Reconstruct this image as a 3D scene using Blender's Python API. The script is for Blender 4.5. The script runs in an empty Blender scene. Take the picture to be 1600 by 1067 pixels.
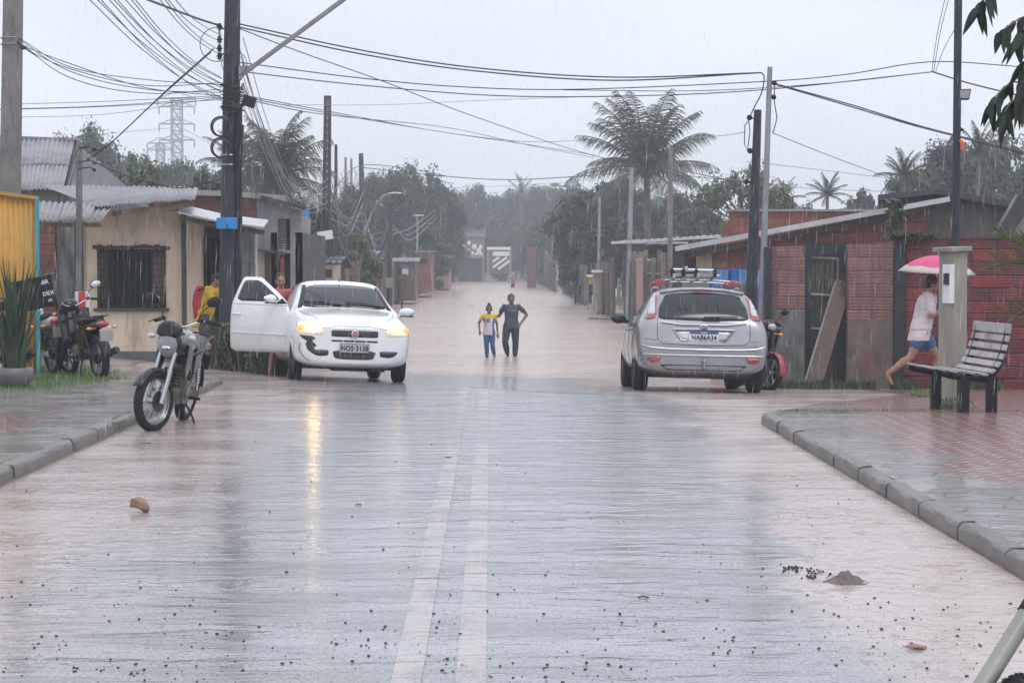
import bpy, bmesh, math, random
from mathutils import Vector as V, Matrix, Euler, noise
from mathutils.bvhtree import BVHTree
from mathutils.geometry import delaunay_2d_cdt
random.seed(7)
R = math.radians
PI = math.pi
scn = bpy.context.scene
col = scn.collection

# ------------------------------------------------------------------ camera
F = 3000.0                       # focal length in pixels of the 1600 px wide photograph
cam_d = bpy.data.cameras.new('camera'); cam = bpy.data.objects.new('camera', cam_d); col.objects.link(cam)
cam_d.sensor_width = 36; cam_d.lens = 36 * F / 1600
cam_d.clip_end = 3000; cam_d.clip_start = 0.1
CAMZ = 1.6
cam.location = (0, 0, CAMZ)
cam.rotation_euler = (R(90) - math.atan(123.5 / F), 0, -math.atan(34 / F))
scn.camera = cam
_CM = cam.rotation_euler.to_matrix()
def P(px, py, Y):
    """world point seen at photograph pixel (px, py) at distance Y down the street"""
    d = _CM @ V(((px - 800) / F, -(py - 533.5) / F, -1))
    d *= Y / d.y
    return V((d.x, Y, CAMZ + d.z))

# ------------------------------------------------------------------ sky, sun, exposure
SUN_EL, SUN_ROT = R(62), R(150)
w = bpy.data.worlds.new('World'); scn.world = w; w.use_nodes = True
nt = w.node_tree; nt.nodes.clear()
def N(nt, t, **k):
    n = nt.nodes.new(t)
    for a, b in k.items(): setattr(n, a, b)
    return n
out = N(nt, 'ShaderNodeOutputWorld'); bg = N(nt, 'ShaderNodeBackground'); bg.inputs[1].default_value = 0.1
sky = N(nt, 'ShaderNodeTexSky', sky_type='NISHITA', sun_disc=False, sun_elevation=SUN_EL, sun_rotation=SUN_ROT)
tc = N(nt, 'ShaderNodeTexCoord'); sep = N(nt, 'ShaderNodeSeparateXYZ')
nt.links.new(tc.outputs['Generated'], sep.inputs[0])
ramp = N(nt, 'ShaderNodeValToRGB')                       # overcast cloud: zenith brighter than horizon
ramp.color_ramp.elements[0].position = 0.0; ramp.color_ramp.elements[0].color = (0.71, 0.745, 0.815, 1)
ramp.color_ramp.elements[1].position = 0.95; ramp.color_ramp.elements[1].color = (.98, 1.0, 1.05, 1)
e = ramp.color_ramp.elements.new(0.16); e.color = (0.69, 0.725, 0.80, 1)
nt.links.new(sep.outputs['Z'], ramp.inputs[0])
mp = N(nt, 'ShaderNodeMapping'); mp.inputs['Scale'].default_value = (1, 1, 2.2); nt.links.new(tc.outputs['Generated'], mp.inputs[0])
nz = N(nt, 'ShaderNodeTexNoise'); nz.inputs['Scale'].default_value = 3.2; nz.inputs['Detail'].default_value = 4; nz.inputs['Roughness'].default_value = .5
nt.links.new(mp.outputs[0], nz.inputs['Vector'])
mr = N(nt, 'ShaderNodeMapRange'); mr.inputs[1].default_value = .3; mr.inputs[2].default_value = .7; mr.inputs[3].default_value = 8.9; mr.inputs[4].default_value = 11.6
nt.links.new(nz.outputs[0], mr.inputs[0])
mul = N(nt, 'ShaderNodeVectorMath', operation='SCALE'); nt.links.new(ramp.outputs[0], mul.inputs[0]); nt.links.new(mr.outputs[0], mul.inputs['Scale'])
mx = N(nt, 'ShaderNodeMix', data_type='RGBA'); mx.inputs[0].default_value = .94
nt.links.new(sky.outputs[0], mx.inputs[6]); nt.links.new(mul.outputs[0], mx.inputs[7])
nt.links.new(mx.outputs[2], bg.inputs[0]); nt.links.new(bg.outputs[0], out.inputs[0])
sl = bpy.data.lights.new('sun', 'SUN'); sl.energy = 0.7; sl.angle = R(20); sl.color = (1, .97, .93)
so = bpy.data.objects.new('sun', sl); col.objects.link(so)
so.rotation_euler = (R(90) - SUN_EL, 0, R(180) - SUN_ROT)
scn.view_settings.view_transform = 'Standard'; scn.view_settings.look = 'None'
scn.view_settings.exposure = 0.50; scn.view_settings.gamma = 1
scn.render.engine = 'CYCLES'
cy = scn.cycles
cy.use_denoising = True
cy.max_bounces = 6; cy.diffuse_bounces = 2; cy.glossy_bounces = 3; cy.transmission_bounces = 4; cy.volume_bounces = 2; cy.transparent_max_bounces = 12
cy.caustics_reflective = False; cy.caustics_refractive = False
cy.volume_step_rate = 10

# ------------------------------------------------------------------ ground height
WATER = -0.75
def lerp(a, b, t): return a + (b - a) * t
def clamp(x, a, b): return max(a, min(b, x))
def pw(x, pts):
    if x <= pts[0][0]: return pts[0][1]
    for (a, b), (c, d) in zip(pts, pts[1:]):
        if x <= c: return lerp(b, d, (x - a) / (c - a))
    return pts[-1][1]
KL, KR = -3.52, 2.70             # kerb faces
def road_z(x, y):
    s = pw(x, [(-7, 33), (-3.5, 27.0), (2.0, 22.8), (4, 21.8)])
    z = -0.046 * max(0, y - s)
    lim = pw(abs(x), [(5.6, -1.05), (7.5, -0.55)])
    z = max(z, lim)
    if y > 235: z = max(z, min(0.4, -0.95 + (y - 235) * .012))
    return z
def side_h(x, y):
    """extra height of the pavements, dying out where the kerbs end"""
    if x < KL:
        return .10 * clamp((26.0 - y) / 1.5, 0, 1)
    if x > KR + max(0, y - 19) * .35:
        return .10 * clamp((21.5 - y) / 2.5, 0, 1)
    return 0
def gz(x, y): return road_z(x, y) + side_h(x, y)

# ------------------------------------------------------------------ mesh helpers
def frame(d, up=V((0, 0, 1))):
    d = d.normalized()
    if abs(d.dot(up)) > .98: up = V((1, 0, 0))
    x = d.cross(up).normalized(); y = x.cross(d).normalized()
    return x, y
class MB:
    def __init__(s): s.v = []; s.f = []; s.m = []; s.mi = 0; s.X = None
    def add(s, vs, fs):
        b = len(s.v)
        for p in vs:
            p = V(p); s.v.append(s.X @ p if s.X else p)
        for f in fs: s.f.append([b + i for i in f]); s.m.append(s.mi)
        return s
    def box(s, c, size, rot=None):
        c = V(c); h = [a / 2 for a in size]; vs = []
        for sx in (-1, 1):
            for sy in (-1, 1):
                for sz in (-1, 1):
                    p = V((sx * h[0], sy * h[1], sz * h[2]))
                    if rot is not None: p = rot @ p
                    vs.append(c + p)
        return s.add(vs, [(0, 1, 3, 2), (4, 6, 7, 5), (0, 4, 5, 1), (2, 3, 7, 6), (0, 2, 6, 4), (1, 5, 7, 3)])
    def bar(s, p0, p1, wx, wy, up=V((0, 0, 1))):
        p0, p1 = V(p0), V(p1); x, y = frame(p1 - p0, up); vs = []
        for p in (p0, p1):
            for a, b in ((-1, -1), (1, -1), (1, 1), (-1, 1)): vs.append(p + x * a * wx / 2 + y * b * wy / 2)
        return s.add(vs, [(3, 2, 1, 0), (4, 5, 6, 7), (0, 1, 5, 4), (1, 2, 6, 5), (2, 3, 7, 6), (3, 0, 4, 7)])
    def tube(s, pts, r, n=8, caps=True, closed=False, sx=1, sy=1):
        pts = [V(p) for p in pts]; m = len(pts); rr = r if isinstance(r, (list, tuple)) else [r] * m
        vs = []; px = None
        for i, p in enumerate(pts):
            if closed: d = pts[(i + 1) % m] - pts[i - 1]
            else: d = pts[min(i + 1, m - 1)] - pts[max(i - 1, 0)]
            if d.length < 1e-9: d = V((0, 0, 1))
            d.normalize()
            if px is None: x, y = frame(d)
            else:
                x = px - d * px.dot(d)
                if x.length < 1e-6: x, y = frame(d)
                x.normalize(); y = d.cross(x) * -1
                y = x.cross(d)
            px = x
            for k in range(n):
                a = 2 * PI * k / n; vs.append(p + x * math.cos(a) * rr[i] * sx + y * math.sin(a) * rr[i] * sy)
        fs = []
        for i in range(m if closed else m - 1):
            j = (i + 1) % m
            for k in range(n):
                l = (k + 1) % n; fs.append((i * n + k, i * n + l, j * n + l, j * n + k))
        if caps and not closed: fs.append(tuple(range(n))[::-1]); fs.append(tuple((m - 1) * n + k for k in range(n)))
        return s.add(vs, fs)
    def cyl(s, p0, p1, r0, r1=None, n=14): return s.tube([p0, p1], [r0, r0 if r1 is None else r1], n)
    def ball(s, c, r, seg=14, rings=9, rot=None):
        c = V(c); r = (r, r, r) if not isinstance(r, (tuple, list)) else r; vs = []
        for i in range(1, rings):
            t = PI * i / rings
            for k in range(seg):
                a = 2 * PI * k / seg
                p = V((math.sin(t) * math.cos(a) * r[0], math.sin(t) * math.sin(a) * r[1], math.cos(t) * r[2]))
                vs.append(c + (rot @ p if rot is not None else p))
        for q in (1, -1):
            p = V((0, 0, q * r[2])); vs.append(c + (rot @ p if rot is not None else p))
        fs = []; T, B = len(vs) - 2, len(vs) - 1
        for k in range(seg):
            l = (k + 1) % seg
            fs.append((T, k, l)); fs.append((B, (rings - 2) * seg + l, (rings - 2) * seg + k))
            for i in range(rings - 2): fs.append((i * seg + k, (i + 1) * seg + k, (i + 1) * seg + l, i * seg + l))
        return s.add(vs, fs)
    def lathe(s, prof, n=20, M=None, caps=True):
        M = M or Matrix(); vs = []
        for r, z in prof:
            for k in range(n):
                a = 2 * PI * k / n; vs.append(M @ V((r * math.cos(a), r * math.sin(a), z)))
        fs = []
        for i in range(len(prof) - 1):
            for k in range(n):
                l = (k + 1) % n; fs.append((i * n + k, i * n + l, (i + 1) * n + l, (i + 1) * n + k))
        if caps and prof[0][0] > 1e-5: fs.append(tuple(range(n))[::-1])
        if caps and prof[-1][0] > 1e-5: fs.append(tuple((len(prof) - 1) * n + k for k in range(n)))
        return s.add(vs, fs)
    def ring(s, c, Rr, r, axis='x', n=28, m=8, M=None):
        pts = []
        for k in range(n):
            a = 2 * PI * k / n; u, v_ = math.cos(a) * Rr, math.sin(a) * Rr
            p = V((0, u, v_)) if axis == 'x' else (V((u, 0, v_)) if axis == 'y' else V((u, v_, 0)))
            p = V(c) + p
            pts.append(M @ p if M else p)
        return s.tube(pts, r, m, closed=True)
    def prism(s, poly, y0, y1, M=None):
        """poly in (x, z), extruded from y0 to y1"""
        n = len(poly); vs = [V((a, y0, b)) for a, b in poly] + [V((a, y1, b)) for a, b in poly]
        if M: vs = [M @ p for p in vs]
        fs = [tuple(range(n)), tuple(range(2 * n - 1, n - 1, -1))]
        for i in range(n): j = (i + 1) % n; fs.append((i, i + n, j + n, j))
        return s.add(vs, fs)
    def quad(s, a, b, c, d): return s.add([a, b, c, d], [(0, 1, 2, 3)])
    def sheet(s, fn, us, vs_, th=None):
        g = [[V(fn(u, v_)) for v_ in vs_] for u in us]; nu, nv = len(us), len(vs_)
        vv = [p for row in g for p in row]; fs = []
        for i in range(nu - 1):
            for j in range(nv - 1): fs.append((i * nv + j, (i + 1) * nv + j, (i + 1) * nv + j + 1, i * nv + j + 1))
        return s.add(vv, fs)
    def build(s, name, mats, parent=None, smooth=None, bevel=0, sub=0, solid=0, fix=True, loc=None):
        me = bpy.data.meshes.new(name); me.from_pydata([tuple(p) for p in s.v], [], s.f)
        mats = mats if isinstance(mats, (list, tuple)) else [mats]
        for m in mats: me.materials.append(m)
        if len(mats) > 1: me.polygons.foreach_set('material_index', s.m)
        if fix:
            bm = bmesh.new(); bm.from_mesh(me); bmesh.ops.recalc_face_normals(bm, faces=bm.faces); bm.to_mesh(me); bm.free()
        if smooth is not None:
            me.polygons.foreach_set('use_smooth', [True] * len(me.polygons)); me.set_sharp_from_angle(angle=R(smooth))
        me.update()
        o = bpy.data.objects.new(name, me); col.objects.link(o)
        if parent: o.parent = parent
        if loc: o.location = loc
        if solid: md = o.modifiers.new('solid', 'SOLIDIFY'); md.thickness = solid; md.offset = 0
        if bevel: md = o.modifiers.new('bevel', 'BEVEL'); md.width = bevel; md.segments = 2; md.limit_method = 'ANGLE'; md.angle_limit = R(40)
        if sub: md = o.modifiers.new('sub', 'SUBSURF'); md.levels = md.render_levels = sub
        return o
def tag(o, label, cat, group=None, kind=None):
    if label: o['label'] = label
    if cat: o['category'] = cat
    if group: o['group'] = group
    if kind: o['kind'] = kind
    return o
def struct(o, label=None):
    o['kind'] = 'structure'
    if label: o['label'] = label
    return o
def thing(name, label, cat, loc=(0, 0, 0), rz=0, group=None):
    o = bpy.data.objects.new(name, None); col.objects.link(o); o.location = loc; o.rotation_euler = (0, 0, rz)
    return tag(o, label, cat, group)
def dup(root, loc=None, rz=None, sc=None, label=None, parent=None):
    c = root.copy(); col.objects.link(c)
    if parent: c.parent = parent
    if loc is not None: c.location = loc
    if rz is not None: c.rotation_euler = (0, 0, rz) if not isinstance(rz, tuple) else rz
    if sc is not None: c.scale = (sc, sc, sc) if not isinstance(sc, tuple) else sc
    if label: c['label'] = label
    for ch in list(root.children): dup(ch, parent=c)
    return c
def bake(o, name=None):
    """apply the modifiers of o"""
    dg = bpy.context.evaluated_depsgraph_get(); dg.update()
    me = bpy.data.meshes.new_from_object(o.evaluated_get(dg)); o.modifiers.clear(); o.data = me
    return o

# ------------------------------------------------------------------ materials
def newmat(name):
    m = bpy.data.materials.new(name); m.use_nodes = True
    nt = m.node_tree; b = nt.nodes['Principled BSDF']; return m, nt, b
def L(nt, a, b): nt.links.new(a, b)
def coords(nt, scale=(1, 1, 1), src='Object', world=False):
    if world: g = N(nt, 'ShaderNodeNewGeometry'); o = g.outputs['Position']
    else: t = N(nt, 'ShaderNodeTexCoord'); o = t.outputs[src]
    m = N(nt, 'ShaderNodeMapping'); m.inputs['Scale'].default_value = scale; L(nt, o, m.inputs[0]); return m.outputs[0]
def noise_(nt, vec, scale, detail=4, rough=.55, dist=0):
    n = N(nt, 'ShaderNodeTexNoise'); n.inputs['Scale'].default_value = scale; n.inputs['Detail'].default_value = detail
    n.inputs['Roughness'].default_value = rough; n.inputs['Distortion'].default_value = dist
    L(nt, vec, n.inputs['Vector']); return n.outputs[0]
def mrange(nt, v, a, b, c, d, smooth=False):
    m = N(nt, 'ShaderNodeMapRange'); m.inputs[1].default_value = a; m.inputs[2].default_value = b
    m.inputs[3].default_value = c; m.inputs[4].default_value = d
    if smooth: m.interpolation_type = 'SMOOTHSTEP'
    L(nt, v, m.inputs[0]); return m.outputs[0]
def mixc(nt, f, a, b, mode='MIX'):
    m = N(nt, 'ShaderNodeMix', data_type='RGBA', blend_type=mode)
    for s, v in ((0, f), (6, a), (7, b)):
        if isinstance(v, (int, float)): m.inputs[s].default_value = v
        elif isinstance(v, tuple): m.inputs[s].default_value = (*v[:3], 1)
        else: L(nt, v, m.inputs[s])
    return m.outputs[2]
def math_(nt, op, a, b=None):
    m = N(nt, 'ShaderNodeMath', operation=op)
    for i, v in enumerate((a, b)):
        if v is None: continue
        if isinstance(v, (int, float)): m.inputs[i].default_value = v
        else: L(nt, v, m.inputs[i])
    return m.outputs[0]
def bump_(nt, h, strength, dist=.01, prev=None):
    b = N(nt, 'ShaderNodeBump'); b.inputs['Strength'].default_value = strength; b.inputs['Distance'].default_value = dist
    L(nt, h, b.inputs['Height'])
    if prev: L(nt, prev, b.inputs['Normal'])
    return b.outputs[0]
def pbr(name, c, rough=.5, metal=0, var=.18, vs=4, bump=.15, bs=40, coat=0, stain=None, stf=.5, emit=0, streak=False, spec=.5):
    """painted/worn surface: colour drifts with noise, optional stains and vertical rain streaks"""
    m, nt, b = newmat(name)
    vec = coords(nt); n = noise_(nt, vec, vs, 5)
    hi = tuple(min(1, a * (1 + var)) for a in c); lo = tuple(a * (1 - var) for a in c)
    cc = mixc(nt, mrange(nt, n, .3, .7, 0, 1), lo, hi)
    if stain:
        sv = coords(nt, (1.3, 1.3, .22)) if streak else coords(nt)
        sn = noise_(nt, sv, 3.1 if streak else 1.7, 6, .65, .3)
        cc = mixc(nt, mrange(nt, sn, .48, .66, 0, stf, True), cc, stain)
    L(nt, cc, b.inputs['Base Color'])
    L(nt, mrange(nt, n, .3, .7, max(.02, rough * .75), min(1, rough * 1.25)), b.inputs['Roughness'])
    b.inputs['Metallic'].default_value = metal; b.inputs['Coat Weight'].default_value = coat; b.inputs['Coat Roughness'].default_value = .06
    b.inputs['Specular IOR Level'].default_value = spec
    if bump: L(nt, bump_(nt, noise_(nt, vec, bs, 3), bump, .01), b.inputs['Normal'])
    if emit: b.inputs['Emission Color'].default_value = (*c, 1); b.inputs['Emission Strength'].default_value = emit
    return m
def brickmat(name, c1, c2, mortar, bw=.29, bh=.19, mw=.014, groove=0.0, stain=(.10, .09, .085), stf=.5, rough=.45, gv=0.0, gs=.4):
    """hollow clay blocks: every block its own tone, joints, and the fine ribs of the clay face"""
    m, nt, b = newmat(name)
    t = N(nt, 'ShaderNodeTexCoord'); s = N(nt, 'ShaderNodeSeparateXYZ'); L(nt, t.outputs['Object'], s.inputs[0])
    vec = coords(nt); wob = math_(nt, 'MULTIPLY', math_(nt, 'SUBTRACT', noise_(nt, vec, 2.2, 3), .5), .035)
    u = math_(nt, 'ADD', math_(nt, 'ADD', s.outputs[0], s.outputs[1]), wob); z = math_(nt, 'ADD', s.outputs[2], wob)
    def line(c, per, wd):
        f = math_(nt, 'ABSOLUTE', math_(nt, 'SUBTRACT', math_(nt, 'FRACT', math_(nt, 'DIVIDE', c, per)), .5)); q = wd / per
        return mrange(nt, f, .5 - q, .5 - q * .35, 0, 1, True)
    row = math_(nt, 'FLOOR', math_(nt, 'DIVIDE', z, bh)); u2 = math_(nt, 'ADD', u, math_(nt, 'MULTIPLY', row, bw * .47))
    cb = N(nt, 'ShaderNodeCombineXYZ'); L(nt, math_(nt, 'FLOOR', math_(nt, 'DIVIDE', u2, bw)), cb.inputs[0]); L(nt, row, cb.inputs[1])
    wn_ = N(nt, 'ShaderNodeTexWhiteNoise', noise_dimensions='2D'); L(nt, cb.outputs[0], wn_.inputs['Vector'])
    cc = mixc(nt, wn_.outputs['Value'], c1, c2)
    n1 = noise_(nt, vec, 3.4, 6, .65); cc = mixc(nt, mrange(nt, n1, .35, .7, 0, .7), cc, tuple(a * .5 for a in c2))
    mort = math_(nt, 'MAXIMUM', line(z, bh, mw), line(u2, bw, mw)); h = math_(nt, 'MULTIPLY', mort, -1.0)
    if groove:
        g = line(z, groove, groove * .3)
        if gv: g = math_(nt, 'MAXIMUM', g, line(u, gv, gv * .22))
        cc = mixc(nt, math_(nt, 'MULTIPLY', g, gs), cc, mortar); h = math_(nt, 'ADD', h, math_(nt, 'MULTIPLY', g, -.4))
    cc = mixc(nt, math_(nt, 'MULTIPLY', mort, mrange(nt, noise_(nt, vec, 5, 4), .3, .6, .35, 1)), cc, mortar)
    sn = noise_(nt, coords(nt, (1.2, 1.2, .3)), 1.9, 6, .65, .4)
    cc = mixc(nt, mrange(nt, sn, .46, .68, 0, stf, True), cc, stain)
    L(nt, cc, b.inputs['Base Color']); b.inputs['Roughness'].default_value = rough
    L(nt, bump_(nt, h, .7, .012, bump_(nt, noise_(nt, vec, 60, 3), .25, .01)), b.inputs['Normal'])
    return m
M = {}
M['black'] = pbr('black_plastic', (.012, .013, .016), .42, var=.2, bump=.05, spec=.3)
M['gloss_black'] = pbr('black_paint', (.009, .010, .013), .18, var=.1, bump=.0, coat=.25, spec=.35)
M['rubber'] = pbr('rubber', (.016, .017, .02), .65, bump=.3, bs=70, spec=.25)
M['chrome'] = pbr('chrome', (.62, .63, .65), .16, metal=1, var=.08, bump=.0)
M['alu'] = pbr('aluminium', (.40, .41, .43), .35, metal=1, var=.12, bump=.05)
M['silver'] = pbr('silver_paint', (.27, .278, .30), .32, metal=.55, var=.04, bump=.0, coat=.8)
M['white'] = pbr('white_paint', (.74, .745, .765), .22, var=.03, vs=1.5, bump=.0, coat=.8, stain=(.50, .44, .40), stf=.22)
M['whiteplain'] = pbr('white_plastic', (.72, .72, .72), .4, var=.08, bump=.05)
M['red'] = pbr('red_plastic', (.55, .03, .03), .3, var=.1, bump=.0, coat=.4)
M['darkmetal'] = pbr('dark_metal', (.05, .052, .056), .4, metal=.7, bump=.15)
M['steel'] = pbr('galvanised_steel', (.30, .31, .33), .45, metal=.6, bump=.15, stain=(.16, .13, .11), stf=.3)
M['glass_dark'] = pbr('tinted_glass', (.014, .019, .027), .07, var=.05, bump=.05, bs=60, spec=.45)
def lensmat(name, c, e=0, ec=None, rough=.08):
    m, nt, b = newmat(name)
    v = coords(nt); wv = N(nt, 'ShaderNodeTexVoronoi'); wv.inputs['Scale'].default_value = 26; L(nt, v, wv.inputs['Vector'])
    L(nt, mixc(nt, mrange(nt, wv.outputs['Distance'], 0, .6, .0, .5), c, tuple(min(1, a * 1.6 + .03) for a in c)), b.inputs['Base Color'])
    b.inputs['Roughness'].default_value = rough; b.inputs['Coat Weight'].default_value = 1
    L(nt, bump_(nt, wv.outputs['Distance'], .3, .01), b.inputs['Normal'])
    if e:
        ec = ec or c
        L(nt, mixc(nt, mrange(nt, wv.outputs['Distance'], 0, .5, 0, 1), ec, (1, .85, .6)), b.inputs['Emission Color']); b.inputs['Emission Strength'].default_value = e
    return m
M['lens_red'] = lensmat('red_lens', (.24, .012, .018))
M['lens_clear'] = lensmat('clear_lens', (.36, .37, .39))
M['lens_orange'] = lensmat('orange_lens', (.75, .22, .03))
M['bark'] = pbr('bark', (.16, .13, .11), .8, bump=.5, bs=14, var=.35)
M['wood_dark'] = pbr('weathered_wood', (.075, .062, .056), .6, bump=.4, bs=20, var=.35, stain=(.03, .03, .03), streak=True)
M['wood'] = pbr('grey_wood', (.17, .14, .125), .6, bump=.4, bs=20, var=.35, stain=(.06, .055, .05), streak=True)
M['pole'] = pbr('tarred_pole', (.022, .028, .042), .6, bump=.4, bs=18, var=.3, stain=(.09, .09, .10), stf=.4, streak=True)
M['concrete'] = pbr('concrete', (.30, .285, .275), .6, bump=.35, bs=25, var=.2, stain=(.12, .11, .105), stf=.6, streak=True)
M['pole_conc'] = pbr('pole_concrete', (.20, .185, .18), .6, bump=.35, bs=25, var=.25, stain=(.07, .068, .07), stf=.6, streak=True)
M['plaster'] = pbr('cream_plaster', (.82, .66, .50), .6, bump=.25, bs=20, var=.08, stain=(.27, .22, .18), stf=.5, streak=True)
M['roofsheet'] = pbr('fibre_cement', (.25, .25, .275), .5, bump=.2, bs=20, var=.22, stain=(.13, .125, .14), stf=.6)
M['cable'] = pbr('cable', (.022, .023, .027), .5, bump=0)
M['cable_grey'] = pbr('grey_cable', (.30, .31, .33), .5, bump=0)
M['skin'] = pbr('brown_skin', (.30, .16, .105), .5, var=.08, bump=.08, bs=60)
M['skin_dark'] = pbr('dark_skin', (.17, .09, .062), .5, var=.08, bump=.08, bs=60)
M['hair'] = pbr('black_hair', (.014, .012, .012), .45, var=.3, bump=.6, bs=60)
def cloth(name, c, stain=None):
    return pbr(name, c, .75, var=.14, vs=7, bump=.5, bs=24, stain=stain, stf=.4)
def leafmat(name, c, c2):
    m, nt, b = newmat(name)
    oi = N(nt, 'ShaderNodeNewGeometry'); n = noise_(nt, coords(nt), 1.1, 4)
    cc = mixc(nt, mrange(nt, n, .35, .65, 0, 1), c, c2)
    cc = mixc(nt, mrange(nt, oi.outputs['Random Per Island'], 0, 1, 0, .55), cc, tuple(a * .45 for a in c))
    L(nt, cc, b.inputs['Base Color']); b.inputs['Roughness'].default_value = .45
    tr = N(nt, 'ShaderNodeBsdfTranslucent'); L(nt, cc, tr.inputs[0]); ms = N(nt, 'ShaderNodeMixShader'); ms.inputs[0].default_value = .22
    L(nt, b.outputs[0], ms.inputs[1]); L(nt, tr.outputs[0], ms.inputs[2]); L(nt, ms.outputs[0], nt.nodes['Material Output'].inputs[0])
    return m
M['leaf'] = leafmat('leaf_green', (.035, .062, .028), (.062, .10, .045))
M['leaf_dark'] = leafmat('leaf_dark', (.018, .036, .024), (.032, .056, .036))
M['leaf_pale'] = leafmat('leaf_pale', (.075, .105, .05), (.11, .15, .07))
M['palm'] = leafmat('palm_green', (.065, .085, .06), (.11, .135, .09))
M['grass'] = leafmat('grass_green', (.09, .19, .03), (.17, .30, .06))

# ================================================================== SETTING: ground, road, flood, pavements, kerbs
def arange(a, b, st):
    n = max(1, int(round((b - a) / st))); return [a + (b - a) * i / n for i in range(n + 1)]
def wave_bump(nt, vec, strength=.5):
    """rain falling on standing water: small wavelets and drop rings"""
    n1 = noise_(nt, vec, 9, 3, .6, .3)
    v = N(nt, 'ShaderNodeTexVoronoi'); v.inputs['Scale'].default_value = 7; L(nt, vec, v.inputs['Vector'])
    d = v.outputs['Distance']
    ring = math_(nt, 'MULTIPLY', math_(nt, 'SINE', math_(nt, 'MULTIPLY', d, 48)), mrange(nt, d, .05, .42, 1, 0, True))
    v2 = N(nt, 'ShaderNodeTexVoronoi'); v2.inputs['Scale'].default_value = 19; L(nt, vec, v2.inputs['Vector'])
    dot = mrange(nt, v2.outputs['Distance'], 0, .22, 1, 0, True)
    h = math_(nt, 'ADD', math_(nt, 'MULTIPLY', n1, .8), math_(nt, 'ADD', math_(nt, 'MULTIPLY', ring, .22), math_(nt, 'MULTIPLY', dot, .6)))
    return bump_(nt, h, strength, .02)
def roadmat(name, paint=None):
    m, nt, b = newmat(name)
    g = N(nt, 'ShaderNodeNewGeometry'); s = N(nt, 'ShaderNodeSeparateXYZ'); L(nt, g.outputs['Position'], s.inputs[0])
    vec = coords(nt, world=True); st = coords(nt, (.5, 1.5, 1), world=True)
    x, y = s.outputs[0], s.outputs[1]
    nlow = noise_(nt, coords(nt, (1, .45, 1), world=True), .8, 5, .6, .4); nst = noise_(nt, st, 1.3, 6, .65, .5)
    # mud: washed towards both kerbs and pooled at the low end
    jig = math_(nt, 'MULTIPLY', math_(nt, 'SUBTRACT', nlow, .5), 2.6)
    right = mrange(nt, math_(nt, 'ADD', x, jig), 1.35, 2.1, 0, 1, True)
    left = mrange(nt, math_(nt, 'ADD', x, jig), -2.6, -1.2, 1, 0, True)
    far = mrange(nt, math_(nt, 'ADD', y, math_(nt, 'MULTIPLY', jig, 2.5)), 33, 39, 0, 1, True)
    mud = math_(nt, 'MAXIMUM', math_(nt, 'MAXIMUM', right, math_(nt, 'MULTIPLY', left, .85)), far)
    mudc = mixc(nt, mrange(nt, nst, .35, .7, 0, 1), (.46, .385, .375), (.40, .31, .285))
    orange = mrange(nt, noise_(nt, coords(nt, (1.2, 3.5, 1), world=True), .9, 3), .64, .72, 0, .55, True)
    mudc = mixc(nt, orange, mudc, (.36, .19, .11))
    asp = mixc(nt, mrange(nt, nst, .3, .7, 0, 1), (.15, .157, .175), (.34, .35, .385))
    grit = noise_(nt, vec, 55, 3, .7); asp = mixc(nt, mrange(nt, grit, .48, .66, 0, .8), asp, (.035, .035, .04)); asp = mixc(nt, mrange(nt, grit, .42, .30, 0, .6), asp, (.36, .36, .38))
    if paint:
        wear = noise_(nt, coords(nt, (1, .5, 1), world=True), 3.2, 7, .72)
        gap = math_(nt, 'MULTIPLY', mrange(nt, y, 16.2, 17.4, 0, 1, True), mrange(nt, y, 20.2, 21.2, 1, 0, True))
        k = math_(nt, 'MULTIPLY', mrange(nt, wear, .36, .60, .08, .66, True), math_(nt, 'SUBTRACT', 1.0, math_(nt, 'MULTIPLY', gap, .9)))
        asp = mixc(nt, k, asp, paint)
    c = mixc(nt, mud, asp, mudc); L(nt, c, b.inputs['Base Color'])
    film = math_(nt, 'ADD', mrange(nt, nst, .38, .60, .16, .04, True), mrange(nt, grit, .45, .7, 0, .16))
    L(nt, mrange(nt, mud, 0, 1, 0, 1), b.inputs['Coat Weight']) if False else None
    rough = math_(nt, 'ADD', film, math_(nt, 'MULTIPLY', mud, .05)); L(nt, rough, b.inputs['Roughness'])
    b.inputs['IOR'].default_value = 1.9
    # flowing sheet of water: ripples lie across the road
    rpa = noise_(nt, coords(nt, (.7, 2.2, 1), world=True), 1.5, 3, .5, 1.2); rpb = noise_(nt, coords(nt, (.9, 3.2, 1), world=True), 5.5, 2, .5, .8); rp = math_(nt, 'ADD', rpa, math_(nt, 'MULTIPLY', rpb, .30))
    rp2 = noise_(nt, vec, 60, 3, .7)
    vd = N(nt, 'ShaderNodeTexVoronoi'); vd.inputs['Scale'].default_value = 9; L(nt, vec, vd.inputs['Vector']); dots = mrange(nt, vd.outputs['Distance'], .0, .16, 1, 0, True)
    h = math_(nt, 'ADD', math_(nt, 'ADD', rp, math_(nt, 'MULTIPLY', rp2, .022)), math_(nt, 'MULTIPLY', dots, .12))
    n1 = bump_(nt, h, .27, .05)
    w2 = wave_bump(nt, vec, .50); mixn = N(nt, 'ShaderNodeMix', data_type='VECTOR')
    L(nt, mud, mixn.inputs[0]); L(nt, n1, mixn.inputs[4]); L(nt, w2, mixn.inputs[5]); L(nt, mixn.outputs[1], b.inputs['Normal'])
    return m
M['road'] = roadmat('wet_asphalt'); M['paint'] = roadmat('road_paint', (.47, .39, .36))
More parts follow.
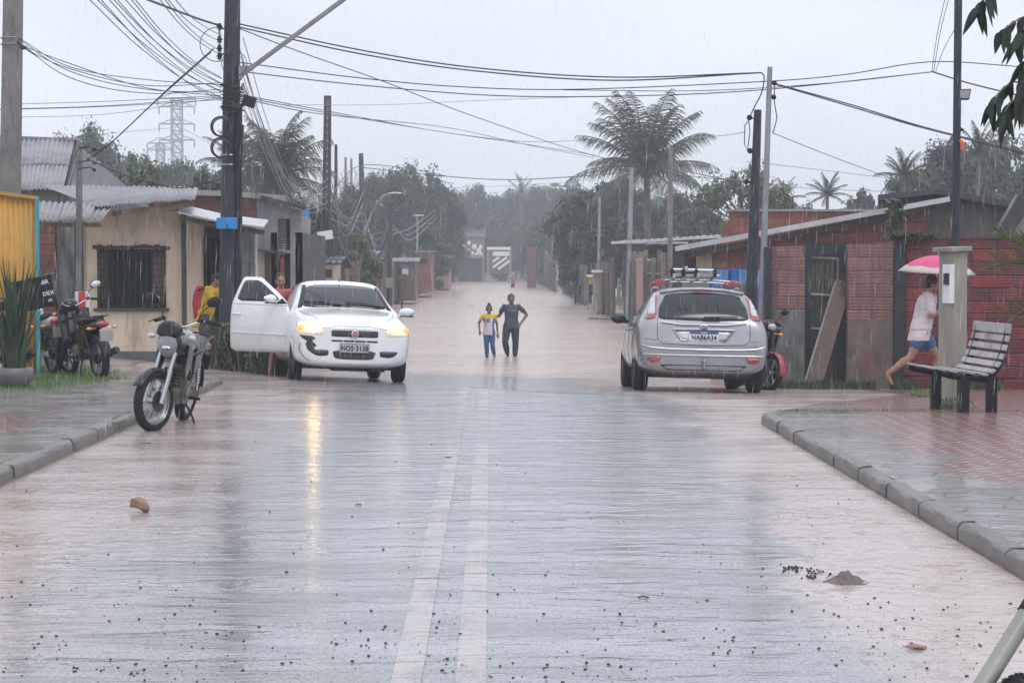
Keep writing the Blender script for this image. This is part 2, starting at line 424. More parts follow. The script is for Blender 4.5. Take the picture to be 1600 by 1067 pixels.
def watermat():
    m, nt, b = newmat('muddy_flood'); st = coords(nt, (.35, 1.1, 1), world=True); vec = coords(nt, world=True)
    n = noise_(nt, st, .35, 6, .62, .8)
    L(nt, mixc(nt, mrange(nt, n, .35, .68, 0, 1), (.58, .475, .435), (.50, .37, .32)), b.inputs['Base Color'])
    b.inputs['Roughness'].default_value = .16; b.inputs['IOR'].default_value = 1.33
    h = noise_(nt, coords(nt, (.5, 1.6, 1), world=True), 1.3, 3, .55, 1.0)
    L(nt, bump_(nt, h, .8, .12, wave_bump(nt, vec, .6)), b.inputs['Normal']); return m
M['flood'] = watermat()
def pavemat(name, side):
    m, nt, b = newmat(name)
    g = N(nt, 'ShaderNodeNewGeometry'); s = N(nt, 'ShaderNodeSeparateXYZ'); L(nt, g.outputs['Position'], s.inputs[0]); vec = coords(nt, world=True)
    def bricks(w_, h_, rot, c1, c2, mo, ms=.012):
        mp = N(nt, 'ShaderNodeMapping'); mp.inputs['Rotation'].default_value = (0, 0, rot); L(nt, g.outputs['Position'], mp.inputs[0])
        br = N(nt, 'ShaderNodeTexBrick'); L(nt, mp.outputs[0], br.inputs['Vector']); br.inputs['Scale'].default_value = 1
        br.inputs['Brick Width'].default_value = w_; br.inputs['Row Height'].default_value = h_; br.inputs['Mortar Size'].default_value = ms
        br.inputs['Color1'].default_value = (*c1, 1); br.inputs['Color2'].default_value = (*c2, 1); br.inputs['Mortar'].default_value = (*mo, 1); return br
    grey = bricks(.42, .24, .35, (.15, .147, .152), (.27, .26, .265), (.10, .095, .095), .014)
    red = bricks(.23, .115, .8 if side > 0 else .4, (.20, .060, .045), (.14, .042, .036), (.46, .38, .37), .011)
    nl = noise_(nt, coords(nt, (1, .6, 1), world=True), .75, 5, .6, .4); jig = math_(nt, 'MULTIPLY', math_(nt, 'SUBTRACT', nl, .5), 3.2)
    if side > 0: k = math_(nt, 'MULTIPLY', mrange(nt, math_(nt, 'ADD', s.outputs[0], jig), 3.3, 3.75, 0, 1, True), mrange(nt, s.outputs[1], 9.5, 12, 0, 1))
    else: k = math_(nt, 'MAXIMUM', math_(nt, 'MULTIPLY', mrange(nt, math_(nt, 'ADD', s.outputs[0], jig), -4.35, -4.0, 1, 0, True), mrange(nt, s.outputs[1], 18.5, 19.5, 1, 0)),
                    mrange(nt, nl, .6, .66, 0, .8, True))
    c = mixc(nt, k, grey.outputs[0], red.outputs[0])
    # silt and standing film
    silt = mrange(nt, noise_(nt, coords(nt, (1, 1.6, 1), world=True), 1.0, 6, .62, .6), .44, .60, .0, .85, True)
    silt = math_(nt, 'MULTIPLY', silt, mrange(nt, k, 0, 1, 1, .35))
    c = mixc(nt, silt, c, (.33, .30, .31)); L(nt, c, b.inputs['Base Color'])
    L(nt, mrange(nt, silt, 0, .7, .20, .07), b.inputs['Roughness']); b.inputs['IOR'].default_value = 1.45
    h = math_(nt, 'ADD', math_(nt, 'MULTIPLY', mixc(nt, k, grey.outputs['Fac'], red.outputs['Fac']), -.8), math_(nt, 'MULTIPLY', noise_(nt, coords(nt, (1, 2, 1), world=True), 7, 4), 1.6))
    hb = N(nt, 'ShaderNodeBump'); hb.inputs['Distance'].default_value = .008; L(nt, mrange(nt, silt, 0, .6, .9, .3), hb.inputs['Strength']); L(nt, h, hb.inputs['Height'])
    L(nt, hb.outputs[0], b.inputs['Normal']); return m
M['paveL'] = pavemat('left_pavers', -1); M['paveR'] = pavemat('right_pavers', 1)
M['earth'] = pbr('muddy_earth', (.17, .115, .085), .45, bump=.5, bs=8, var=.3, stain=(.07, .085, .035), stf=.8)
M['kerb'] = pbr('kerb_stone', (.165, .152, .15), .42, bump=.8, bs=34, var=.32, stain=(.085, .08, .08), stf=.6)

def xl(y): return pw(y, [(25.0, KL), (26.5, -4.2), (30, -5.6), (60, -6)])
def xr(y): return pw(y, [(19.2, KR), (20.6, 3.1), (23, 4.4), (26, 5.6), (60, 6)])
def gridsheet(name, xs, ys, zf, mat, warp=None):
    b = MB(); b.sheet(lambda x, y: ((warp(x, y) if warp else x), y, zf((warp(x, y) if warp else x), y)), xs, ys)
    o = b.build(name, mat, smooth=60, fix=False)
    if o.data.polygons[0].normal.z < 0:
        o.data.flip_normals()
    return struct(o)
xs = [-900, -300, -120, -60, -40, -26] + arange(-20, 20, .8) + [26, 40, 60, 120, 300, 900]
ys = [-40, -10] + arange(-4, 60, .8) + arange(62, 150, 4) + arange(160, 300, 8) + [340, 420, 600, 1000, 1800]
def earth_z(x, y):
    z = gz(x, y) - .035
    if y > 235 or abs(x) > 30: z += clamp((abs(x) - 30) / 200, 0, 1) * 4
    return z
ground = gridsheet('ground', xs, ys, earth_z, M['earth'])
U = arange(0, 1, .04)
road = gridsheet('road', U, arange(-4, 56, .35), lambda x, y: road_z(x, y), M['road'], lambda u, y: lerp(xl(y), xr(y), u))
mk = MB()
for cx in (-.322, -.075):
    yy = arange(1, 24.6, .4)
    mk.sheet(lambda x, y: (x, y, road_z(x, y) + .004), [cx - .058, cx + .058], yy)
o = mk.build('road_marking', M['paint'], fix=False)
if o.data.polygons[0].normal.z < 0: o.data.flip_normals()
struct(o, 'worn pale double centre line on the wet road')
wb = MB(); wb.sheet(lambda x, y: (x, y, WATER), [-45, -20, -8, 8, 20, 45], arange(34, 262, 12))
o = wb.build('flood_water', M['flood'], fix=False)
if o.data.polygons[0].normal.z < 0: o.data.flip_normals()
struct(o, 'pinkish brown flood water filling the street')
struct(gridsheet('pavement', arange(0, 1, .06), arange(-4, 33, .4), lambda x, y: gz(min(x, KL - .01), y) + .004, M['paveL'], lambda u, y: lerp(-13, min(KL - .10, xl(y) - .02 if y > 25.3 else 9), u)), 'wet grey paved footway on the left')
struct(gridsheet('pavement', arange(0, 1, .05), arange(-4, 30, .4), lambda x, y: gz(x, y), M['paveR'], lambda u, y: lerp(xr(y) + (.10 if y < 20.4 else 0), 15, u)), 'wet red brick footway on the right')
def kerb(name, pts, side, label):
    """row of kerb stones with open joints, following pts"""
    b = MB(); d = 0; i = 0
    prof = [(0, -.05), (0, .070), (.012, .092), (.03, .102), (.105, .106), (.105, -.05)]
    segs = []
    for p, q in zip(pts, pts[1:]):
        p, q = V(p), V(q); n = max(1, int((q - p).length / .98)); 
        for k in range(n): segs.append((p.lerp(q, k / n), p.lerp(q, (k + 1) / n)))
    for p, q in segs:
        t = (q - p).normalized(); nrm = V((-t.y, t.x)) if side < 0 else V((t.y, -t.x))
        p2 = p + t * .018 + nrm * random.uniform(-.008, .008); q2 = q - t * .018 + nrm * random.uniform(-.008, .008)
        za, zb = road_z(p2.x, p2.y), road_z(q2.x, q2.y); dz = random.uniform(-.006, .008)
        fa = clamp((pts[-1][1] - p2.y) / .9, .15, 1); fb = clamp((pts[-1][1] - q2.y) / .9, .1, 1)
        vs = []; nn = 12
        for j in range(nn + 1):
            c = p2.lerp(q2, j / nn); z = lerp(za, zb, j / nn); f = lerp(fa, fb, j / nn)
            for u, h in prof: vs.append((c.x + nrm.x * u, c.y + nrm.y * u, z + (h + dz + .010 * noise.noise(V((c.x * 9 + u * 40, c.y * 9, h * 30))) + random.uniform(-.0025, .0025)) * f if h > 0 else z + h))
        fs = [tuple(range(6)), tuple(nn * 6 + a for a in range(5, -1, -1))]
        for j in range(nn):
            for a in range(6): c_ = (a + 1) % 6; fs.append((j * 6 + a, j * 6 + c_, (j + 1) * 6 + c_, (j + 1) * 6 + a))
        b.add(vs, fs)
    return struct(b.build(name, M['kerb'], smooth=28), label)
kerb('kerb', [(KL, -4), (KL, 25.3), (KL - .25, 25.9)], -1, 'grey kerb stones along the left footway')
kerb('kerb', [(KR, -4), (KR, 19.0), (KR + .3, 20.0), (KR + .75, 20.6)], 1, 'grey rounded kerb stones along the right footway')

# grass verge under the parked motorbikes
def blades(name, mat, region, n, h, wd, label, seed=3):
    rnd = random.Random(seed); b = MB(); k = 0
    while k < n:
        x, y = region(rnd)
        if x is None: continue
        k += 1; a = rnd.uniform(0, PI); hh = h * rnd.uniform(.5, 1.3); z = gz(x, y) - .01
        dx, dy = math.cos(a) * wd, math.sin(a) * wd; lx, ly = rnd.uniform(-.5, .5) * hh, rnd.uniform(-.5, .5) * hh
        b.add([(x - dx, y - dy, z), (x + dx, y + dy, z), (x + lx, y + ly, z + hh)], [(0, 1, 2)])
    return tag(b.build(name, mat, fix=False), label, 'grass', kind='stuff')
def greg(rnd):
    y = rnd.uniform(22.2, 29.5); x = rnd.uniform(-10.5, -4.6)
    lim = pw(y, [(22.2, -5.35), (23, -4.75), (24, -4.85), (26, -5.0), (29.5, -5.9)]) + .15 * math.sin(y * 9) + .1 * math.sin(y * 23)
    near = 22.3 + .25 * math.sin(x * 5) + (0.9 if x > -5.1 else 0)
    return (x, y) if x < lim and y > near else (None, None)
blades('grass', M['grass'], greg, 16000, .07, .006, 'bright green grass verge under the parked motorbikes')
def wreg(rnd):
    x = rnd.uniform(4.3, 9.3); y = 30.3 - (x - 4.5) * .33 - abs(rnd.gauss(0, .22)) - .1
    return (x, y) if noise.noise(V((x * 1.7, 0, 3))) > -.12 else (None, None)
blades('weeds', M['leaf_pale'], wreg, 2600, .15, .012, 'low green weeds at the foot of the brick fence', 5)
def wreg2(rnd):
    x = rnd.gauss(3.6, .9); y = rnd.gauss(19.6, .22); return (x, y) if x > 2.9 else (None, None)
blades('grass', M['grass'], wreg2, 500, .035, .006, 'sparse grass growing in the joints at the end of the right kerb', 6)

# loose grit washed over the road
def pebbles():
    rnd = random.Random(11); b = MB()
    for k in range(2200):
        y = 6.8 + abs(rnd.gauss(0, 1)) * (1.3 if k % 3 else 5); x = rnd.uniform(-1, 1) * (y * .27 + .3) + .1
        if not (KL + .1 < x < KR - .1) or y > 24 or noise.noise(V((x * 2.1, y * 1.3, 7))) < rnd.uniform(-.45, .25): continue
        s = rnd.choice([.0012, .0015, .002, .002, .0025, .003, .004, .005, .007])
        b.ball((x, y, road_z(x, y) + s * .4), (s * rnd.uniform(.8, 1.4), s * rnd.uniform(.7, 1.3), s * rnd.uniform(.4, .8)), rnd.choice((5, 6, 7)), 4, Matrix.Rotation(rnd.uniform(-.6, .6), 3, 'X') @ Matrix.Rotation(rnd.uniform(0, 3), 3, 'Z'))
    for k in range(60):
        cx, cy = rnd.choice([(1.58, 9.95), (1.68, 9.85), (1.63, 9.7)]); x, y = cx + rnd.gauss(0, .028), cy + rnd.gauss(0, .08); s = rnd.uniform(.003, .009)
        b.ball((x, y, s * .5), (s, s, s * .8), 6, 4)
    return b
tag(pebbles().build('gravel', pbr('dark_grit', (.035, .028, .03), .6), smooth=60), 'dark grit and seeds scattered over the near road', 'gravel', kind='stuff')

# ================================================================== VEHICLE TOOLS
def loft_body(name, st, mats, parent, sub=3, cuts=()):
    """st: stations (y, z_bottom, [(w, z) x 8]); closed, symmetric, subdivided, wheel arches cut out"""
    vs = []; ring = 15                                    # bottom centre, 7 right, top centre ... mirrored
    rows = []
    for y, zb, p in st:
        row = [(0, y, zb)] + [(w_, y, z) for w_, z in p[:7]] + [(0, y, p[7][1])] + [(-w_, y, z) for w_, z in p[:7][::-1]]
        rows.append(row); vs += row
    n = len(rows[0]); fs = []
    for i in range(len(rows) - 1):
        for k in range(n): l = (k + 1) % n; fs.append((i * n + k, i * n + l, (i + 1) * n + l, (i + 1) * n + k))
    for base, flip in ((0, False), ((len(rows) - 1) * n, True)):
        for k in range(0, 8):
            a, b_, c, d = k, k + 1, n - 1 - k, (n - k) % n
            f = [base + a, base + b_, base + c, base + d]
            if k == 0: f = [base, base + 1, base + n - 1]
            if k == 7: f = [base + 7, base + 8, base + 9]
            f = list(dict.fromkeys(f))
            fs.append(tuple(f if flip else f[::-1]))
    b = MB(); b.add(vs, fs); o = b.build(name, mats, parent, sub=sub); bake(o)
    bvh = BVHTree.FromPolygons([v.co.copy() for v in o.data.vertices], [tuple(p.vertices) for p in o.data.polygons])
    for cut in cuts:
        c = cut.build('cutter', mats); 
        md = o.modifiers.new('cut', 'BOOLEAN'); md.object = c; md.operation = 'DIFFERENCE'; md.solver = 'EXACT'; bpy.context.view_layer.update()
        nf = len(o.data.polygons); bake(o); me = c.data; bpy.data.objects.remove(c); bpy.data.meshes.remove(me)
    me = o.data
    # faces of the cuts lie off the skin: give them the dark lining
    if len(mats) > 1:
        for p in me.polygons:
            h = bvh.find_nearest(p.center); p.material_index = 1 if h[3] > .004 else 0
    me.polygons.foreach_set('use_smooth', [True] * len(me.polygons)); me.set_sharp_from_angle(angle=R(35))
    return o, bvh
def ray(bvh, a, b, ax):
    if ax == '-y': o, d = V((a, -6, b)), V((0, 1, 0))
    elif ax == '+y': o, d = V((a, 6, b)), V((0, -1, 0))
    elif ax == '-x': o, d = V((-3, a, b)), V((1, 0, 0))
    elif ax == '+x': o, d = V((3, a, b)), V((-1, 0, 0))
    else: o, d = V((a, b, 4)), V((0, 0, -1))
    h = bvh.ray_cast(o, d)
    if h[0] is None:
        q = {'-y': V((a, -1.5, b)), '+y': V((a, 1.5, b)), '-x': V((-.8, a, b)), '+x': V((.8, a, b)), 'z': V((a, b, 1.4))}[ax]
        hn_ = bvh.find_nearest(q); return hn_[0], hn_[1]
    n = h[1]
    if n.dot(d) > 0: n = -n
    return h[0], n
def chaikin(poly, it=2, q=.2):
    for _ in range(it):
        o = []
        for i in range(len(poly)):
            a, b = poly[i], poly[(i + 1) % len(poly)]
            o += [(lerp(a[0], b[0], q), lerp(a[1], b[1], q)), (lerp(a[0], b[0], 1 - q), lerp(a[1], b[1], 1 - q))]
        poly = o
    return poly
def patch(bvh, poly, ax, off, mat, name, parent, res=.05, th=.012, rnd=2, q=.18, flat=False):
    """panel following the body skin inside a polygon drawn in side/front/top view"""
    if rnd: poly = chaikin(poly, rnd, q)
    pts = []
    for i in range(len(poly)):
        a, b = V(poly[i]), V(poly[(i + 1) % len(poly)]); n = max(1, int((b - a).length / res))
        pts += [a.lerp(b, k / n) for k in range(n)]
    nb = len(pts); edges = [(i, (i + 1) % nb) for i in range(nb)]
    x0, x1 = min(p.x for p in pts), max(p.x for p in pts); y0, y1 = min(p.y for p in pts), max(p.y for p in pts)
    for u in arange(x0, x1, res)[1:-1]:
        for v_ in arange(y0, y1, res)[1:-1]: pts.append(V((u + .0007 * math.sin(v_ * 91), v_ + .0005 * math.sin(u * 77))))
    r = delaunay_2d_cdt(pts, edges, [], 1, 1e-5)
    b = MB(); vv = []
    for p in r[0]:
        h, n = ray(bvh, p.x, p.y, ax); vv.append(h + n * off)
    b.add(vv, [tuple(f) for f in r[2]])
    o = b.build(name, mat, parent, smooth=50)
    me = o.data; d = {'-y': V((0, -1, 0)), '+y': V((0, 1, 0)), '-x': V((-1, 0, 0)), '+x': V((1, 0, 0)), 'z': V((0, 0, 1))}[ax]
    if sum(p.normal.dot(d) * p.area for p in me.polygons) < 0: me.flip_normals()
    if th: md = o.modifiers.new('solid', 'SOLIDIFY'); md.thickness = th; md.offset = -1
    return o
def seam(b, bvh, pts, ax, r=.004, off=.0, res=.06, closed=False):
    out = []; q = pts + ([pts[0]] if closed else [])
    for a, c in zip(q, q[1:]):
        a, c = V(a), V(c); n = max(1, int((c - a).length / res))
        for k in range(n):
            h, nn = ray(bvh, *a.lerp(c, k / n), ax); out.append(h + nn * off)
    if not closed: h, nn = ray(bvh, *q[-1], ax); out.append(h + nn * off)
    b.tube(out, r, 5, closed=closed)
def wheel(parent, name, c, r, w_, rimmat, side, spokes=5, tyre=None, steer=0, wire=False):
    """car wheel: tyre with a rim child; side = +1/-1 is the outward x"""
    T = MB(); e = w_ / 2; rr = r * .62
    T.lathe([(rr, -e * .8), (rr + .02, -e * .95), (r * .86, -e), (r * .955, -e * .88), (r, -e * .6), (r, -e * .2), (r * .985, -e * .17), (r * .985, -e * .1), (r, -e * .07), (r, e * .07), (r * .985, e * .1), (r * .985, e * .17), (r, e * .2), (r, e * .6), (r * .955, e * .88), (r * .86, e), (rr + .02, e * .95), (rr, e * .8)], 36, Matrix.Rotation(PI / 2, 4, 'Y'), False)
    o = T.build(name, M['rubber'], parent, smooth=40); o.location = c; o.rotation_euler = (0, 0, steer)
    b = MB(); my = Matrix.Rotation(PI / 2, 4, 'Y')
    b.lathe([(rr + .004, -e * .8), (rr + .004, e * .8), (rr - .015, e * .82), (rr - .03, e * .5), (rr - .035, -e * .6)], 36, my, False)
    s = side; xo = s * e * .62
    b.cyl((xo - s * .03, 0, 0), (xo + s * .015, 0, 0), .055, .05, 16)
    for k in range(spokes):
        a = 2 * PI * k / spokes + .3
        b.bar((xo, math.cos(a) * .04, math.sin(a) * .04), (xo - s * .005, math.cos(a) * (rr - .01), math.sin(a) * (rr - .01)), .03, .055 if spokes < 8 else .03, V((1, 0, 0)))
    b.cyl((-s * e * .3, 0, 0), (-s * e * .2, 0, 0), rr - .03, rr - .03, 24)
    b.build('rim', rimmat, o, smooth=35)
    return o
def text(s, size, name, mat, parent, loc, rot, ext=.001, align='CENTER', xs=1):
    cu = bpy.data.curves.new(name, 'FONT'); cu.body = s; cu.size = size; cu.align_x = align; cu.align_y = 'CENTER'; cu.extrude = ext; cu.space_character = 1.08; cu.offset = size * .022
    o = bpy.data.objects.new(name, cu); col.objects.link(o); bake_me = None
    dg = bpy.context.evaluated_depsgraph_get(); dg.update(); me = bpy.data.meshes.new_from_object(o.evaluated_get(dg)); bpy.data.objects.remove(o)
    o = bpy.data.objects.new(name, me); col.objects.link(o); me.materials.clear(); me.materials.append(mat)
    o.parent = parent; o.location = loc; o.rotation_euler = rot; o.scale = (xs, 1, 1); return o
def arch(x, y, z, r, s):
    b = MB(); b.cyl((x, y, z), (x + s * .5, y, z), r, r, 40); return b

# ------------------------------------------------------------------ white hatchback, front towards us, passenger door open
def white_car():
    t = thing('hatchback', 'white compact hatchback with lit headlights, scraped bumper and one front door wide open', 'car', (-2.22, 27.62, 0), R(11.5))
    W_, dk = M['white'], M['black']
    lo = [(.765, .18), (.81, .38), (.816, .63)]
    st = [(-1.92, .24, [(.50, .25), (.60, .37), (.62, .52), (.60, .62), (.50, .69), (.36, .705), (.2, .715), (0, .72)]),
          (-1.85, .19, [(.66, .20), (.725, .36), (.745, .54), (.73, .67), (.63, .755), (.46, .785), (.25, .80), (0, .805)]),
          (-1.66, .17, [(.74, .18), (.79, .36), (.80, .58), (.775, .75), (.66, .83), (.5, .855), (.27, .868), (0, .872)]),
          (-1.2, .17, [(.76, .18), (.81, .38), (.815, .62), (.785, .83), (.68, .895), (.52, .92), (.28, .938), (0, .943)]),
          (-.86, .17, lo + [(.79, .87), (.70, .94), (.56, .965), (.30, .985), (0, .99)]),
          (-.76, .17, lo + [(.795, .89), (.735, .965), (.62, .985), (.33, 1.008), (0, 1.013)]),
          (-.66, .17, lo + [(.80, .90), (.74, .985), (.64, 1.035), (.36, 1.065), (0, 1.075)]),
          (-.35, .17, lo + [(.80, .92), (.735, 1.02), (.62, 1.20), (.42, 1.25), (0, 1.265)]),
          (-.02, .17, lo + [(.80, .93), (.735, 1.03), (.595, 1.33), (.46, 1.385), (0, 1.405)]),
          (.1, .17, lo + [(.80, .93), (.735, 1.03), (.59, 1.35), (.46, 1.402), (0, 1.425)]),
          (.5, .17, lo + [(.80, .935), (.735, 1.035), (.585, 1.36), (.45, 1.41), (0, 1.435)]),
          (1.0, .17, lo + [(.80, .945), (.73, 1.04), (.575, 1.34), (.44, 1.395), (0, 1.42)]),
          (1.45, .18, lo + [(.79, .955), (.72, 1.05), (.56, 1.30), (.43, 1.345), (0, 1.365)]),
          (1.72, .2, [(.74, .2), (.785, .38), (.795, .62), (.77, .95), (.70, 1.04), (.55, 1.19), (.41, 1.235), (0, 1.25)]),
          (1.86, .22, [(.70, .22), (.745, .4), (.755, .62), (.735, .86), (.66, .95), (.56, .99), (.36, 1.02), (0, 1.03)]),
          (1.92, .26, [(.62, .26), (.69, .4), (.70, .6), (.68, .78), (.60, .85), (.48, .87), (.3, .88), (0, .885)])]
    cuts = [arch(s * .60, y, .285, .335, s) for y in (-1.18, 1.2) for s in (-1, 1)]
    dbox = MB(); dbox.prism([(-.72, .24), (.30, .24), (.34, .95), (.30, 1.27), (-.02, 1.31), (-.62, .97), (-.72, .9)], -1.2, -.42, Matrix.Rotation(PI / 2, 4, 'Z') @ Matrix.Scale(-1, 4, V((0, 1, 0))))
    # prism is (x,z) extruded along y; the rotation turns x into y
    dbox.v = [V((p[0], p[1], p[2])) for p in dbox.v]
    cuts.append(dbox)
    body, bv = loft_body('body', st, [W_, dk], t, 3, cuts)
    # glass
    patch(bv, [(-.655, .995), (-.52, 1.325), (0, 1.352), (.52, 1.325), (.655, .995), (0, 1.025)], '-y', .004, M['glass_dark'], 'windscreen', t, .05, .008)
    patch(bv, [(-.66, .985), (-.535, 1.325), (-.49, 1.325), (-.6, 1.0)], '-y', .006, dk, 'windscreen_surround', t, .06, .006, 0)
    patch(bv, [(.66, .985), (.535, 1.325), (.49, 1.325), (.6, 1.0)], '-y', .006, dk, 'windscreen_surround', t, .06, .006, 0)
    patch(bv, [(-.62, 1.0), (-.05, 1.32), (.26, 1.33), (.26, 1.0)], '+x', .004, M['glass_dark'], 'side_window', t, .05, .006)
    patch(bv, [(.34, 1.0), (.34, 1.33), (1.1, 1.3), (1.35, 1.02)], '+x', .004, M['glass_dark'], 'side_window', t, .05, .006)
    patch(bv, [(.40, 1.0), (.40, 1.33), (1.1, 1.3), (1.35, 1.02)], '-x', .004, M['glass_dark'], 'side_window', t, .05, .006)
    patch(bv, [(-.5, 1.02), (-.42, 1.27), (.42, 1.27), (.5, 1.02)], '+y', .004, M['glass_dark'], 'rear_window', t, .05, .006)
    # lamps
    hl = [(-.775, .655), (-.735, .80), (-.57, .803), (-.43, .722), (-.425, .617), (-.71, .63)]
    on = lensmat('lit_headlight', (.70, .52, .34), .22, (1, .50, .14))
    on.node_tree.nodes['Principled BSDF'].inputs['Roughness'].default_value = .15
    for s in (-1, 1):
        h = patch(bv, [(s * a, z) for a, z in [(-x, z) for x, z in hl]], '-y', .006, on, 'headlight', t, .035, .01, 2, .2)
        lampm = MB(); lx = s * .55; hh, nn = ray(bv, lx, .70, '-y'); lampm.ball(hh + V((0, -.004, 0)), (.085, .022, .058), 16, 10)
        g = pbr('headlight_glow', (1, .66, .28), .3, emit=16 if s < 0 else 1.6); lampm.build('bulb_glow', g, h, smooth=60)
        am = MB(); hh, nn = ray(bv, s * .70, .70, '-y'); am.ball(hh + nn * .002, (.05, .03, .045), 12, 8); am.build('turn_lamp', pbr('amber_glow', (1, .33, .08), .3, emit=.7), h, smooth=60)
        o2 = patch(bv, [(s * a, z) for a, z in [(.30, .60), (.34, .60), (.34, .43), (.30, .43)]], '-y', .002, dk, 'bumper_gap', t, .05, .004, 0) if False else None
    # front grilles
    gm = pbr('grille_black', (.02, .021, .024), .4, bump=.1)
    g = patch(bv, [(-.315, .60), (-.315, .69), (.315, .69), (.315, .60)], '-y', .004, gm, 'grille', t, .04, .01, 1, .08)
    sl = MB()
    for z in (.618, .636, .654, .672):
        seam(sl, bv, [(-.30, z), (.30, z)], '-y', .0045, .008)
    sl.build('grille_slats', M['darkmetal'], g)
    for k in range(4):
        a = -.31 + k * .158; patch(bv, [(a, .533), (a, .557), (a + .145, .557), (a + .145, .533)], '-y', .003, gm, 'grille', t, .05, .008, 0)
    lg = patch(bv, [(-.30, .42), (-.26, .30), (.26, .30), (.30, .42)], '-y', .004, gm, 'lower_grille', t, .04, .01, 2, .15)
    sl = MB()
    for z in (.325, .35, .375, .40): seam(sl, bv, [(-.25, z), (.25, z)], '-y', .004, .008)
    sl.build('grille_slats', M['darkmetal'], lg)
    for s in (-1, 1): patch(bv, [(s * .34, .42), (s * .35, .345), (s * .48, .335), (s * .55, .36), (s * .60, .42)], '-y', .004, gm, 'lower_grille', t, .04, .01, 1, .15)
    # scraped, torn corner of the bumper (viewer left = car's right)
    sc = patch(bv, [(-.74, .615), (-.66, .605), (-.56, .60), (-.52, .565), (-.57, .54), (-.535, .50), (-.50, .47), (-.545, .455), (-.53, .415), (-.47, .385), (-.47, .345), (-.55, .36), (-.63, .42), (-.655, .50), (-.63, .53), (-.69, .56)],
               '-y', .005, pbr('bare_bumper', (.03, .032, .036), .5, bump=.4), 'scraped_patch', t, .03, .004, 1, .2)
    sc['label'] = 'black patch where the bumper paint is torn off'
    ct = MB(); seam(ct, bv, [(-.72, .50), (-.73, .42), (-.68, .33), (-.60, .27)], '-y', .006, .002); ct.build('bumper_crack', dk, t)
    # panel lines
    ln = MB(); seam(ln, bv, [(-.43, .715), (-.2, .738), (.2, .738), (.43, .715)], '-y', .0035, .0)
    seam(ln, bv, [(-.47, -1.72), (-.60, -1.3), (-.66, -.86)], 'z', .0035); seam(ln, bv, [(.47, -1.72), (.60, -1.3), (.66, -.86)], 'z', .0035)
    for ax in ('+x', '-x'):
        if ax == '+x': seam(ln, bv, [(-.68, .95), (-.74, .8), (-.72, .26), (.28, .26), (.30, .98)], ax)
        seam(ln, bv, [(.36, .98), (.36, .26), (1.0, .26), (1.32, .66), (1.36, .96)], ax)
    ln.build('panel_gap', dk, t)
    # badge and plate
    bd = MB(); hh, nn = ray(bv, 0, .645, '-y'); Mx = Matrix.Translation(hh + V((0, -.016, 0))) @ Matrix.Rotation(PI / 2, 4, 'X')
    bd.lathe([(.0, .014), (.040, .014), (.050, .010), (.052, .0), (.0, -.004)], 24, Mx); bo = bd.build('badge', M['chrome'], t, smooth=40)
    bi = MB(); bi.lathe([(0, .016), (.036, .016), (.036, .014)], 20, Mx); bi.build('badge_centre', pbr('badge_red', (.35, .05, .07), .3), bo)
    text('FIAT', .03, 'badge_letters', M['chrome'], bo, hh + V((0, -.034, 0)), (PI / 2, 0, 0), xs=.8)
    hh, nn = ray(bv, 0, .455, '-y'); pm = MB(); pm.box((0, hh.y - .014, .452), (.40, .012, .13)); po = pm.build('number_plate', pbr('plate_grey', (.42, .43, .44), .4, bump=.05), t, bevel=.004)
    bb = MB()
    bb.bar((-.19, hh.y - .021, .511), (.19, hh.y - .021, .511), .005, .005); bb.bar((-.19, hh.y - .021, .394), (.19, hh.y - .021, .394), .005, .005)
    bb.bar((-.193, hh.y - .021, .392), (-.193, hh.y - .021, .513), .005, .005); bb.bar((.193, hh.y - .021, .392), (.193, hh.y - .021, .513), .005, .005); bb.build('plate_border', dk, po)
    text('NOS·3138', .098, 'plate_text', M['black'], po, (0, hh.y - .022, .446), (PI / 2, 0, 0), .002, xs=.82)
    # wipers, aerial, mirrors
    wp = MB()
    for a in ((-.50, .985, -.56, 1.03), (.08, 1.0, .02, 1.04)):
        pass
    wm = MB()
    for x0, x1 in ((-.56, -.06), (.02, .50)):
        ps = [ray(bv, lerp(x0, x1, k / 6), lerp(1.075, 1.02, k / 6), '-y') for k in range(7)]
        wm.tube([h + n * .02 for h, n in ps], .011, 6)
        ps = [ray(bv, lerp(x0 + .16, x1 + .12, k / 4), lerp(1.065, 1.0, k / 4), '-y') for k in range(5)]
        wm.tube([h + n * .035 for h, n in ps], .010, 6)
    wm.build('wiper', dk, t)
    an = MB(); an.cyl((0, .0, 1.40), (0, .06, 1.475), .007, .004, 6); an.build('aerial', dk, t)
    def mirror(par, x, y, z, s, nm='wing_mirror'):
        m = MB(); m.ball((x + s * .115, y, z + .03), (.115, .055, .062), 16, 10); m.bar((x, y + .01, z - .02), (x + s * .06, y, z + .01), .05, .05)
        o = m.build(nm, W_, par, smooth=60); g_ = MB(); g_.ball((x + s * .118, y + .04, z + .03), (.10, .02, .05), 14, 8); g_.build('mirror_glass', M['chrome'], o, smooth=60)
        g_ = MB(); g_.box((x + s * .11, y + .005, z - .028), (.2, .06, .02)); g_.build('mirror_base', dk, o, bevel=.006); return o
    mirror(t, .80, -.52, .955, 1)
    # interior glimpses through the open side
    sm = MB(); sm.box((-.52, .12, .55), (.34, .46, .16)); sm.box((-.52, .38, .85), (.34, .14, .62), Matrix.Rotation(R(-12), 3, 'X')); sm.box((-.52, .44, 1.2), (.22, .1, .16)); sm.build('seat', cloth('seat_cloth', (.10, .10, .11)), t, bevel=.03)
    # wheels
    for y in (-1.18, 1.2):
        for s in (-1, 1):
            wheel(t, 'wheel', V((s * .715, y, .285)), .285, .175, M['steel'], s, 7, steer=R(-4) if y < 0 else 0)
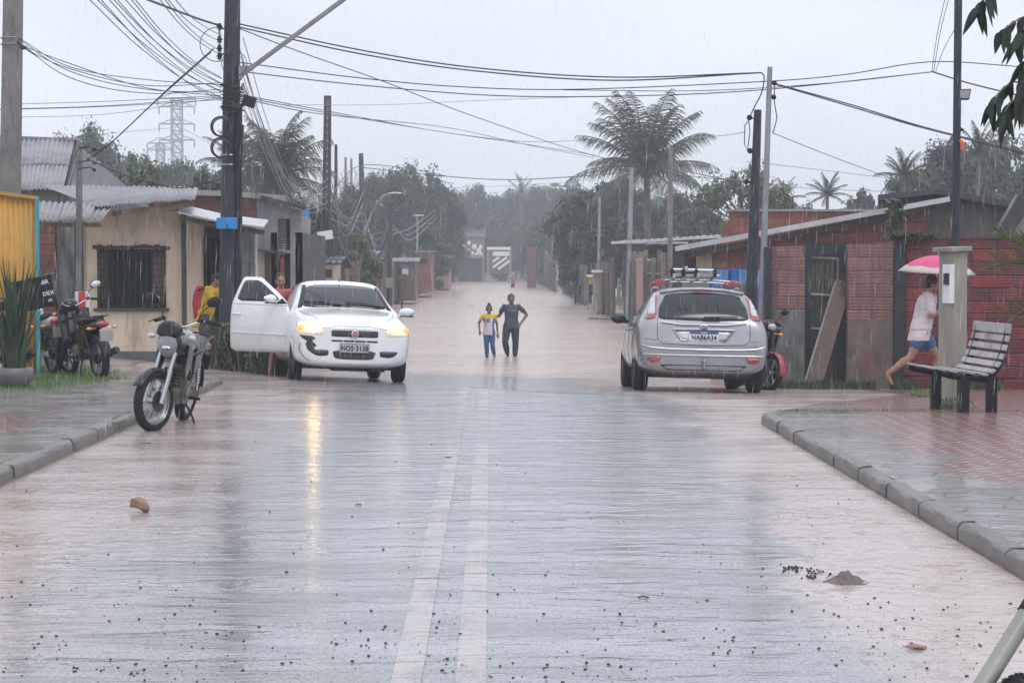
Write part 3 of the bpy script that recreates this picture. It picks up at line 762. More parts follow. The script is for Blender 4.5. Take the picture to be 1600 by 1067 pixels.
    ub = MB(); ub.box((0, 0, .2), (1.3, 3.1, .08)); ub.cyl((-.5, -1.18, .285), (.5, -1.18, .285), .03); ub.cyl((-.5, 1.2, .27), (.5, 1.2, .27), .05); ub.box((.1, -1.5, .2), (.7, .4, .12)); ub.build('underbody', dk, t)
    # the open door: its skin is cut from the same body surface
    dpoly = [(-.70, .27), (-.735, .80), (-.66, .95), (-.60, 1.005), (-.02, 1.335), (.28, 1.335), (.315, 1.0), (.305, .27)]
    hinge = V((-.80, -.70, 0))
    d = patch(bv, dpoly, '-x', .0, W_, 'door', t, .05, .055, 1, .06)
    for v_ in d.data.vertices: v_.co -= hinge
    d.location = hinge + V((0, 0, .085)); d.rotation_euler = (0, 0, R(46)); d['label'] = 'front passenger door, wide open'
    wn = patch(bv, [(-.55, .985), (-.03, 1.285), (.235, 1.285), (.255, .985)], '-x', .006, M['glass_dark'], 'window', d, .05, .068, 2, .12)
    wn.location = -hinge
    wf = patch(bv, [(-.66, .955), (-.53, 1.03), (-.47, .955)], '-x', .008, dk, 'window_corner', d, .05, .01, 0); wf.location = -hinge
    mo = mirror(d, -.81, -.50, .985, -1); mo.location = -hinge
    for c in mo.children: pass
    hd = MB(); h1, n1 = ray(bv, .14, .80, '-x'); h2, _ = ray(bv, .27, .80, '-x'); hd.tube([h1 + V((-.005, 0, 0)), h1 + V((-.035, .02, 0)), h2 + V((-.035, -.02, 0)), h2 + V((-.005, 0, 0))], .013, 8)
    ho_ = hd.build('handle', W_, d, smooth=50); ho_.location = -hinge
    dl = MB(); seam(dl, bv, [(-.70, .925), (-.3, .93), (.30, .945)], '-x', .003); lo_ = dl.build('waist_seal', dk, d); lo_.location = -hinge
    dl = MB(); seam(dl, bv, [(-.70, .52), (-.3, .53), (.29, .54)], '-x', .012, .002); lo_ = dl.build('rub_strip', W_, d, smooth=60); lo_.location = -hinge
    return t
wc = white_car()
# the body leans down the slope of the road
def seat_on(t, L_, hw=.72):
    a = t.rotation_euler.z; f = V((math.sin(a), -math.cos(a))); r = V((math.cos(a), math.sin(a)))
    p = V((t.location.x, t.location.y)); q = lambda i, j: gz(*(p + f * L_ * i + r * hw * j))
    z = [[q(i, j) for j in (-1, 1)] for i in (1, -1)]
    t.location.z = sum(z[0] + z[1]) / 4
    pitch = math.atan2(sum(z[1]) / 2 - sum(z[0]) / 2, 2 * L_); roll = -math.atan2((z[0][1] + z[1][1] - z[0][0] - z[1][0]) / 2, 2 * hw)
    t.rotation_euler = (Matrix.Rotation(a, 3, 'Z') @ Matrix.Rotation(pitch, 3, 'X') @ Matrix.Rotation(roll, 3, 'Y')).to_euler()
seat_on(wc, 1.2)

# ------------------------------------------------------------------ silver hatchback seen from behind
def silver_car():
    t = thing('hatchback', 'silver five door hatchback seen from behind with aluminium rack on its roof', 'car', (2.90, 28.1, 0), R(-.5))
    S, dk = M['silver'], M['black']
    lo = [(.80, .20), (.905, .44), (.918, .67)]
    st = [(-2.17, .33, [(.58, .34), (.74, .43), (.77, .53), (.75, .60), (.66, .635), (.48, .645), (.25, .65), (0, .652)]),
          (-2.13, .27, [(.72, .27), (.83, .42), (.855, .56), (.84, .67), (.74, .72), (.58, .74), (.32, .75), (0, .752)]),
          (-2.08, .25, [(.75, .25), (.855, .42), (.875, .60), (.86, .78), (.78, .88), (.64, .915), (.36, .935), (0, .94)]),
          (-2.02, .23, [(.79, .24), (.88, .44), (.895, .64), (.875, .86), (.80, .97), (.69, 1.02), (.40, 1.05), (0, 1.06)]),
          (-1.85, .2, [(.80, .21), (.895, .44), (.905, .66), (.885, .90), (.815, 1.01), (.71, 1.19), (.44, 1.25), (0, 1.265)]),
          (-1.70, .2, [(.80, .2), (.90, .44), (.912, .66), (.89, .92), (.815, 1.03), (.68, 1.31), (.48, 1.375), (0, 1.40)]),
          (-1.62, .2, [(.80, .2), (.90, .44), (.914, .66), (.892, .92), (.815, 1.03), (.665, 1.345), (.49, 1.415), (0, 1.445)]),
          (-1.3, .2, lo + [(.895, .93), (.81, 1.05), (.645, 1.38), (.48, 1.445), (0, 1.475)]),
          (-.5, .2, lo + [(.895, .93), (.805, 1.04), (.625, 1.40), (.48, 1.47), (0, 1.495)]),
          (.2, .2, lo + [(.89, .925), (.80, 1.03), (.62, 1.36), (.48, 1.425), (0, 1.455)]),
          (.65, .2, lo + [(.885, .92), (.80, 1.0), (.68, 1.18), (.46, 1.25), (0, 1.275)]),
          (1.1, .2, lo + [(.88, .90), (.79, .96), (.66, 1.0), (.36, 1.035), (0, 1.045)]),
          (1.6, .2, [(.78, .2), (.89, .44), (.90, .65), (.86, .80), (.74, .86), (.58, .89), (.3, .91), (0, .92)]),
          (2.0, .22, [(.68, .22), (.80, .42), (.81, .58), (.76, .68), (.64, .74), (.5, .76), (.28, .78), (0, .785)]),
          (2.17, .26, [(.5, .27), (.62, .40), (.64, .50), (.6, .58), (.5, .62), (.38, .63), (.2, .635), (0, .64)])]
    cuts = [arch(s * .68, y, .315, .37, s) for y in (-1.3, 1.32) for s in (-1, 1)]
    body, bv = loft_body('body', st, [S, dk], t, 3, cuts)
    patch(bv, [(-.62, .985), (-.60, 1.16), (-.50, 1.335), (0, 1.375), (.50, 1.335), (.60, 1.16), (.62, .985), (0, .97)], '-y', .004, M['glass_dark'], 'rear_window', t, .05, .006, 2, .12)
    tl = [(.635, 1.00), (.79, .975), (.765, 1.05), (.70, 1.27), (.665, 1.345), (.60, 1.35), (.635, 1.18)]
    for s in (-1, 1):
        o = patch(bv, [(s * a, z) for a, z in tl], '-y', .008, M['lens_red'], 'tail_light', t, .03, .01, 1, .2)
        patch(bv, [(s * a, z) for a, z in [(.652, 1.05), (.755, 1.04), (.735, 1.11), (.685, 1.27), (.645, 1.30), (.648, 1.2)]], '-y', .014, M['lens_clear'], 'reversing_lens', o, .03, .006, 1, .2)
        patch(bv, [(s * .57, .475), (s * .77, .475), (s * .76, .425), (s * .70, .395), (s * .60, .41)], '-y', .006, M['lens_red'], 'bumper_reflector', t, .03, .008, 1, .15)
    # tailgate lines, bumper ledge, plate recess
    ln = MB()
    seam(ln, bv, [(-.63, 1.0), (-.63, .72), (-.56, .655), (0, .635), (.56, .655), (.63, .72), (.63, 1.0)], '-y', .0045)
    for s in (-1, 1):
        seam(ln, bv, [(s * .635, .70), (s * .86, .72)], '-y', .004)
        ax = '+x' if s > 0 else '-x'
        seam(ln, bv, [(.65, .98), (.70, .8), (.62, .28), (-.30, .28), (-.32, 1.0)], ax); seam(ln, bv, [(-.32, .28), (-1.0, .30), (-1.24, .74), (-1.36, 1.0)], ax)
    ln.build('panel_gap', dk, t)
    rd = MB(); seam(rd, bv, [(-.58, .945), (-.3, .915), (.3, .915), (.58, .945)], '-y', .018, .004); seam(rd, bv, [(-.82, .505), (-.4, .50), (.4, .50), (.82, .505)], '-y', .016, .002)
    seam(rd, bv, [(-.84, .63), (-.72, .60), (-.5, .585), (0, .58), (.5, .585), (.72, .60), (.84, .63)], '-y', .014, .002)
    rd.build('bumper_ridge', S, t, smooth=60)
    rc = patch(bv, [(-.40, .845), (-.30, .70), (.30, .70), (.40, .845)], '-y', .003, pbr('silver_recess', (.42, .43, .46), .35, metal=.4, bump=0, coat=.5), 'plate_recess', t, .05, .005, 1, .12)
    lf = MB(); seam(lf, bv, [(-.42, .85), (.42, .85)], '-y', .014, .012); seam(lf, bv, [(-.42, .85), (-.30, .70), (-.24, .70)], '-y', .010, .008); seam(lf, bv, [(.42, .85), (.30, .70), (.24, .70)], '-y', .010, .008); lf.build('plate_frame', S, t, smooth=60)
    hh, nn = ray(bv, 0, .76, '-y'); y0 = hh.y - .022
    pm = MB(); pm.box((0, y0, .765), (.40, .012, .13)); po = pm.build('number_plate', pbr('plate_white', (.70, .71, .72), .4, bump=0), t, bevel=.004)
    pb = MB(); pb.box((0, y0 - .008, .812), (.394, .004, .034)); pb.build('plate_band', pbr('plate_blue', (.03, .08, .32), .4, bump=0), po)
    text('BRASIL', .026, 'plate_band_text', M['whiteplain'], po, (0, y0 - .012, .812), (PI / 2, 0, 0))
    text('NAB6A34', .088, 'plate_text', M['black'], po, (0, y0 - .010, .744), (PI / 2, 0, 0), .002, xs=.88)
    hh, nn = ray(bv, 0, .885, '-y'); ov = MB(); Mx = Matrix.Translation(hh + V((0, -.028, 0))) @ Matrix.Rotation(PI / 2, 4, 'X') @ Matrix.Diagonal((1.9, 1, 1, 1))
    ov.lathe([(0, .008), (.028, .008), (.034, .004), (.034, -.004), (0, -.004)], 24, Mx); bo = ov.build('badge', M['chrome'], t, smooth=40)
    oi = MB(); oi.lathe([(0, .010), (.028, .010), (.028, .006)], 24, Mx); oi.build('badge_centre', pbr('badge_blue', (.02, .05, .16), .2), bo)
    text('Ford', .034, 'badge_letters', M['chrome'], bo, hh + V((0, -.040, 0)), (PI / 2, 0, 0))
    text('FOCUS', .028, 'model_letters', M['chrome'], t, ray(bv, -.50, .70, '-y')[0] + V((0, -.006, 0)), (PI / 2, 0, 0))
    wm = MB(); ps = [ray(bv, lerp(.02, .46, k / 5), lerp(1.01, 1.02, k / 5), '-y') for k in range(6)]; wm.tube([h + n * .03 for h, n in ps], .011, 6)
    h, n = ray(bv, .06, 1.0, '-y'); wm.bar(h + n * .02 + V((-.06, 0, 0)), h + n * .025 + V((.16, 0, .004)), .05, .04); wm.build('wiper', dk, t)
    # spoiler lip
    sp = MB()
    pts = [(-.57, 1.352), (-.3, 1.395), (0, 1.405), (.3, 1.395), (.57, 1.352)]
    seam(sp, bv, pts, '-y', .026, .012); sp.build('roof_spoiler', S, t, smooth=60)
    bl = MB(); h, n = ray(bv, 0, 1.365, '-y'); bl.box(h + n * .01, (.26, .015, .022)); bl.build('brake_lamp', M['lens_red'], t)
    for s in (-1, 1):
        ax = '+x' if s > 0 else '-x'
        patch(bv, [(-.36, 1.04), (-.40, 1.37), (.12, 1.36), (.58, 1.10), (.62, 1.04)], ax, .004, M['glass_dark'], 'side_window', t, .05, .006, 1, .1)
        patch(bv, [(-.44, 1.04), (-.48, 1.37), (-1.1, 1.36), (-1.42, 1.16), (-1.30, 1.05)], ax, .004, M['glass_dark'], 'side_window', t, .05, .006, 1, .1)
        for y in (-.86, .1):
            hd = MB(); h1, n1 = ray(bv, y - .08, .86, ax); h2, _ = ray(bv, y + .08, .86, ax); hd.tube([h1, h1 + n1 * .035 + V((0, .02, 0)), h2 + n1 * .035 - V((0, .02, 0)), h2], .013, 8); hd.build('handle', S, t, smooth=50)
        m = MB(); m.ball((s * 1.0, .62, 1.03), (.115, .07, .075), 16, 10); m.bar((s * .86, .64, .98), (s * .95, .63, 1.0), .06, .05); mo = m.build('wing_mirror', dk, t, smooth=60)
        g_ = MB(); g_.ball((s * 1.0, .56, 1.03), (.095, .02, .06), 14, 8); g_.build('mirror_glass', M['glass_dark'], mo, smooth=60)
        rl = MB(); rl.tube([(s * .56, -1.25, 1.425), (s * .575, -1.1, 1.46), (s * .575, -.1, 1.47), (s * .56, .1, 1.42)], .014, 8); rl.build('roof_rail', S, t, smooth=60)
        for y in (-1.3, 1.32): wheel(t, 'wheel', V((s * .80, y, .315)), .315, .20, M['alu'], s, 5)
        ar = MB()
    patch(bv, [(-.60, .375), (.60, .375), (.50, .30), (-.50, .30)], '-y', .004, dk, 'lower_valance', t, .05, .006, 1, .1)
    hk = MB(); hk.tube([(0, -2.10, .30), (0, -2.22, .31), (0, -2.26, .34), (0, -2.26, .40)], .016, 8); hk.ball((0, -2.26, .425), .026); hk.build('tow_ball', M['steel'], t, smooth=60)
    ub = MB(); ub.box((0, 0, .22), (1.4, 3.6, .06)); ub.cyl((-.7, -1.3, .3), (.7, -1.3, .3), .05); ub.cyl((.35, -2.05, .27), (.35, -1.5, .27), .07); ub.build('underbody', dk, t)
    tw = MB()
    for x in (-.35, -.26, .02, .18):
        h1, n1 = ray(bv, x, 1.24, '-y'); h2, n2 = ray(bv, x + .03, 1.12, '-y'); tw.tube([h1 + n1 * .007, h2 + n2 * .007], .006, 5); tw.ball(h2 + n2 * .007, .014, 8, 6)
    tw.build('strap_ends', dk, t)
    return t
sc_ = silver_car(); seat_on(sc_, 1.3)
zoff = sc_.location.copy(); rrot = sc_.rotation_euler.copy()
def roof_rack():
    t = thing('roof_rack', 'aluminium load rack with black clamps and red feet on the silver car roof', 'rack', zoff); t.rotation_euler = rrot
    for y in (-1.05, -.25):
        b = MB(); b.tube([(-.56, y, 1.55), (-.3, y, 1.565), (.3, y, 1.565), (.56, y, 1.55)], .02, 8, sy=.7); b.build('cross_bar', M['alu'], t, smooth=60)
        for s in (-1, 1):
            b = MB(); b.prism([(s * .42, 1.545), (s * .50, 1.575), (s * .60, 1.55), (s * .62, 1.495), (s * .44, 1.50)], y - .05, y + .05); b.build('foot', M['lens_red'], t, bevel=.012)
    for x, z, y1 in ((-.34, 1.615, .5), (.0, 1.625, .5), (-.17, 1.72, .35), (.20, 1.655, .45)):
        b = MB(); b.bar((x, -1.2, z), (x, y1, z), .045, .065); b.build('rail', M['alu'], t, bevel=.006)
    b = MB(); b.tube([(-.36, -1.15, 1.70), (.24, -1.15, 1.70)], .027, 10); b.build('load_tube', M['alu'], t, smooth=60)
    b = MB(); b.tube([(-.40, -1.12, 1.625), (.30, -1.12, 1.63)], .02, 10); b.build('load_tube', M['alu'], t, smooth=60)
    for x in (-.36, -.20, -.02, .24):
        b = MB(); b.box((x, -1.16, 1.66), (.035, .07, .10)); b.tube([(x - .02, -1.2, 1.60), (x - .04, -1.2, 1.68), (x, -1.2, 1.735)], .012, 6); b.build('clamp', M['black'], t, bevel=.006)
    return t
roof_rack()

# ================================================================== MOTORBIKES
def moto(label, loc, rz, style='naked', paint='silver', accent='gloss_black', steer=0, lean=R(8), fork='alu', box=False, plate=None, group=None, wire=True, tail='lens_red', rear_rack=False):
    """forward is -y, rider's left is +x (the stand side)"""
    t = thing('motorcycle', label, 'motorcycle', loc, 0, group)
    t.rotation_euler = (Matrix.Rotation(rz, 3, 'Z') @ Matrix.Rotation(lean, 3, 'Y')).to_euler()
    dk, pt, ac, fk = M['black'], M[paint], M[accent], M[fork]
    cub = style == 'cub'; FA = V((0, -.66, .29)); RA = V((0, .63, .29)); HT = V((0, -.36, .92))
    ax = (HT - V((0, -.60, .37))).normalized()
    S = Matrix.Translation(HT) @ Matrix.Rotation(steer, 4, ax) @ Matrix.Translation(-HT)
    def nb(st=False): b = MB(); b.X = S if st else None; return b
    def wheel_(c, st, r=.295, w_=.045, nm='front_wheel'):
        b = nb(st); k = .80
        prof = []
        pts = [(r - .075, -.030), (r - .06, -w_ * .95), (r - .03, -w_), (r - .008, -w_ * .6), (r, 0), (r - .008, w_ * .6), (r - .03, w_), (r - .06, w_ * .95), (r - .075, .03)]
        b.lathe(pts, 40, Matrix.Translation(c) @ Matrix.Rotation(PI / 2, 4, 'Y'), False); o = b.build(nm, M['rubber'], t, smooth=50)
        b = nb(st); ri = r - .07
        b.ring(c + V((.022, 0, 0)), ri, .008, n=36, m=6); b.ring(c - V((.022, 0, 0)), ri, .008, n=36, m=6); b.ring(c, ri - .006, .016, n=36, m=6)
        b.cyl(c - V((.05, 0, 0)), c + V((.05, 0, 0)), .035, n=16)
        if wire:
            for i in range(18):
                a = 2 * PI * i / 18; a2 = a + (.35 if i % 2 else -.35); sx = .028 if i % 4 < 2 else -.028
                b.cyl(c + V((sx, math.cos(a2) * .03, math.sin(a2) * .03)), c + V((0, math.cos(a) * ri, math.sin(a) * ri)), .0028, n=4)
        else:
            for i in range(5):
                a = 2 * PI * i / 5 + .4
                for da in (-.12, .12): b.bar(c + V((0, math.cos(a) * .03, math.sin(a) * .03)), c + V((0, math.cos(a + da) * ri, math.sin(a + da) * ri)), .026, .02, V((1, 0, 0)))
        rim = b.build('rim', M['alu'], o, smooth=40)
        if nm == 'front_wheel':
            b = nb(st); b.cyl(c + V((.052, 0, 0)), c + V((.056, 0, 0)), .10, n=28); b.build('brake_disc', M['darkmetal'], o, smooth=30)
        else:
            b = nb(st); b.cyl(c + V((-.06, 0, 0)), c + V((.05, 0, 0)), .07, n=20); b.build('hub', M['darkmetal'], o, smooth=30)
        return o
    wheel_(FA, True); wheel_(RA, False, .295, .052, 'rear_wheel')
    for s in (-1, 1):
        b = nb(True); x = s * .085
        b.cyl(FA + V((x, -.01, -.02)), FA.lerp(HT, .48) + V((x, -.025, 0)), .029, .027, 12); b.cyl(FA.lerp(HT, .46) + V((x, -.025, 0)), HT + V((x, -.02, .03)), .019, n=12)
        b.build('fork_leg', fk, t, smooth=50)
    b = nb(True); b.bar(HT + V((-.11, -.03, -.10)), HT + V((.11, -.03, -.10)), .05, .03); b.bar(HT + V((-.11, -.02, .02)), HT + V((.11, -.02, .02)), .05, .025); b.build('fork_yoke', M['darkmetal'], t, bevel=.006)
    # front mudguard hugging the wheel
    def fender(c, r, a0, a1, hw, st, mat, nm, flare=.0):
        b = nb(st); n = 14
        b.sheet(lambda u, v_: (hw * v_, c.y + math.cos(lerp(a0, a1, u)) * (r - .022 * v_ * v_ + flare * max(0, .15 - u)), c.z + math.sin(lerp(a0, a1, u)) * (r - .022 * v_ * v_)), [i / n for i in range(n + 1)], [-1, -.6, 0, .6, 1])
        return b.build(nm, mat, t, smooth=60, solid=.006)
    fender(FA, .325, R(152), R(55), .055, True, ac, 'front_mudguard', .12) if not cub else fender(FA, .325, R(185), R(30), .07, True, ac, 'front_mudguard')
    # handlebar, grips, levers, mirrors
    hb = [(-.37, -.17, 1.05), (-.22, -.26, 1.075), (-.10, -.33, 1.01), (0, -.345, .985), (.10, -.33, 1.01), (.22, -.26, 1.075), (.37, -.17, 1.05)]
    b = nb(True); b.tube(hb, .012, 8); b.build('handlebar', M['chrome'], t, smooth=60)
    for s in (-1, 1):
        b = nb(True); b.tube([(s * .25, -.245, 1.072), (s * .38, -.165, 1.048)], .019, 10); b.build('grip', M['rubber'], t, smooth=40)
        b = nb(True); b.ball((s * .22, -.27, 1.08), (.035, .03, .025), 10, 6); b.tube([(s * .20, -.31, 1.07), (s * .28, -.32, 1.06), (s * .40, -.25, 1.03)], [.008, .006, .006], 6); b.build('lever', dk, t, smooth=60)
        b = nb(True); b.tube([(s * .20, -.28, 1.09), (s * .25, -.29, 1.17), (s * .335, -.27, 1.24)], .0055, 6)
        mo = b.build('mirror', dk, t, smooth=50)
        m2 = nb(True); m2.ball((s * .355, -.265, 1.265), (.085, .022, .052), 14, 8, Matrix.Rotation(s * R(-14), 3, 'Y')); m2.build('mirror_shell', dk, mo, smooth=50)
        m2 = nb(True); m2.ball((s * .355, -.25, 1.265), (.078, .012, .046), 14, 8, Matrix.Rotation(s * R(-14), 3, 'Y')); m2.build('mirror_glass', M['chrome'], mo, smooth=50)
        b = nb(True); b.cyl((s * .10, -.40, .90), (s * .20, -.42, .905), .008, n=6); b.ball((s * .235, -.425, .905), (.045, .028, .025), 12, 8); ts = b.build('turn_signal', M['lens_orange'] if cub else M['lens_clear'], t, smooth=50)
        if not cub: continue
        b = nb(False); b.cyl((s * .08, .80, .72), (s * .15, .81, .72), .008, n=6); b.ball((s * .18, .82, .72), (.04, .025, .022), 12, 8); b.build('turn_signal', M['lens_orange'], t, smooth=50)
    # headlamp with its cowl
    if not cub:
        b = nb(True); b.ball((0, -.475, .83), (.115, .045, .125), 18, 12); hl = b.build('headlight', M['lens_dim'], t, smooth=60)
        b = nb(True); b.ball((0, -.45, .835), (.135, .065, .145), 18, 12); b.build('headlight_shell', ac, hl, smooth=60)
        b = nb(True); b.ball((0, -.51, .80), (.055, .02, .022), 12, 8); b.build('reflector', M['chrome'], hl, smooth=60)
        b = nb(True); b.prism([(-.14, .93), (-.11, 1.02), (-.05, 1.06), (.05, 1.06), (.11, 1.02), (.14, .93), (.08, .90), (-.08, .90)], -.515, -.40, Matrix.Translation((0, 0, .0)) @ Matrix.Shear('XZ', 4, (0, .0)))
        c = b.build('cowl', ac, t, smooth=60, bevel=.03)
    else:
        b = nb(True); b.ball((0, -.42, 1.0), (.13, .10, .095), 18, 12); c = b.build('cowl', pt, t, smooth=60)
        b = nb(True); b.ball((0, -.475, .99), (.09, .06, .06), 14, 10); b.build('headlight', M['lens_clear'], t, smooth=60)
        b = nb(False)          # leg shields
        for s in (-1, 1):
            b.sheet(lambda u, v_: (s * lerp(.06, lerp(.24, .20, u), v_), lerp(-.40, -.24, u) + .06 * v_ * v_, lerp(.96, .40, u)), arange(0, 1, .2), [0, .4, .75, 1])
        b.build('leg_shield', pt, t, smooth=60, solid=.01)
    # tank / body
    if not cub:
        b = nb(); secs = [(-.33, .06, .80, .90), (-.26, .13, .72, .97), (-.10, .155, .71, .995), (.06, .13, .73, .95), (.16, .08, .76, .88)]
        vs = []; n = 12
        for y, hw, z0, z1 in secs:
            for k in range(n):
                a = 2 * PI * k / n; vs.append((math.copysign(abs(math.cos(a)) ** .7, math.cos(a)) * hw, y, (z0 + z1) / 2 + math.copysign(abs(math.sin(a)) ** .8, math.sin(a)) * (z1 - z0) / 2))
        fs = [tuple(range(n)), tuple(len(vs) - n + k for k in range(n))]
        for i in range(len(secs) - 1):
            for k in range(n): l = (k + 1) % n; fs.append((i * n + k, i * n + l, (i + 1) * n + l, (i + 1) * n + k))
        b.add(vs, fs); tk = b.build('fuel_tank', pt, t, smooth=70, sub=1)
        b = nb(); b.lathe([(0, .02), (.035, .02), (.04, 0)], 16, Matrix.Translation((0, -.10, .985))); b.build('filler_cap', M['chrome'], tk, smooth=40)
        for s in (-1, 1):
            b = nb(); b.prism([(-.36, .86), (-.12, .80), (-.10, .62), (-.22, .50), (-.34, .60)], s * .12, s * .155, Matrix.Rotation(-PI / 2, 4, 'Z') @ Matrix.Scale(-1, 4, V((1, 0, 0))) if False else None)
            b.v = [V((p.y, p.x, p.z)) for p in b.v]; b.build('side_shroud', ac, t, bevel=.012, smooth=50)
    b = nb(); sy = -.02 if cub else .10
    b.tube([(0, sy, .80), (0, sy + .15, .785), (0, sy + .4, .81), (0, .72, .845)], [.10, .125, .12, .08], 12, sx=1, sy=.42); b.build('seat', dk, t, smooth=60)
    b = nb(); b.tube([(0, .15, .66), (0, .45, .72), (0, .74, .775), (0, .88, .80)], [.10, .11, .085, .05], 12, sx=1, sy=.8); b.build('tail_fairing', pt if cub else ac, t, smooth=60)
    b = nb(); b.ball((0, .86, .775), (.095, .055, .05), 14, 8); b.build('tail_light', M[tail], t, smooth=60)
    for s in (-1, 1):
        b = nb(); b.tube([(s * .10, .35, .80), (s * .12, .55, .86), (s * .10, .82, .885), (0, .90, .885)], .010, 6); b.build('grab_rail', M['darkmetal'], t, smooth=60)
    fender(RA, .34, R(125), R(8), .07, False, dk, 'rear_mudguard')
    b = nb(); b.box((0, .985, .62) if cub else (0, .93, .60), (.19, .008, .15), Matrix.Rotation(R(-14), 3, 'X')); po = b.build('number_plate' if cub else 'mud_flap', M['plate_bike'] if cub else dk, t, bevel=.003)
    if plate:
        for i, l in enumerate(plate): text(l, .062, 'plate_text', dk, po, (0, .993 + .018 * i, .652 - .07 * i), (R(90 - 14), 0, PI), .001)
    # frame, engine, exhaust
    b = nb(); b.tube([(0, -.34, .86), (0, -.22, .55), (0, -.12, .32), (0, .10, .27)], .022, 8); b.tube([(0, -.34, .88), (0, .0, .74), (0, .25, .68), (0, .75, .75)], .022, 8)
    for s in (-1, 1): b.tube([(s * .10, .22, .66), (s * .10, .20, .35), (s * .08, .05, .27)], .016, 6)
    b.build('frame_tube', M['darkmetal'], t, smooth=60)
    b = nb(); b.cyl((-.13, .02, .36), (.13, .02, .36), .12, n=20); b.cyl((-.10, -.08, .34), (.10, -.08, .34), .10, n=18); b.box((0, -.06, .50), (.17, .17, .20), Matrix.Rotation(R(12), 3, 'X'))
    for k in range(5): b.box((0, -.065 - .008 * k + .0, .43 + .035 * k), (.21, .21, .010), Matrix.Rotation(R(12), 3, 'X'))
    b.cyl((.13, .02, .36), (.145, .02, .36), .085, n=18); b.build('engine', M['engine'], t, smooth=35)
    b = nb(); b.tube([(-.08, -.14, .48), (-.10, -.24, .38), (-.12, -.16, .24), (-.14, .1, .23), (-.15, .30, .27)], .018, 8); ex = b.build('exhaust_pipe', M['chrome'], t, smooth=60)
    b = nb(); b.tube([(-.155, .28, .28), (-.16, .38, .30), (-.165, .86, .40), (-.165, .90, .41)], [.025, .05, .052, .04], 12); b.cyl((-.165, .90, .41), (-.165, .915, .413), .03, n=12); b.build('silencer', M['darkmetal'] if cub else M['steel'], ex, smooth=60)
    for s in (-1, 1):
        b = nb(); b.bar((s * .075, .10, .36), (s * .075, .66, .29), .022, .045); b.build('swingarm', M['darkmetal'], t, bevel=.004)
        b = nb(); b.cyl((s * .10, .36, .70), (s * .095, .58, .34), .014, n=8)
        for k in range(9): p = V((s * .10, .36, .70)).lerp(V((s * .095, .58, .34)), .15 + k * .075); b.ring(p, .026, .005, 'z', 12, 5)
        b.build('shock_absorber', M['chrome'] if not cub else M['darkmetal'], t, smooth=60)
        b = nb(); b.cyl((s * .12, .12, .30), (s * .25, .12, .31), .016, n=8); b.build('footpeg', M['rubber'], t, smooth=50)
    b = nb(); b.bar((.085, .08, .33), (.085, .66, .30), .02, .075); b.build('chain_guard', pt if cub else dk, t, bevel=.004)
    if cub:
        b = nb()
        for s in (-1, 1): b.tube([(s * .05, .12, .30), (s * .12, .18, .16), (s * .14, .22, .01)], .012, 6)
        b.build('centre_stand', dk, t, smooth=50)
        b = nb()
        for s in (-1, 1): b.prism([(-.18, .62), (.20, .72), (.40, .64), (.32, .44), (.02, .36), (-.14, .46)], s * .08, s * .115)
        b.v = [V((p.y, p.x, p.z)) for p in b.v]; b.build('side_panel', pt, t, bevel=.01)
    else:
        b = nb(); b.tube([(.10, .10, .27), (.20, .16, .12), (.265, .20, -.02)], .011, 6); b.build('side_stand', dk, t, smooth=50)
        b = nb(); b.prism([(.14, .72), (.44, .76), (.38, .58), (.18, .52)], .10, .125); b.v = [V((p.y, p.x, p.z)) for p in b.v]; b.build('side_panel', ac, t, bevel=.01)
    return t
M['lens_dim'] = lensmat('dim_lens', (.15, .155, .165)); M['plate_bike'] = pbr('plate_grey_bike', (.42, .42, .42), .45, bump=.1); M['engine'] = pbr('engine_alloy', (.20, .185, .16), .4, metal=.6, bump=.3, bs=30)
M['tank'] = pbr('silver_grey_tank', (.20, .205, .22), .22, metal=.3, bump=0, coat=.8)
M['moto_white'] = pbr('white_fairing', (.72, .72, .73), .25, bump=0, coat=.5); M['moto_dkred'] = pbr('dark_red_fairing', (.30, .03, .045), .3, bump=0, coat=.4); M['moto_red'] = pbr('red_fairing', (.55, .035, .03), .25, bump=0, coat=.6)
zs = lambda x, y, h=0: (x, y, gz(x, y) + h)
moto('silver and black motorcycle with round headlight, leaning on its stand against the left kerb', (-3.20, 18.95, -.005), R(-5), 'naked', 'tank', 'gloss_black', R(-22), R(12))
moto('black underbone motorcycle with red tail light standing on the grass, rear towards us', zs(-5.68, 26.98, -.01), R(-149), 'cub', 'gloss_black', 'gloss_black', R(6), R(4), 'darkmetal', wire=False)
bx = moto('motorcycle with chrome silencer tip carrying the delivery box, behind the potted plant', zs(-6.25, 25.1, -.01), R(-158), 'cub', 'gloss_black', 'gloss_black', R(0), R(4), 'darkmetal', wire=False)
moto('white and red motorcycle half hidden behind the black one', zs(-6.62, 28.3, -.01), R(-148), 'cub', 'moto_white', 'moto_red', R(12), R(5), 'darkmetal', wire=False, tail='lens_red')
moto('black motorcycle with red mudguard parked beyond the silver car', (4.05, 29.6, gz(4.05, 29.6)), R(14), 'cub', 'gloss_black', 'moto_dkred', R(16), R(5), 'darkmetal', wire=False)
# red and white panel on the hidden motorcycle's load
b = MB(); b.box((0, 0, 0), (.20, .40, .30)); ld = b.build('carrier_box', M['moto_white'], bevel=.012); ld.location = P(128, 472, 27.9) ; ld.rotation_euler = (0, 0, R(15))
tag(ld, 'white carrier box with a red band behind the black motorcycle seat', 'box')
b = MB(); b.box((-.01, -.205, 0), (.10, .012, .302)); b.build('red_band', M['moto_red'], ld)
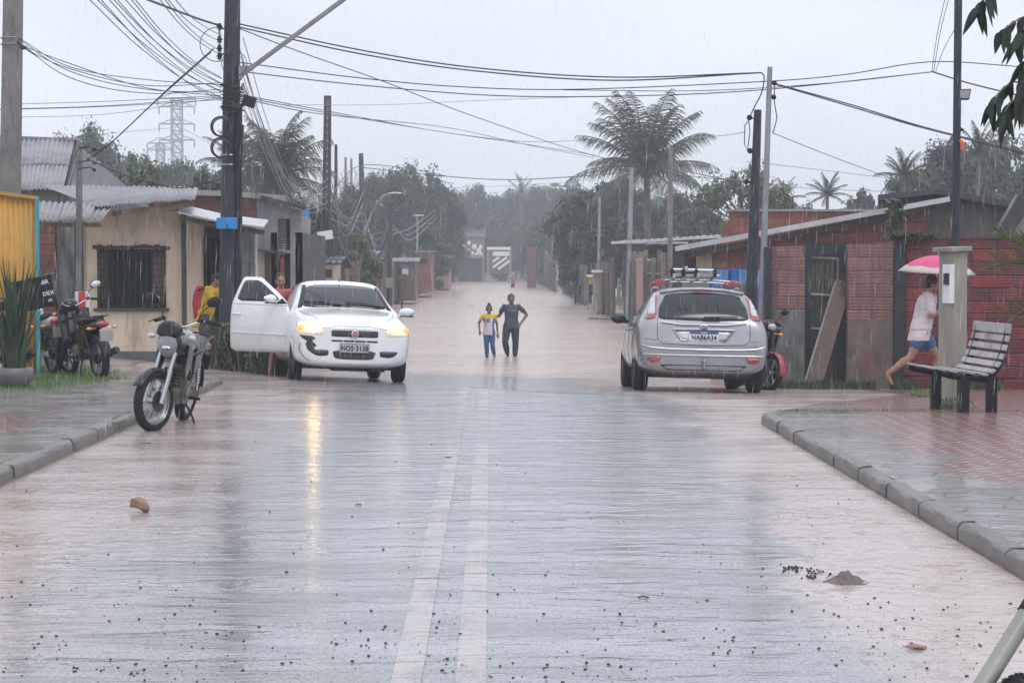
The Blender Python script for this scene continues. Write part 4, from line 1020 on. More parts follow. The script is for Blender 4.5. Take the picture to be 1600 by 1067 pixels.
# black delivery box on the rack
b = MB(); b.box((0, 0, .0), (.50, .44, .40)); dbx = b.build('delivery_box', M['black'], bevel=.02); dbx.location = P(58, 458, 24.9); dbx.rotation_euler = (R(2), R(-13), R(6))
tag(dbx, 'black delivery box tilted on the rear of a motorcycle above the potted plant', 'box')
b = MB(); b.box((0, 0, .19), (.52, .46, .035)); b.build('lid', M['black'], dbx, bevel=.01)
text('BR', .075, 'letters', M['whiteplain'], dbx, (.155, -.226, .12), (PI / 2, 0, 0)); text("DEX", .07, 'letters', M['whiteplain'], dbx, (.165, -.226, -.03), (PI / 2, 0, 0)); text('24', .05, 'letters', M['whiteplain'], dbx, (.165, -.226, -.12), (PI / 2, 0, 0))

# motorbike front end cut by the lower right corner of the picture
def corner_bike():
    t = thing('motorcycle', 'grey fork tube and knobbly front tyre of a motorcycle close beside the camera', 'motorcycle', (0, 0, 0))
    Y = 4.25
    a, b_ = P(1612, 948, Y), P(1500, 1128, Y - .12); d = (b_ - a).normalized()
    axle = a + d * .46
    for off in (0, .20):
        o_ = V((.85, -.1, -.53)).normalized() * off
        b = MB(); b.cyl(a + d * .012 + o_, axle + o_, .021, .021, 24); f = b.build('fork_leg', M['fork_grey'], t, smooth=50)
        b = MB(); b.cyl(a - d * .30 + o_, a + d * .005 + o_, .017, .017, 20); b.cyl(a - d * .035 + o_, a + d * .02 + o_, .025, .024, 20); b.build('fork_seal', M['rubber'], f, smooth=40)
    nrm = V((.85, -.1, -.53)).normalized(); c = axle + nrm * .105; Mx = Matrix.Translation(c) @ V((0, 0, 1)).rotation_difference(nrm).to_matrix().to_4x4()
    r = .30; b = MB(); b.lathe([(r - .07, -.03), (r - .05, -.045), (r - .02, -.048), (r - .004, -.025), (r, 0), (r - .004, .025), (r - .02, .048), (r - .05, .045), (r - .07, .03)], 60, Mx, False); ty = b.build('tyre', M['rubber'], t, smooth=50)
    kb = MB()
    for k in range(54):
        an = 2 * PI * k / 54
        for j, (z, rr) in enumerate(((-.034, r - .011), (0, r + .002), (.034, r - .011))):
            q = an + (.058 if j == 1 else 0); p = Mx @ V((rr * math.cos(q), rr * math.sin(q), z)); rd = Mx.to_3x3() @ Matrix.Rotation(q, 3, 'Z')
            kb.box(p, (.012, .020, .018), rd)
    kb.build('tread', M['rubber'], ty)
    b = MB(); b.lathe([(r - .068, -.028), (r - .068, .028), (r - .085, .028), (r - .085, -.028), (r - .068, -.028)], 48, Mx, False)
    for k in range(18):
        an = 2 * PI * k / 18; b.cyl(Mx @ V((.03 * math.cos(an + .4), .03 * math.sin(an + .4), .02)), Mx @ V(((r - .08) * math.cos(an), (r - .08) * math.sin(an), 0)), .002, n=4)
    b.lathe([(.028, -.06), (.028, .06)], 16, Mx); b.build('rim', M['alu'], t, smooth=40)
M['fork_grey'] = pbr('fork_grey', (.24, .24, .225), .35, metal=.3, bump=.05, coat=.3)
corner_bike()

# ------------------------------------------------------------------ potted plant
def pot_plant():
    x, y = -5.74, 23.2; t = thing('potted_plant', 'snake plant with tall leathery leaves in a round grey pot on the grass', 'plant', zs(x, y))
    b = MB(); b.lathe([(0, .0), (.13, .0), (.20, .06), (.235, .14), (.22, .22), (.20, .235), (.18, .21), (0, .20)], 26); b.build('pot', pbr('grey_pot', (.13, .125, .13), .4, bump=.3, bs=14, var=.3), t, smooth=50)
    rnd = random.Random(4); b = MB()
    for k in range(90):
        a = rnd.uniform(0, 2 * PI); r0 = rnd.uniform(0, .13); h = rnd.uniform(.6, 1.4); lean = rnd.uniform(.05, .42) * (1 if k % 3 else 1.5); w_ = rnd.uniform(.022, .036)
        base = V((math.cos(a) * r0, math.sin(a) * r0, .18)); out = V((math.cos(a), math.sin(a), 0)); sd = V((-out.y, out.x, 0)); tw = rnd.uniform(-1, 1); n = 6; vs = []
        for i in range(n + 1):
            u = i / n; c = base + out * lean * u * u * .8 + V((0, 0, h * u * (1 - .08 * lean * u))) ; s_ = (sd * math.cos(tw * u) + out * math.sin(tw * u)) * w_ * (1 - u ** 3) * (.7 + .6 * math.sin(PI * min(1, u + .2)))
            vs += [c - s_, c + out * .008, c + s_]
        fs = []
        for i in range(n):
            for j in range(2): fs.append((i * 3 + j, i * 3 + j + 1, i * 3 + j + 4, i * 3 + j + 3))
        b.add(vs, fs)
    b.build('leaves', M['snake'], t, smooth=80)
    return t
M['snake'] = leafmat('snake_plant', (.035, .070, .035), (.10, .13, .065))
pot_plant()

# ================================================================== PEOPLE
def fuse(b, name, mat, parent, vox=.009, smooth=6, wr=0, wf=9):
    """overlapping limbs -> one continuous skin"""
    o = b.build(name, mat, parent)
    md = o.modifiers.new('fuse', 'REMESH'); md.mode = 'VOXEL'; md.voxel_size = vox
    if smooth: md = o.modifiers.new('smooth', 'SMOOTH'); md.iterations = smooth; md.factor = .5
    par = o.parent; bpy.context.view_layer.update(); bake(o); me = o.data
    me.materials.clear(); me.materials.append(mat)
    if wr:
        me.update(); nr = [v.normal.copy() for v in me.vertices]
        for v, n in zip(me.vertices, nr):
            c = v.co; k = noise.noise(V((c.x * wf, c.y * wf, c.z * wf * .7))) + .5 * noise.noise(c * wf * 2.3); v.co = c + n * wr * k
    me.polygons.foreach_set('use_smooth', [True] * len(me.polygons)); return o
def eloft(b, secs, n=18):
    vs = []
    for c, rx, ry in secs:
        c = V(c)
        for k in range(n): a = 2 * PI * k / n; vs.append(c + V((rx * math.cos(a), ry * math.sin(a), 0)))
    fs = [tuple(range(n)), tuple(len(vs) - n + k for k in range(n))]
    for i in range(len(secs) - 1):
        for k in range(n): l = (k + 1) % n; fs.append((i * n + k, i * n + l, (i + 1) * n + l, (i + 1) * n + k))
    b.add(vs, fs)
def limb(b, pts, rs):
    P_ = [V(p) for p in pts]; q, rr = [], []
    for i in range(len(P_) - 1):
        for k in range(5): u = k / 5; q.append(P_[i].lerp(P_[i + 1], u)); rr.append(lerp(rs[i], rs[i + 1], u) * (1 + .10 * math.sin(PI * u)))
    q.append(P_[-1]); rr.append(rs[-1]); b.tube(q, rr, 12)
    for p, r in zip(P_, rs): b.ball(p, r * .98, 10, 8)
def hand(b, wr, el, s, curl=.5, k=1.0, facing=None):
    d = (V(wr) - V(el)).normalized(); x, y = frame(d, facing or V((0, 1, 0)))
    pc = V(wr) + d * .045 * k
    for t_ in (-1, 0, 1): b.tube([V(wr), pc + x * t_ * .02 * k, V(wr) + d * .085 * k + x * t_ * .026 * k], [.024 * k, .020 * k, .014 * k], 8)
    for i in range(4):
        o = (i - 1.5) * .0195 * k; l = (.070, .080, .075, .058)[i] * k; base = V(wr) + d * .085 * k + x * o; c = curl * (1 + .1 * i)
        p1 = base + d * l * .45 * math.cos(c * .7) + y * l * .45 * math.sin(c * .7); p2 = p1 + d * l * .35 * math.cos(c * 1.6) + y * l * .35 * math.sin(c * 1.6); p3 = p2 + d * l * .25 * math.cos(c * 2.3) + y * l * .25 * math.sin(c * 2.3)
        b.tube([base, p1, p2, p3], [.0095 * k, .009 * k, .008 * k, .0065 * k], 7)
    th = V(wr) + d * .03 * k + x * -s * .028 * k
    b.tube([th, th + d * .03 * k - x * s * .022 * k + y * .012 * k, th + d * .06 * k - x * s * .024 * k + y * .022 * k], [.013 * k, .0105 * k, .008 * k], 7)
def person(label, loc, rz, H, J, skin='skin', parts=(), group=None, hair='short', barefoot=True, cat='person', fat=1.0, vox=.009, curl=.5):
    """J: joints in metres (facing -y, +x is the figure's left). parts: list of (name, material, kind, args)"""
    t = thing('person', label, cat, loc, rz, group); k = H / 1.7
    def g(n): return V(J[n])
    b = MB(); pel, che, nek, hd = g('pelvis'), g('chest'), g('neck'), g('head'); up = (nek - pel).normalized()
    def torso(b, e=0, z0=-.10, z1=1.0, w=1.0):
        secs = []
        for u, rx, ry in ((-.16, .135, .10), (0.0, .158 * w, .112), (.28, .135 * w, .10), (.55, .145 * w, .106), (.80, .155, .10), (.93, .105, .075), (1.0, .07, .065)):
            if u < z0 - .001 or u > z1 + .001: continue
            c = pel.lerp(nek, u) if u >= 0 else pel + up * u * .5
            secs.append((c, (rx * fat + e) * k, (ry * fat + e) * k))
        eloft(b, secs)
    torso(b, -.006, -.2)
    b.tube([nek - up * .03, nek.lerp(hd, .5), hd], [.062 * k, .054 * k, .055 * k], 12)
    for s, S in ((1, 'L'), (-1, 'R')):
        sh, el, wr = g('sh' + S), g('el' + S), g('wr' + S); hp, kn, an, to = g('hip' + S), g('kn' + S), g('an' + S), g('to' + S)
        limb(b, [sh, el, wr], [.050 * k * fat, .038 * k * fat, .025 * k]); b.tube([nek - up * .075 * k, sh], [.055 * k, .046 * k], 10)
        limb(b, [hp, kn, an], [.088 * k * fat, .056 * k * fat, .036 * k])
        dl = (an - kn).normalized(); pv_ = V((0, -dl.z, dl.y)) * .016 * k; b.tube([kn.lerp(an, .05), kn.lerp(an, .28) + pv_, kn.lerp(an, .6) + pv_ * .5, kn.lerp(an, .85)], [.045 * k, .052 * k * fat, .042 * k, .03 * k], 10)
        b.ball(an - V((0, 0, .03)), .036 * k, 10, 8); b.tube([an - V((0, 0, .045 * k)), an.lerp(to, .5) - V((0, 0, .022 * k)), to], [.034 * k, .034 * k, .024 * k], 10, sx=1.0)
        fd = (to - an); fd.z = 0; fd.normalize(); sd = V((-fd.y, fd.x, 0))
        for i in range(5): b.tube([to + sd * (i - 2) * .014 * k - fd * .02, to + sd * (i - 2) * .016 * k + fd * (.028 - .005 * abs(i - (1 if s > 0 else 3))) * k], [.011 * k, .009 * k], 6)
        hand(b, wr, el, s, curl, k)
    Hm = Matrix.Translation(hd) @ Euler(J.get('headrot', (0, 0, 0))).to_matrix().to_4x4(); R3 = Hm.to_3x3()
    def hp_(x, y, z): return Hm @ V((x * k, y * k, z * k))
    b.ball(hp_(0, .012, .03), (.076 * k, .095 * k, .10 * k), 20, 14, R3); b.ball(hp_(0, -.022, -.035), (.060 * k, .068 * k, .078 * k), 18, 12, R3); b.ball(hp_(0, -.062, -.085), (.030 * k, .026 * k, .026 * k), 12, 8, R3)
    b.tube([hp_(0, -.082, .018), hp_(0, -.108, -.022), hp_(0, -.092, -.036)], [.010 * k, .015 * k, .014 * k], 8); b.ball(hp_(0, -.083, -.058), (.024 * k, .012 * k, .010 * k), 10, 6, R3)
    b.tube([hp_(-.045, -.078, .028), hp_(0, -.088, .032), hp_(.045, -.078, .028)], .010 * k, 6)
    for s in (-1, 1): b.ball(hp_(s * .076, .012, -.012), (.010 * k, .020 * k, .032 * k), 10, 8, R3); b.ball(hp_(s * .042, -.06, -.03), (.022 * k, .022 * k, .024 * k), 10, 8, R3)
    fuse(b, 'body', M[skin], t, vox, 5)
    for s in (-1, 1):
        e = MB(); e.ball(hp_(s * .031, -.077, .005), .0095 * k, 10, 8); eo = e.build('eye', M['eyewhite'], t, smooth=60)
        e = MB(); e.ball(hp_(s * .031, -.087, .005), .006 * k, 8, 6); e.build('iris', M['black'], eo)
    m = MB(); m.ball(hp_(0, -.091, -.060), (.021 * k, .006 * k, .0055 * k), 10, 6, R3); m.build('lips', M['lips'], t, smooth=60)
    h = MB(); h.ball(hp_(0, .026, .045), (.086 * k, .098 * k, .098 * k), 20, 14, R3)
    if hair == 'short': h.ball(hp_(0, .05, .0), (.078 * k, .07 * k, .075 * k), 16, 10, R3)
    if hair == 'bun': h.ball(hp_(0, .02, .155), (.048 * k, .048 * k, .045 * k), 14, 10, R3); h.ball(hp_(0, .05, .0), (.082 * k, .075 * k, .09 * k), 16, 10, R3); h.tube([hp_(-.078, -.01, .05), hp_(-.083, .0, -.05)], .018 * k, 8); h.tube([hp_(.078, -.01, .05), hp_(.083, .0, -.05)], .018 * k, 8)
    if hair == 'tied': h.ball(hp_(0, .06, -.01), (.078 * k, .07 * k, .085 * k), 16, 10, R3); h.ball(hp_(0, .115, .02), (.035 * k, .04 * k, .035 * k), 12, 8, R3)
    # cut the hair back from the face
    h.v = [p if (Hm.inverted() @ p).y > -.062 * k or (Hm.inverted() @ p).z > .062 * k else Hm @ V(((Hm.inverted() @ p).x, -.045 * k, (Hm.inverted() @ p).z)) for p in h.v]
    fuse(h, 'hair', M['hair'], t, .008, 3, .004, 40)
    for nm_, mat, kind, a in parts:
        c = MB(); e = a.get('e', .014)
        if kind == 'shirt':
            torso(c, e + a.get('loose', .01), a.get('z0', -.12), .93, 1.04)
            if a.get('hem'): eloft(c, [(pel + up * a['hem'], (.188 * fat + .022) * k, (.118 * fat + .034) * k), (pel + up * a['hem'] * .3, (.185 * fat + .018) * k, (.118 * fat + .030) * k), (pel + up * .12, (.150 * fat + .014) * k, (.115 * fat + .016) * k)])
            for S in 'LR':
                sh, el = g('sh' + S), g('el' + S); c.tube([nek - up * .058 * k, nek.lerp(sh, .55) - up * .045 * k, sh - up * .004], [.074 * k, .066 * k, .058 * k], 12)
                if a.get('sleeve', .6): c.ball(sh, (.050 * fat + e * .6) * k, 12, 8)
                if a.get('sleeve', .6): limb(c, [sh - up * .012, sh.lerp(el, a.get('sleeve', .6))], [.054 * k * fat, (.055 + a.get('flare', .004)) * k * fat])
                else: c.ball(sh, .05 * k)
        elif kind == 'legs':
            eloft(c, [(pel + up * u, (rx * fat + e) * k, (ry * fat + e) * k) for u, rx, ry in ((-.11, .13, .10), (-.03, .162, .118), (.05, .15, .11), (.11, .14, .10))])
            for S in 'LR':
                hp, kn, an = g('hip' + S), g('kn' + S), g('an' + S); L_ = a['len']
                r0, r1, r2 = (.096 * fat + e * .4) * k, (.068 * fat + e * .4) * k, (.046 * fat + e * .5) * k
                if L_ <= 1: limb(c, [hp, hp.lerp(kn, L_)], [r0, lerp(r0, r1, L_) + a.get('flare', 0)])
                else: limb(c, [hp, kn, kn.lerp(an, L_ - 1)], [r0, r1, lerp(r1, r2, L_ - 1)])
        elif kind == 'skirt':
            kk = (g('knL') + g('knR')) / 2; eloft(c, [(pel + up * .1, .15 * k, .11 * k), (pel, .185 * k, .14 * k), (pel.lerp(kk, .55), .20 * k, .16 * k), (pel.lerp(kk, a['len']), .215 * k, .17 * k)])
        fuse(c, nm_, mat, t, vox, 4, a.get('wr', .006), a.get('wf', 10))
    return t, Hm
M['eyewhite'] = pbr('eye_white', (.16, .13, .12), .3, bump=0); M['lips'] = pbr('lips', (.22, .07, .06), .4, bump=0)
def zonemat(name, zones, base, rough=.75, bumpf=.4):
    """cloth made of coloured panels; zones: list of (axis, lo, hi, colour, abs)"""
    m, nt, b = newmat(name); t = N(nt, 'ShaderNodeTexCoord'); s = N(nt, 'ShaderNodeSeparateXYZ'); L(nt, t.outputs['Object'], s.inputs[0]); c = base
    for conds, colr in zones:
        f = None
        for ax_, lo, hi, ab in conds:
            v = s.outputs['XYZ'.index(ax_)]
            if ab: v = math_(nt, 'ABSOLUTE', v)
            q = math_(nt, 'MULTIPLY', math_(nt, 'GREATER_THAN', v, lo), math_(nt, 'LESS_THAN', v, hi)); f = q if f is None else math_(nt, 'MULTIPLY', f, q)
        c = mixc(nt, f, c, colr)
    n = noise_(nt, coords(nt), 9, 4); c = mixc(nt, mrange(nt, n, .35, .7, 0, .35), c, (.08, .08, .1)); L(nt, c, b.inputs['Base Color']); b.inputs['Roughness'].default_value = rough
    L(nt, bump_(nt, noise_(nt, coords(nt), 26, 3), bumpf, .01), b.inputs['Normal']); return m

wat = lambda x, y, d: (x, y, WATER - d)
# woman: dark tee, dark trousers, one hand on her hip, the other arm behind the child
p = P(799, 557, 48.0)
J = dict(pelvis=(0, 0, .92), chest=(.01, -.02, 1.2), neck=(.0, -.03, 1.43), head=(-.01, -.05, 1.555), headrot=(R(12), 0, R(6)),
         shL=(.185, -.02, 1.385), elL=(.40, .10, 1.17), wrL=(.23, -.06, .96), shR=(-.185, -.01, 1.385), elR=(-.30, .10, 1.14), wrR=(-.44, -.02, 1.12),
         hipL=(.09, 0, .90), knL=(.10, -.06, .48), anL=(.09, .0, .08), toL=(.11, -.17, .03), hipR=(-.10, 0, .90), knR=(-.17, -.16, .50), anR=(-.08, .10, .14), toR=(-.09, -.04, .05))
wom, _ = person('woman wading beside the child, dark grey tee and trousers, one hand on her hip', wat(p.x, 48, .13), R(4), 1.75, J, 'skin_dark',
    [('shirt', cloth('dark_tee', (.045, .068, .092), (.025, .04, .06)), 'shirt', dict(sleeve=.55, hem=-.10, loose=.008, wr=.008)), ('trousers', cloth('dark_trousers', (.022, .034, .055)), 'legs', dict(len=1.78, e=.02))], fat=1.0, hair='short')
for k in range(7): b = MB(); b.box((-.10 + k * .034, -.128 - .004 * (3 - abs(k - 3)), 1.285 + .004 * (k % 2)), (.026, .012, .016)); b.build('shirt_print', M['alu'] if False else pbr('pale_print', (.40, .42, .44), .7), wom)
p = P(764, 556, 47.6)
J = dict(pelvis=(0, 0, .76), chest=(0, -.02, 1.0), neck=(0, -.02, 1.19), head=(0, -.035, 1.30), headrot=(R(14), 0, R(-8)),
         shL=(.145, -.01, 1.145), elL=(.20, .03, .91), wrL=(.215, -.03, .70), shR=(-.145, -.01, 1.145), elR=(-.245, .06, .95), wrR=(-.235, -.06, .77),
         hipL=(.07, 0, .74), knL=(.085, -.10, .40), anL=(.14, .08, .13), toL=(.14, -.07, .05), hipR=(-.07, 0, .74), knR=(-.06, -.05, .38), anR=(-.045, .0, .06), toR=(-.05, -.15, .02))
jer = zonemat('jersey', [([('Z', 1.07, 3, False)], (.70, .44, .03)), ([('X', .08, 1, False), ('Z', .2, 1.0, False)], (.04, .08, .32)), ([('X', .135, 1, True), ('Z', .9, 1.12, False)], (.66, .42, .03)), ([('X', .10, .15, True), ('Z', .96, 1.07, False)], (.03, .06, .22))], (.62, .60, .62))
ch, _ = person('child in white, yellow and blue jersey wading hand at side next to the woman', wat(p.x, 47.6, .11), R(3), 1.42, J, 'skin_dark',
    [('jersey', jer, 'shirt', dict(sleeve=.5, hem=-.10, loose=.012)), ('jeans', cloth('jeans', (.04, .085, .22), (.02, .04, .12)), 'legs', dict(len=1.8, e=.014))], fat=.92, hair='bun')
b = MB(); b.ring((-.025, -.108, 1.02), .040, .009, 'y', 20, 5); b.bar((-.055, -.112, 1.02), (.005, -.112, 1.05), .014, .012); b.bar((-.05, -.112, .99), (.0, -.112, 1.0), .014, .012); b.build('jersey_print', M['black'], ch)
# man hurrying barefoot under the umbrella, seen from his right side walking to the right
p = P(1440, 607, 27.3)
J = dict(pelvis=(0, .02, .90), chest=(0, -.06, 1.18), neck=(0, -.09, 1.42), head=(0, -.14, 1.53), headrot=(R(16), 0, 0),
         shL=(.185, -.08, 1.37), elL=(.22, -.16, 1.10), wrL=(.13, -.28, 1.28), shR=(-.185, -.06, 1.37), elR=(-.22, -.10, 1.09), wrR=(-.13, -.26, 1.20),
         hipL=(.09, 0, .88), knL=(.09, -.24, .48), anL=(.09, -.20, .09), toL=(.10, -.37, .03), hipR=(-.09, 0, .88), knR=(-.10, .18, .50), anR=(-.10, .50, .27), toR=(-.10, .44, .12))
man, HM = person('barefoot man hurrying past the meter pillar, pale short sleeved shirt and blue shorts', (p.x, 27.3, gz(p.x, 27.3) + .005), R(88), 1.66, J, 'skin',
    [('shirt', cloth('pale_shirt', (.60, .53, .56), (.42, .36, .38)), 'shirt', dict(sleeve=.75, hem=-.17, e=.022, loose=.02, wr=.009, wf=8, flare=.014)), ('shorts', cloth('blue_shorts', (.05, .11, .27), (.03, .06, .16)), 'legs', dict(len=.52, e=.004, flare=.014))], fat=1.05, hair='short', curl=1.3)
def umbrella(loc, tilt, label):
    t = thing('umbrella', label, 'umbrella', loc); t.rotation_euler = tilt; n = 8; Rr = .56; Hh = .25
    def pt(a, u):
        seg = a / (2 * PI) * n; fr = seg - math.floor(seg); sag = 1 - .06 * math.sin(PI * fr) * u
        return V((math.cos(a) * Rr * u * sag, math.sin(a) * Rr * u * sag, -Hh * (u ** 2.0) - .012 * math.sin(PI * fr) * (1 - u)))
    m, nt, bs = newmat('umbrella_cloth'); tcn = N(nt, 'ShaderNodeTexCoord'); ln = N(nt, 'ShaderNodeVectorMath', operation='LENGTH'); sc = N(nt, 'ShaderNodeVectorMath', operation='MULTIPLY'); sc.inputs[1].default_value = (1, 1, 0)
    L(nt, tcn.outputs['Object'], sc.inputs[0]); L(nt, sc.outputs[0], ln.inputs[0])
    c = mixc(nt, math_(nt, 'GREATER_THAN', ln.outputs['Value'], .44), (.80, .10, .30), (.68, .62, .58)); L(nt, c, bs.inputs['Base Color']); bs.inputs['Roughness'].default_value = .35
    tr = N(nt, 'ShaderNodeBsdfTranslucent'); L(nt, c, tr.inputs[0]); ms = N(nt, 'ShaderNodeMixShader'); ms.inputs[0].default_value = .35; L(nt, bs.outputs[0], ms.inputs[1]); L(nt, tr.outputs[0], ms.inputs[2]); L(nt, ms.outputs[0], nt.nodes['Material Output'].inputs[0])
    b = MB(); b.sheet(pt, [2 * PI * i / 64 for i in range(65)], [.02] + [i / 10 for i in range(1, 11)]); b.build('canopy', m, t, smooth=50, solid=.003)
    for i in range(n):
        a = 2 * PI * i / n; b = MB(); b.tube([pt(a, u) - V((0, 0, .004)) for u in (.02, .3, .6, .8, 1.0)], .003, 5); b.build('rib', M['steel'], t)
    b = MB(); b.cyl((0, 0, .05), (0, 0, -.72), .006, n=8); b.build('shaft', M['chrome'], t, smooth=50)
    b = MB(); b.tube([(0, 0, -.70), (0, 0, -.80), (.02, 0, -.83), (.05, 0, -.82), (.055, 0, -.79)], .011, 8); b.build('handle', M['black'], t, smooth=50)
u0 = P(1467, 399, 27.3); umbrella((u0.x, 27.35, u0.z), (R(2), R(3), 0), 'pink umbrella with a pale border held low over the barefoot man')
# person in yellow by the dark pole
p = P(322, 548, 32.0)
J = dict(pelvis=(0, .02, .88), chest=(0, -.06, 1.14), neck=(0, -.14, 1.34), head=(0, -.22, 1.44), headrot=(R(30), 0, 0),
         shL=(.17, -.12, 1.29), elL=(.19, -.22, 1.05), wrL=(.11, -.42, 1.0), shR=(-.17, -.12, 1.29), elR=(-.19, -.24, 1.05), wrR=(-.11, -.42, 1.02),
         hipL=(.09, 0, .86), knL=(.10, -.06, .46), anL=(.10, .0, .08), toL=(.10, -.17, .03), hipR=(-.09, 0, .86), knR=(-.10, -.02, .46), anR=(-.10, .06, .08), toR=(-.10, -.10, .03))
per, _ = person('person in loose yellow shirt looking down beside the dark utility pole', (p.x, 32, gz(p.x, 32)), R(72), 1.56, J, 'skin',
    [('shirt', cloth('yellow_shirt', (.62, .40, .02), (.45, .28, .02)), 'shirt', dict(sleeve=.8, hem=-.24, loose=.03, wr=.010)), ('trousers', cloth('grey_trousers', (.07, .075, .09)), 'legs', dict(len=1.9, e=.02))], fat=1.05)
b = MB(); b.tube([(0, 0, .34), (0, .01, .22), (0, .02, 0), (0, .0, -.30), (0, 0, -.36)], [.06, .12, .14, .13, .06], 14, sy=.6); bp = fuse(b, 'backpack', cloth('red_cloth', (.42, .035, .05), (.28, .02, .04)), None, .012, 4, .008)
bp.scale = (.8, .8, .85); bp.location = P(312, 474, 31.9); bp.rotation_euler = (0, 0, R(80)); tag(bp, 'dark red pack on the back of the person in yellow', 'backpack')
for s in (-1, 1):
    b = MB(); b.tube([(s * .07, .02, .26), (s * .08, -.10, .30), (s * .08, -.2, .18), (s * .07, -.08, -.12), (s * .06, 0, -.16)], .012, 6, sx=1.6); b.build('strap', M['black'], bp, smooth=60)
# woman behind the open car door
p = P(440, 590, 28.6)
J = dict(pelvis=(0, 0, .88), chest=(0, 0, 1.14), neck=(0, -.01, 1.36), head=(0, -.02, 1.47), headrot=(R(8), 0, R(-20)),
         shL=(.165, -.01, 1.31), elL=(.22, -.05, 1.06), wrL=(.20, -.24, .92), shR=(-.165, -.01, 1.31), elR=(-.22, -.06, 1.06), wrR=(-.22, -.22, .95),
         hipL=(.09, 0, .86), knL=(.10, -.04, .46), anL=(.10, .02, .08), toL=(.12, -.14, .03), hipR=(-.09, 0, .86), knR=(-.12, -.02, .46), anR=(-.14, .06, .08), toR=(-.18, -.09, .03))
m, nt, bs = newmat('striped_cloth'); t_ = N(nt, 'ShaderNodeTexCoord'); wv = N(nt, 'ShaderNodeTexWave', bands_direction='Z'); wv.inputs['Scale'].default_value = 5.0; L(nt, t_.outputs['Object'], wv.inputs['Vector'])
L(nt, mixc(nt, math_(nt, 'GREATER_THAN', wv.outputs['Fac'], .5), (.03, .04, .08), (.55, .55, .58)), bs.inputs['Base Color']); bs.inputs['Roughness'].default_value = .8
person('person in coral vest and striped skirt standing behind the open car door', (p.x - .02, 28.6, gz(p.x, 28.6) - .06), R(35), 1.5, J, 'skin',
    [('vest', cloth('coral_vest', (.42, .10, .085)), 'shirt', dict(sleeve=0, hem=-.1, loose=.004)), ('skirt', m, 'skirt', dict(len=.82))], hair='tied')
# far waders
def wader(px, py, Y, H, label, colr, rz, depth, skin='skin_dark'):
    p = P(px, py, Y); k = H / 1.7; z = lambda *a: tuple(v * k for v in a)
    J = dict(pelvis=z(0, 0, .92), chest=z(0, 0, 1.2), neck=z(0, -.02, 1.43), head=z(0, -.04, 1.55), shL=z(.18, 0, 1.37), elL=z(.33, .02, 1.18), wrL=z(.36, -.14, 1.0), shR=z(-.18, 0, 1.37), elR=z(-.34, .02, 1.2), wrR=z(-.42, -.10, 1.04),
             hipL=z(.09, 0, .9), knL=z(.1, -.06, .48), anL=z(.1, 0, .08), toL=z(.1, -.17, .03), hipR=z(-.09, 0, .9), knR=z(-.1, -.02, .48), anR=z(-.1, .05, .08), toR=z(-.1, -.1, .03))
    person(label, wat(p.x, Y, depth), rz, H, J, skin, [('shirt', cloth('wader_shirt', colr), 'shirt', dict(sleeve=.4, hem=-.1)), ('shorts', cloth('wader_shorts', (.05, .05, .07)), 'legs', dict(len=.8, e=.02))], vox=.02)
wader(801, 447, 176, 1.65, 'lone bare armed figure wading knee deep far down the flooded street', (.30, .10, .08), 0, .45)
wader(686, 444, 172, 1.55, 'distant person in pink standing at the left edge of the flood', (.50, .22, .26), R(40), .25)

# ================================================================== BUILDINGS
def rebase(t, loc):
    loc = V(loc); t.location = loc
    for c in t.children: c.location = V(c.location) - loc
    return t
def fbx(b, px0, py0, px1, py1, Y, d=.15):
    """box whose front face fills the photo rectangle at distance Y"""
    a, c = P(px0, py0, Y), P(px1, py1, Y)
    b.box(((a.x + c.x) / 2, Y + d / 2, (a.z + c.z) / 2), (abs(c.x - a.x), d, abs(a.z - c.z)))
def fb(name, mat, par, px0, py0, px1, py1, Y, d=.15, bevel=0):
    b = MB(); fbx(b, px0, py0, px1, py1, Y, d); return b.build(name, mat, par, bevel=bevel)
def fpoly(name, mat, par, pts, Y, d=.15):
    w_ = [P(x, y, Y) for x, y in pts]; b = MB(); b.prism([(p.x, p.z) for p in w_], Y, Y + d); return b.build(name, mat, par)
def corr(b, c00, c10, c11, c01, wl=.18, amp=.025, seed=0, lap=3):
    """corrugated sheet; corrugations run from edge c0x to edge c1x"""
    c00, c10, c11, c01 = map(V, (c00, c10, c11, c01)); Lw = (c01 - c00).length; n = max(8, int(Lw / wl * 6)); nrm = (c10 - c00).cross(c01 - c00).normalized(); rnd = random.Random(seed)
    jit = [rnd.uniform(-1, 1) for _ in range(n + 2)]
    for r in range(lap):
        u0, u1 = r / lap, (r + 1) / lap + (.04 if r < lap - 1 else 0)
        def fn(u, v_):
            k = v_ * n; p = c00.lerp(c10, lerp(u0, u1, u)).lerp(c01.lerp(c11, lerp(u0, u1, u)), v_)
            return p + nrm * (amp * math.sin(v_ * Lw / wl * 2 * PI) + .012 * jit[int(k / 7) % len(jit)] + (.02 * (lap - r) if nrm.z > 0 else -.02 * (lap - r)) * 1)
        b.sheet(fn, [0, .5, 1], [i / n for i in range(n + 1)])
def roof_sheet(name, mat, par, c, wl=.18, amp=.025, lap=2, seed=0):
    b = MB(); corr(b, *c, wl, amp, seed, lap); return b.build(name, mat, par, smooth=70, solid=.008)
B1 = brickmat('hollow_brick', (.33, .10, .065), (.20, .06, .042), (.085, .065, .06), .29, .19, .016, .03, stf=.4, gs=.2)
B2 = brickmat('dark_red_brick', (.35, .050, .044), (.15, .032, .031), (.05, .03, .034), .36, .20, .020, .045, stf=.32, stain=(.055, .04, .045), gs=.28, gv=.09)
B3 = brickmat('pale_grooved_brick', (.42, .20, .175), (.29, .13, .115), (.13, .08, .08), .31, .21, .014, .052, stf=.3, gs=.55, gv=.075)
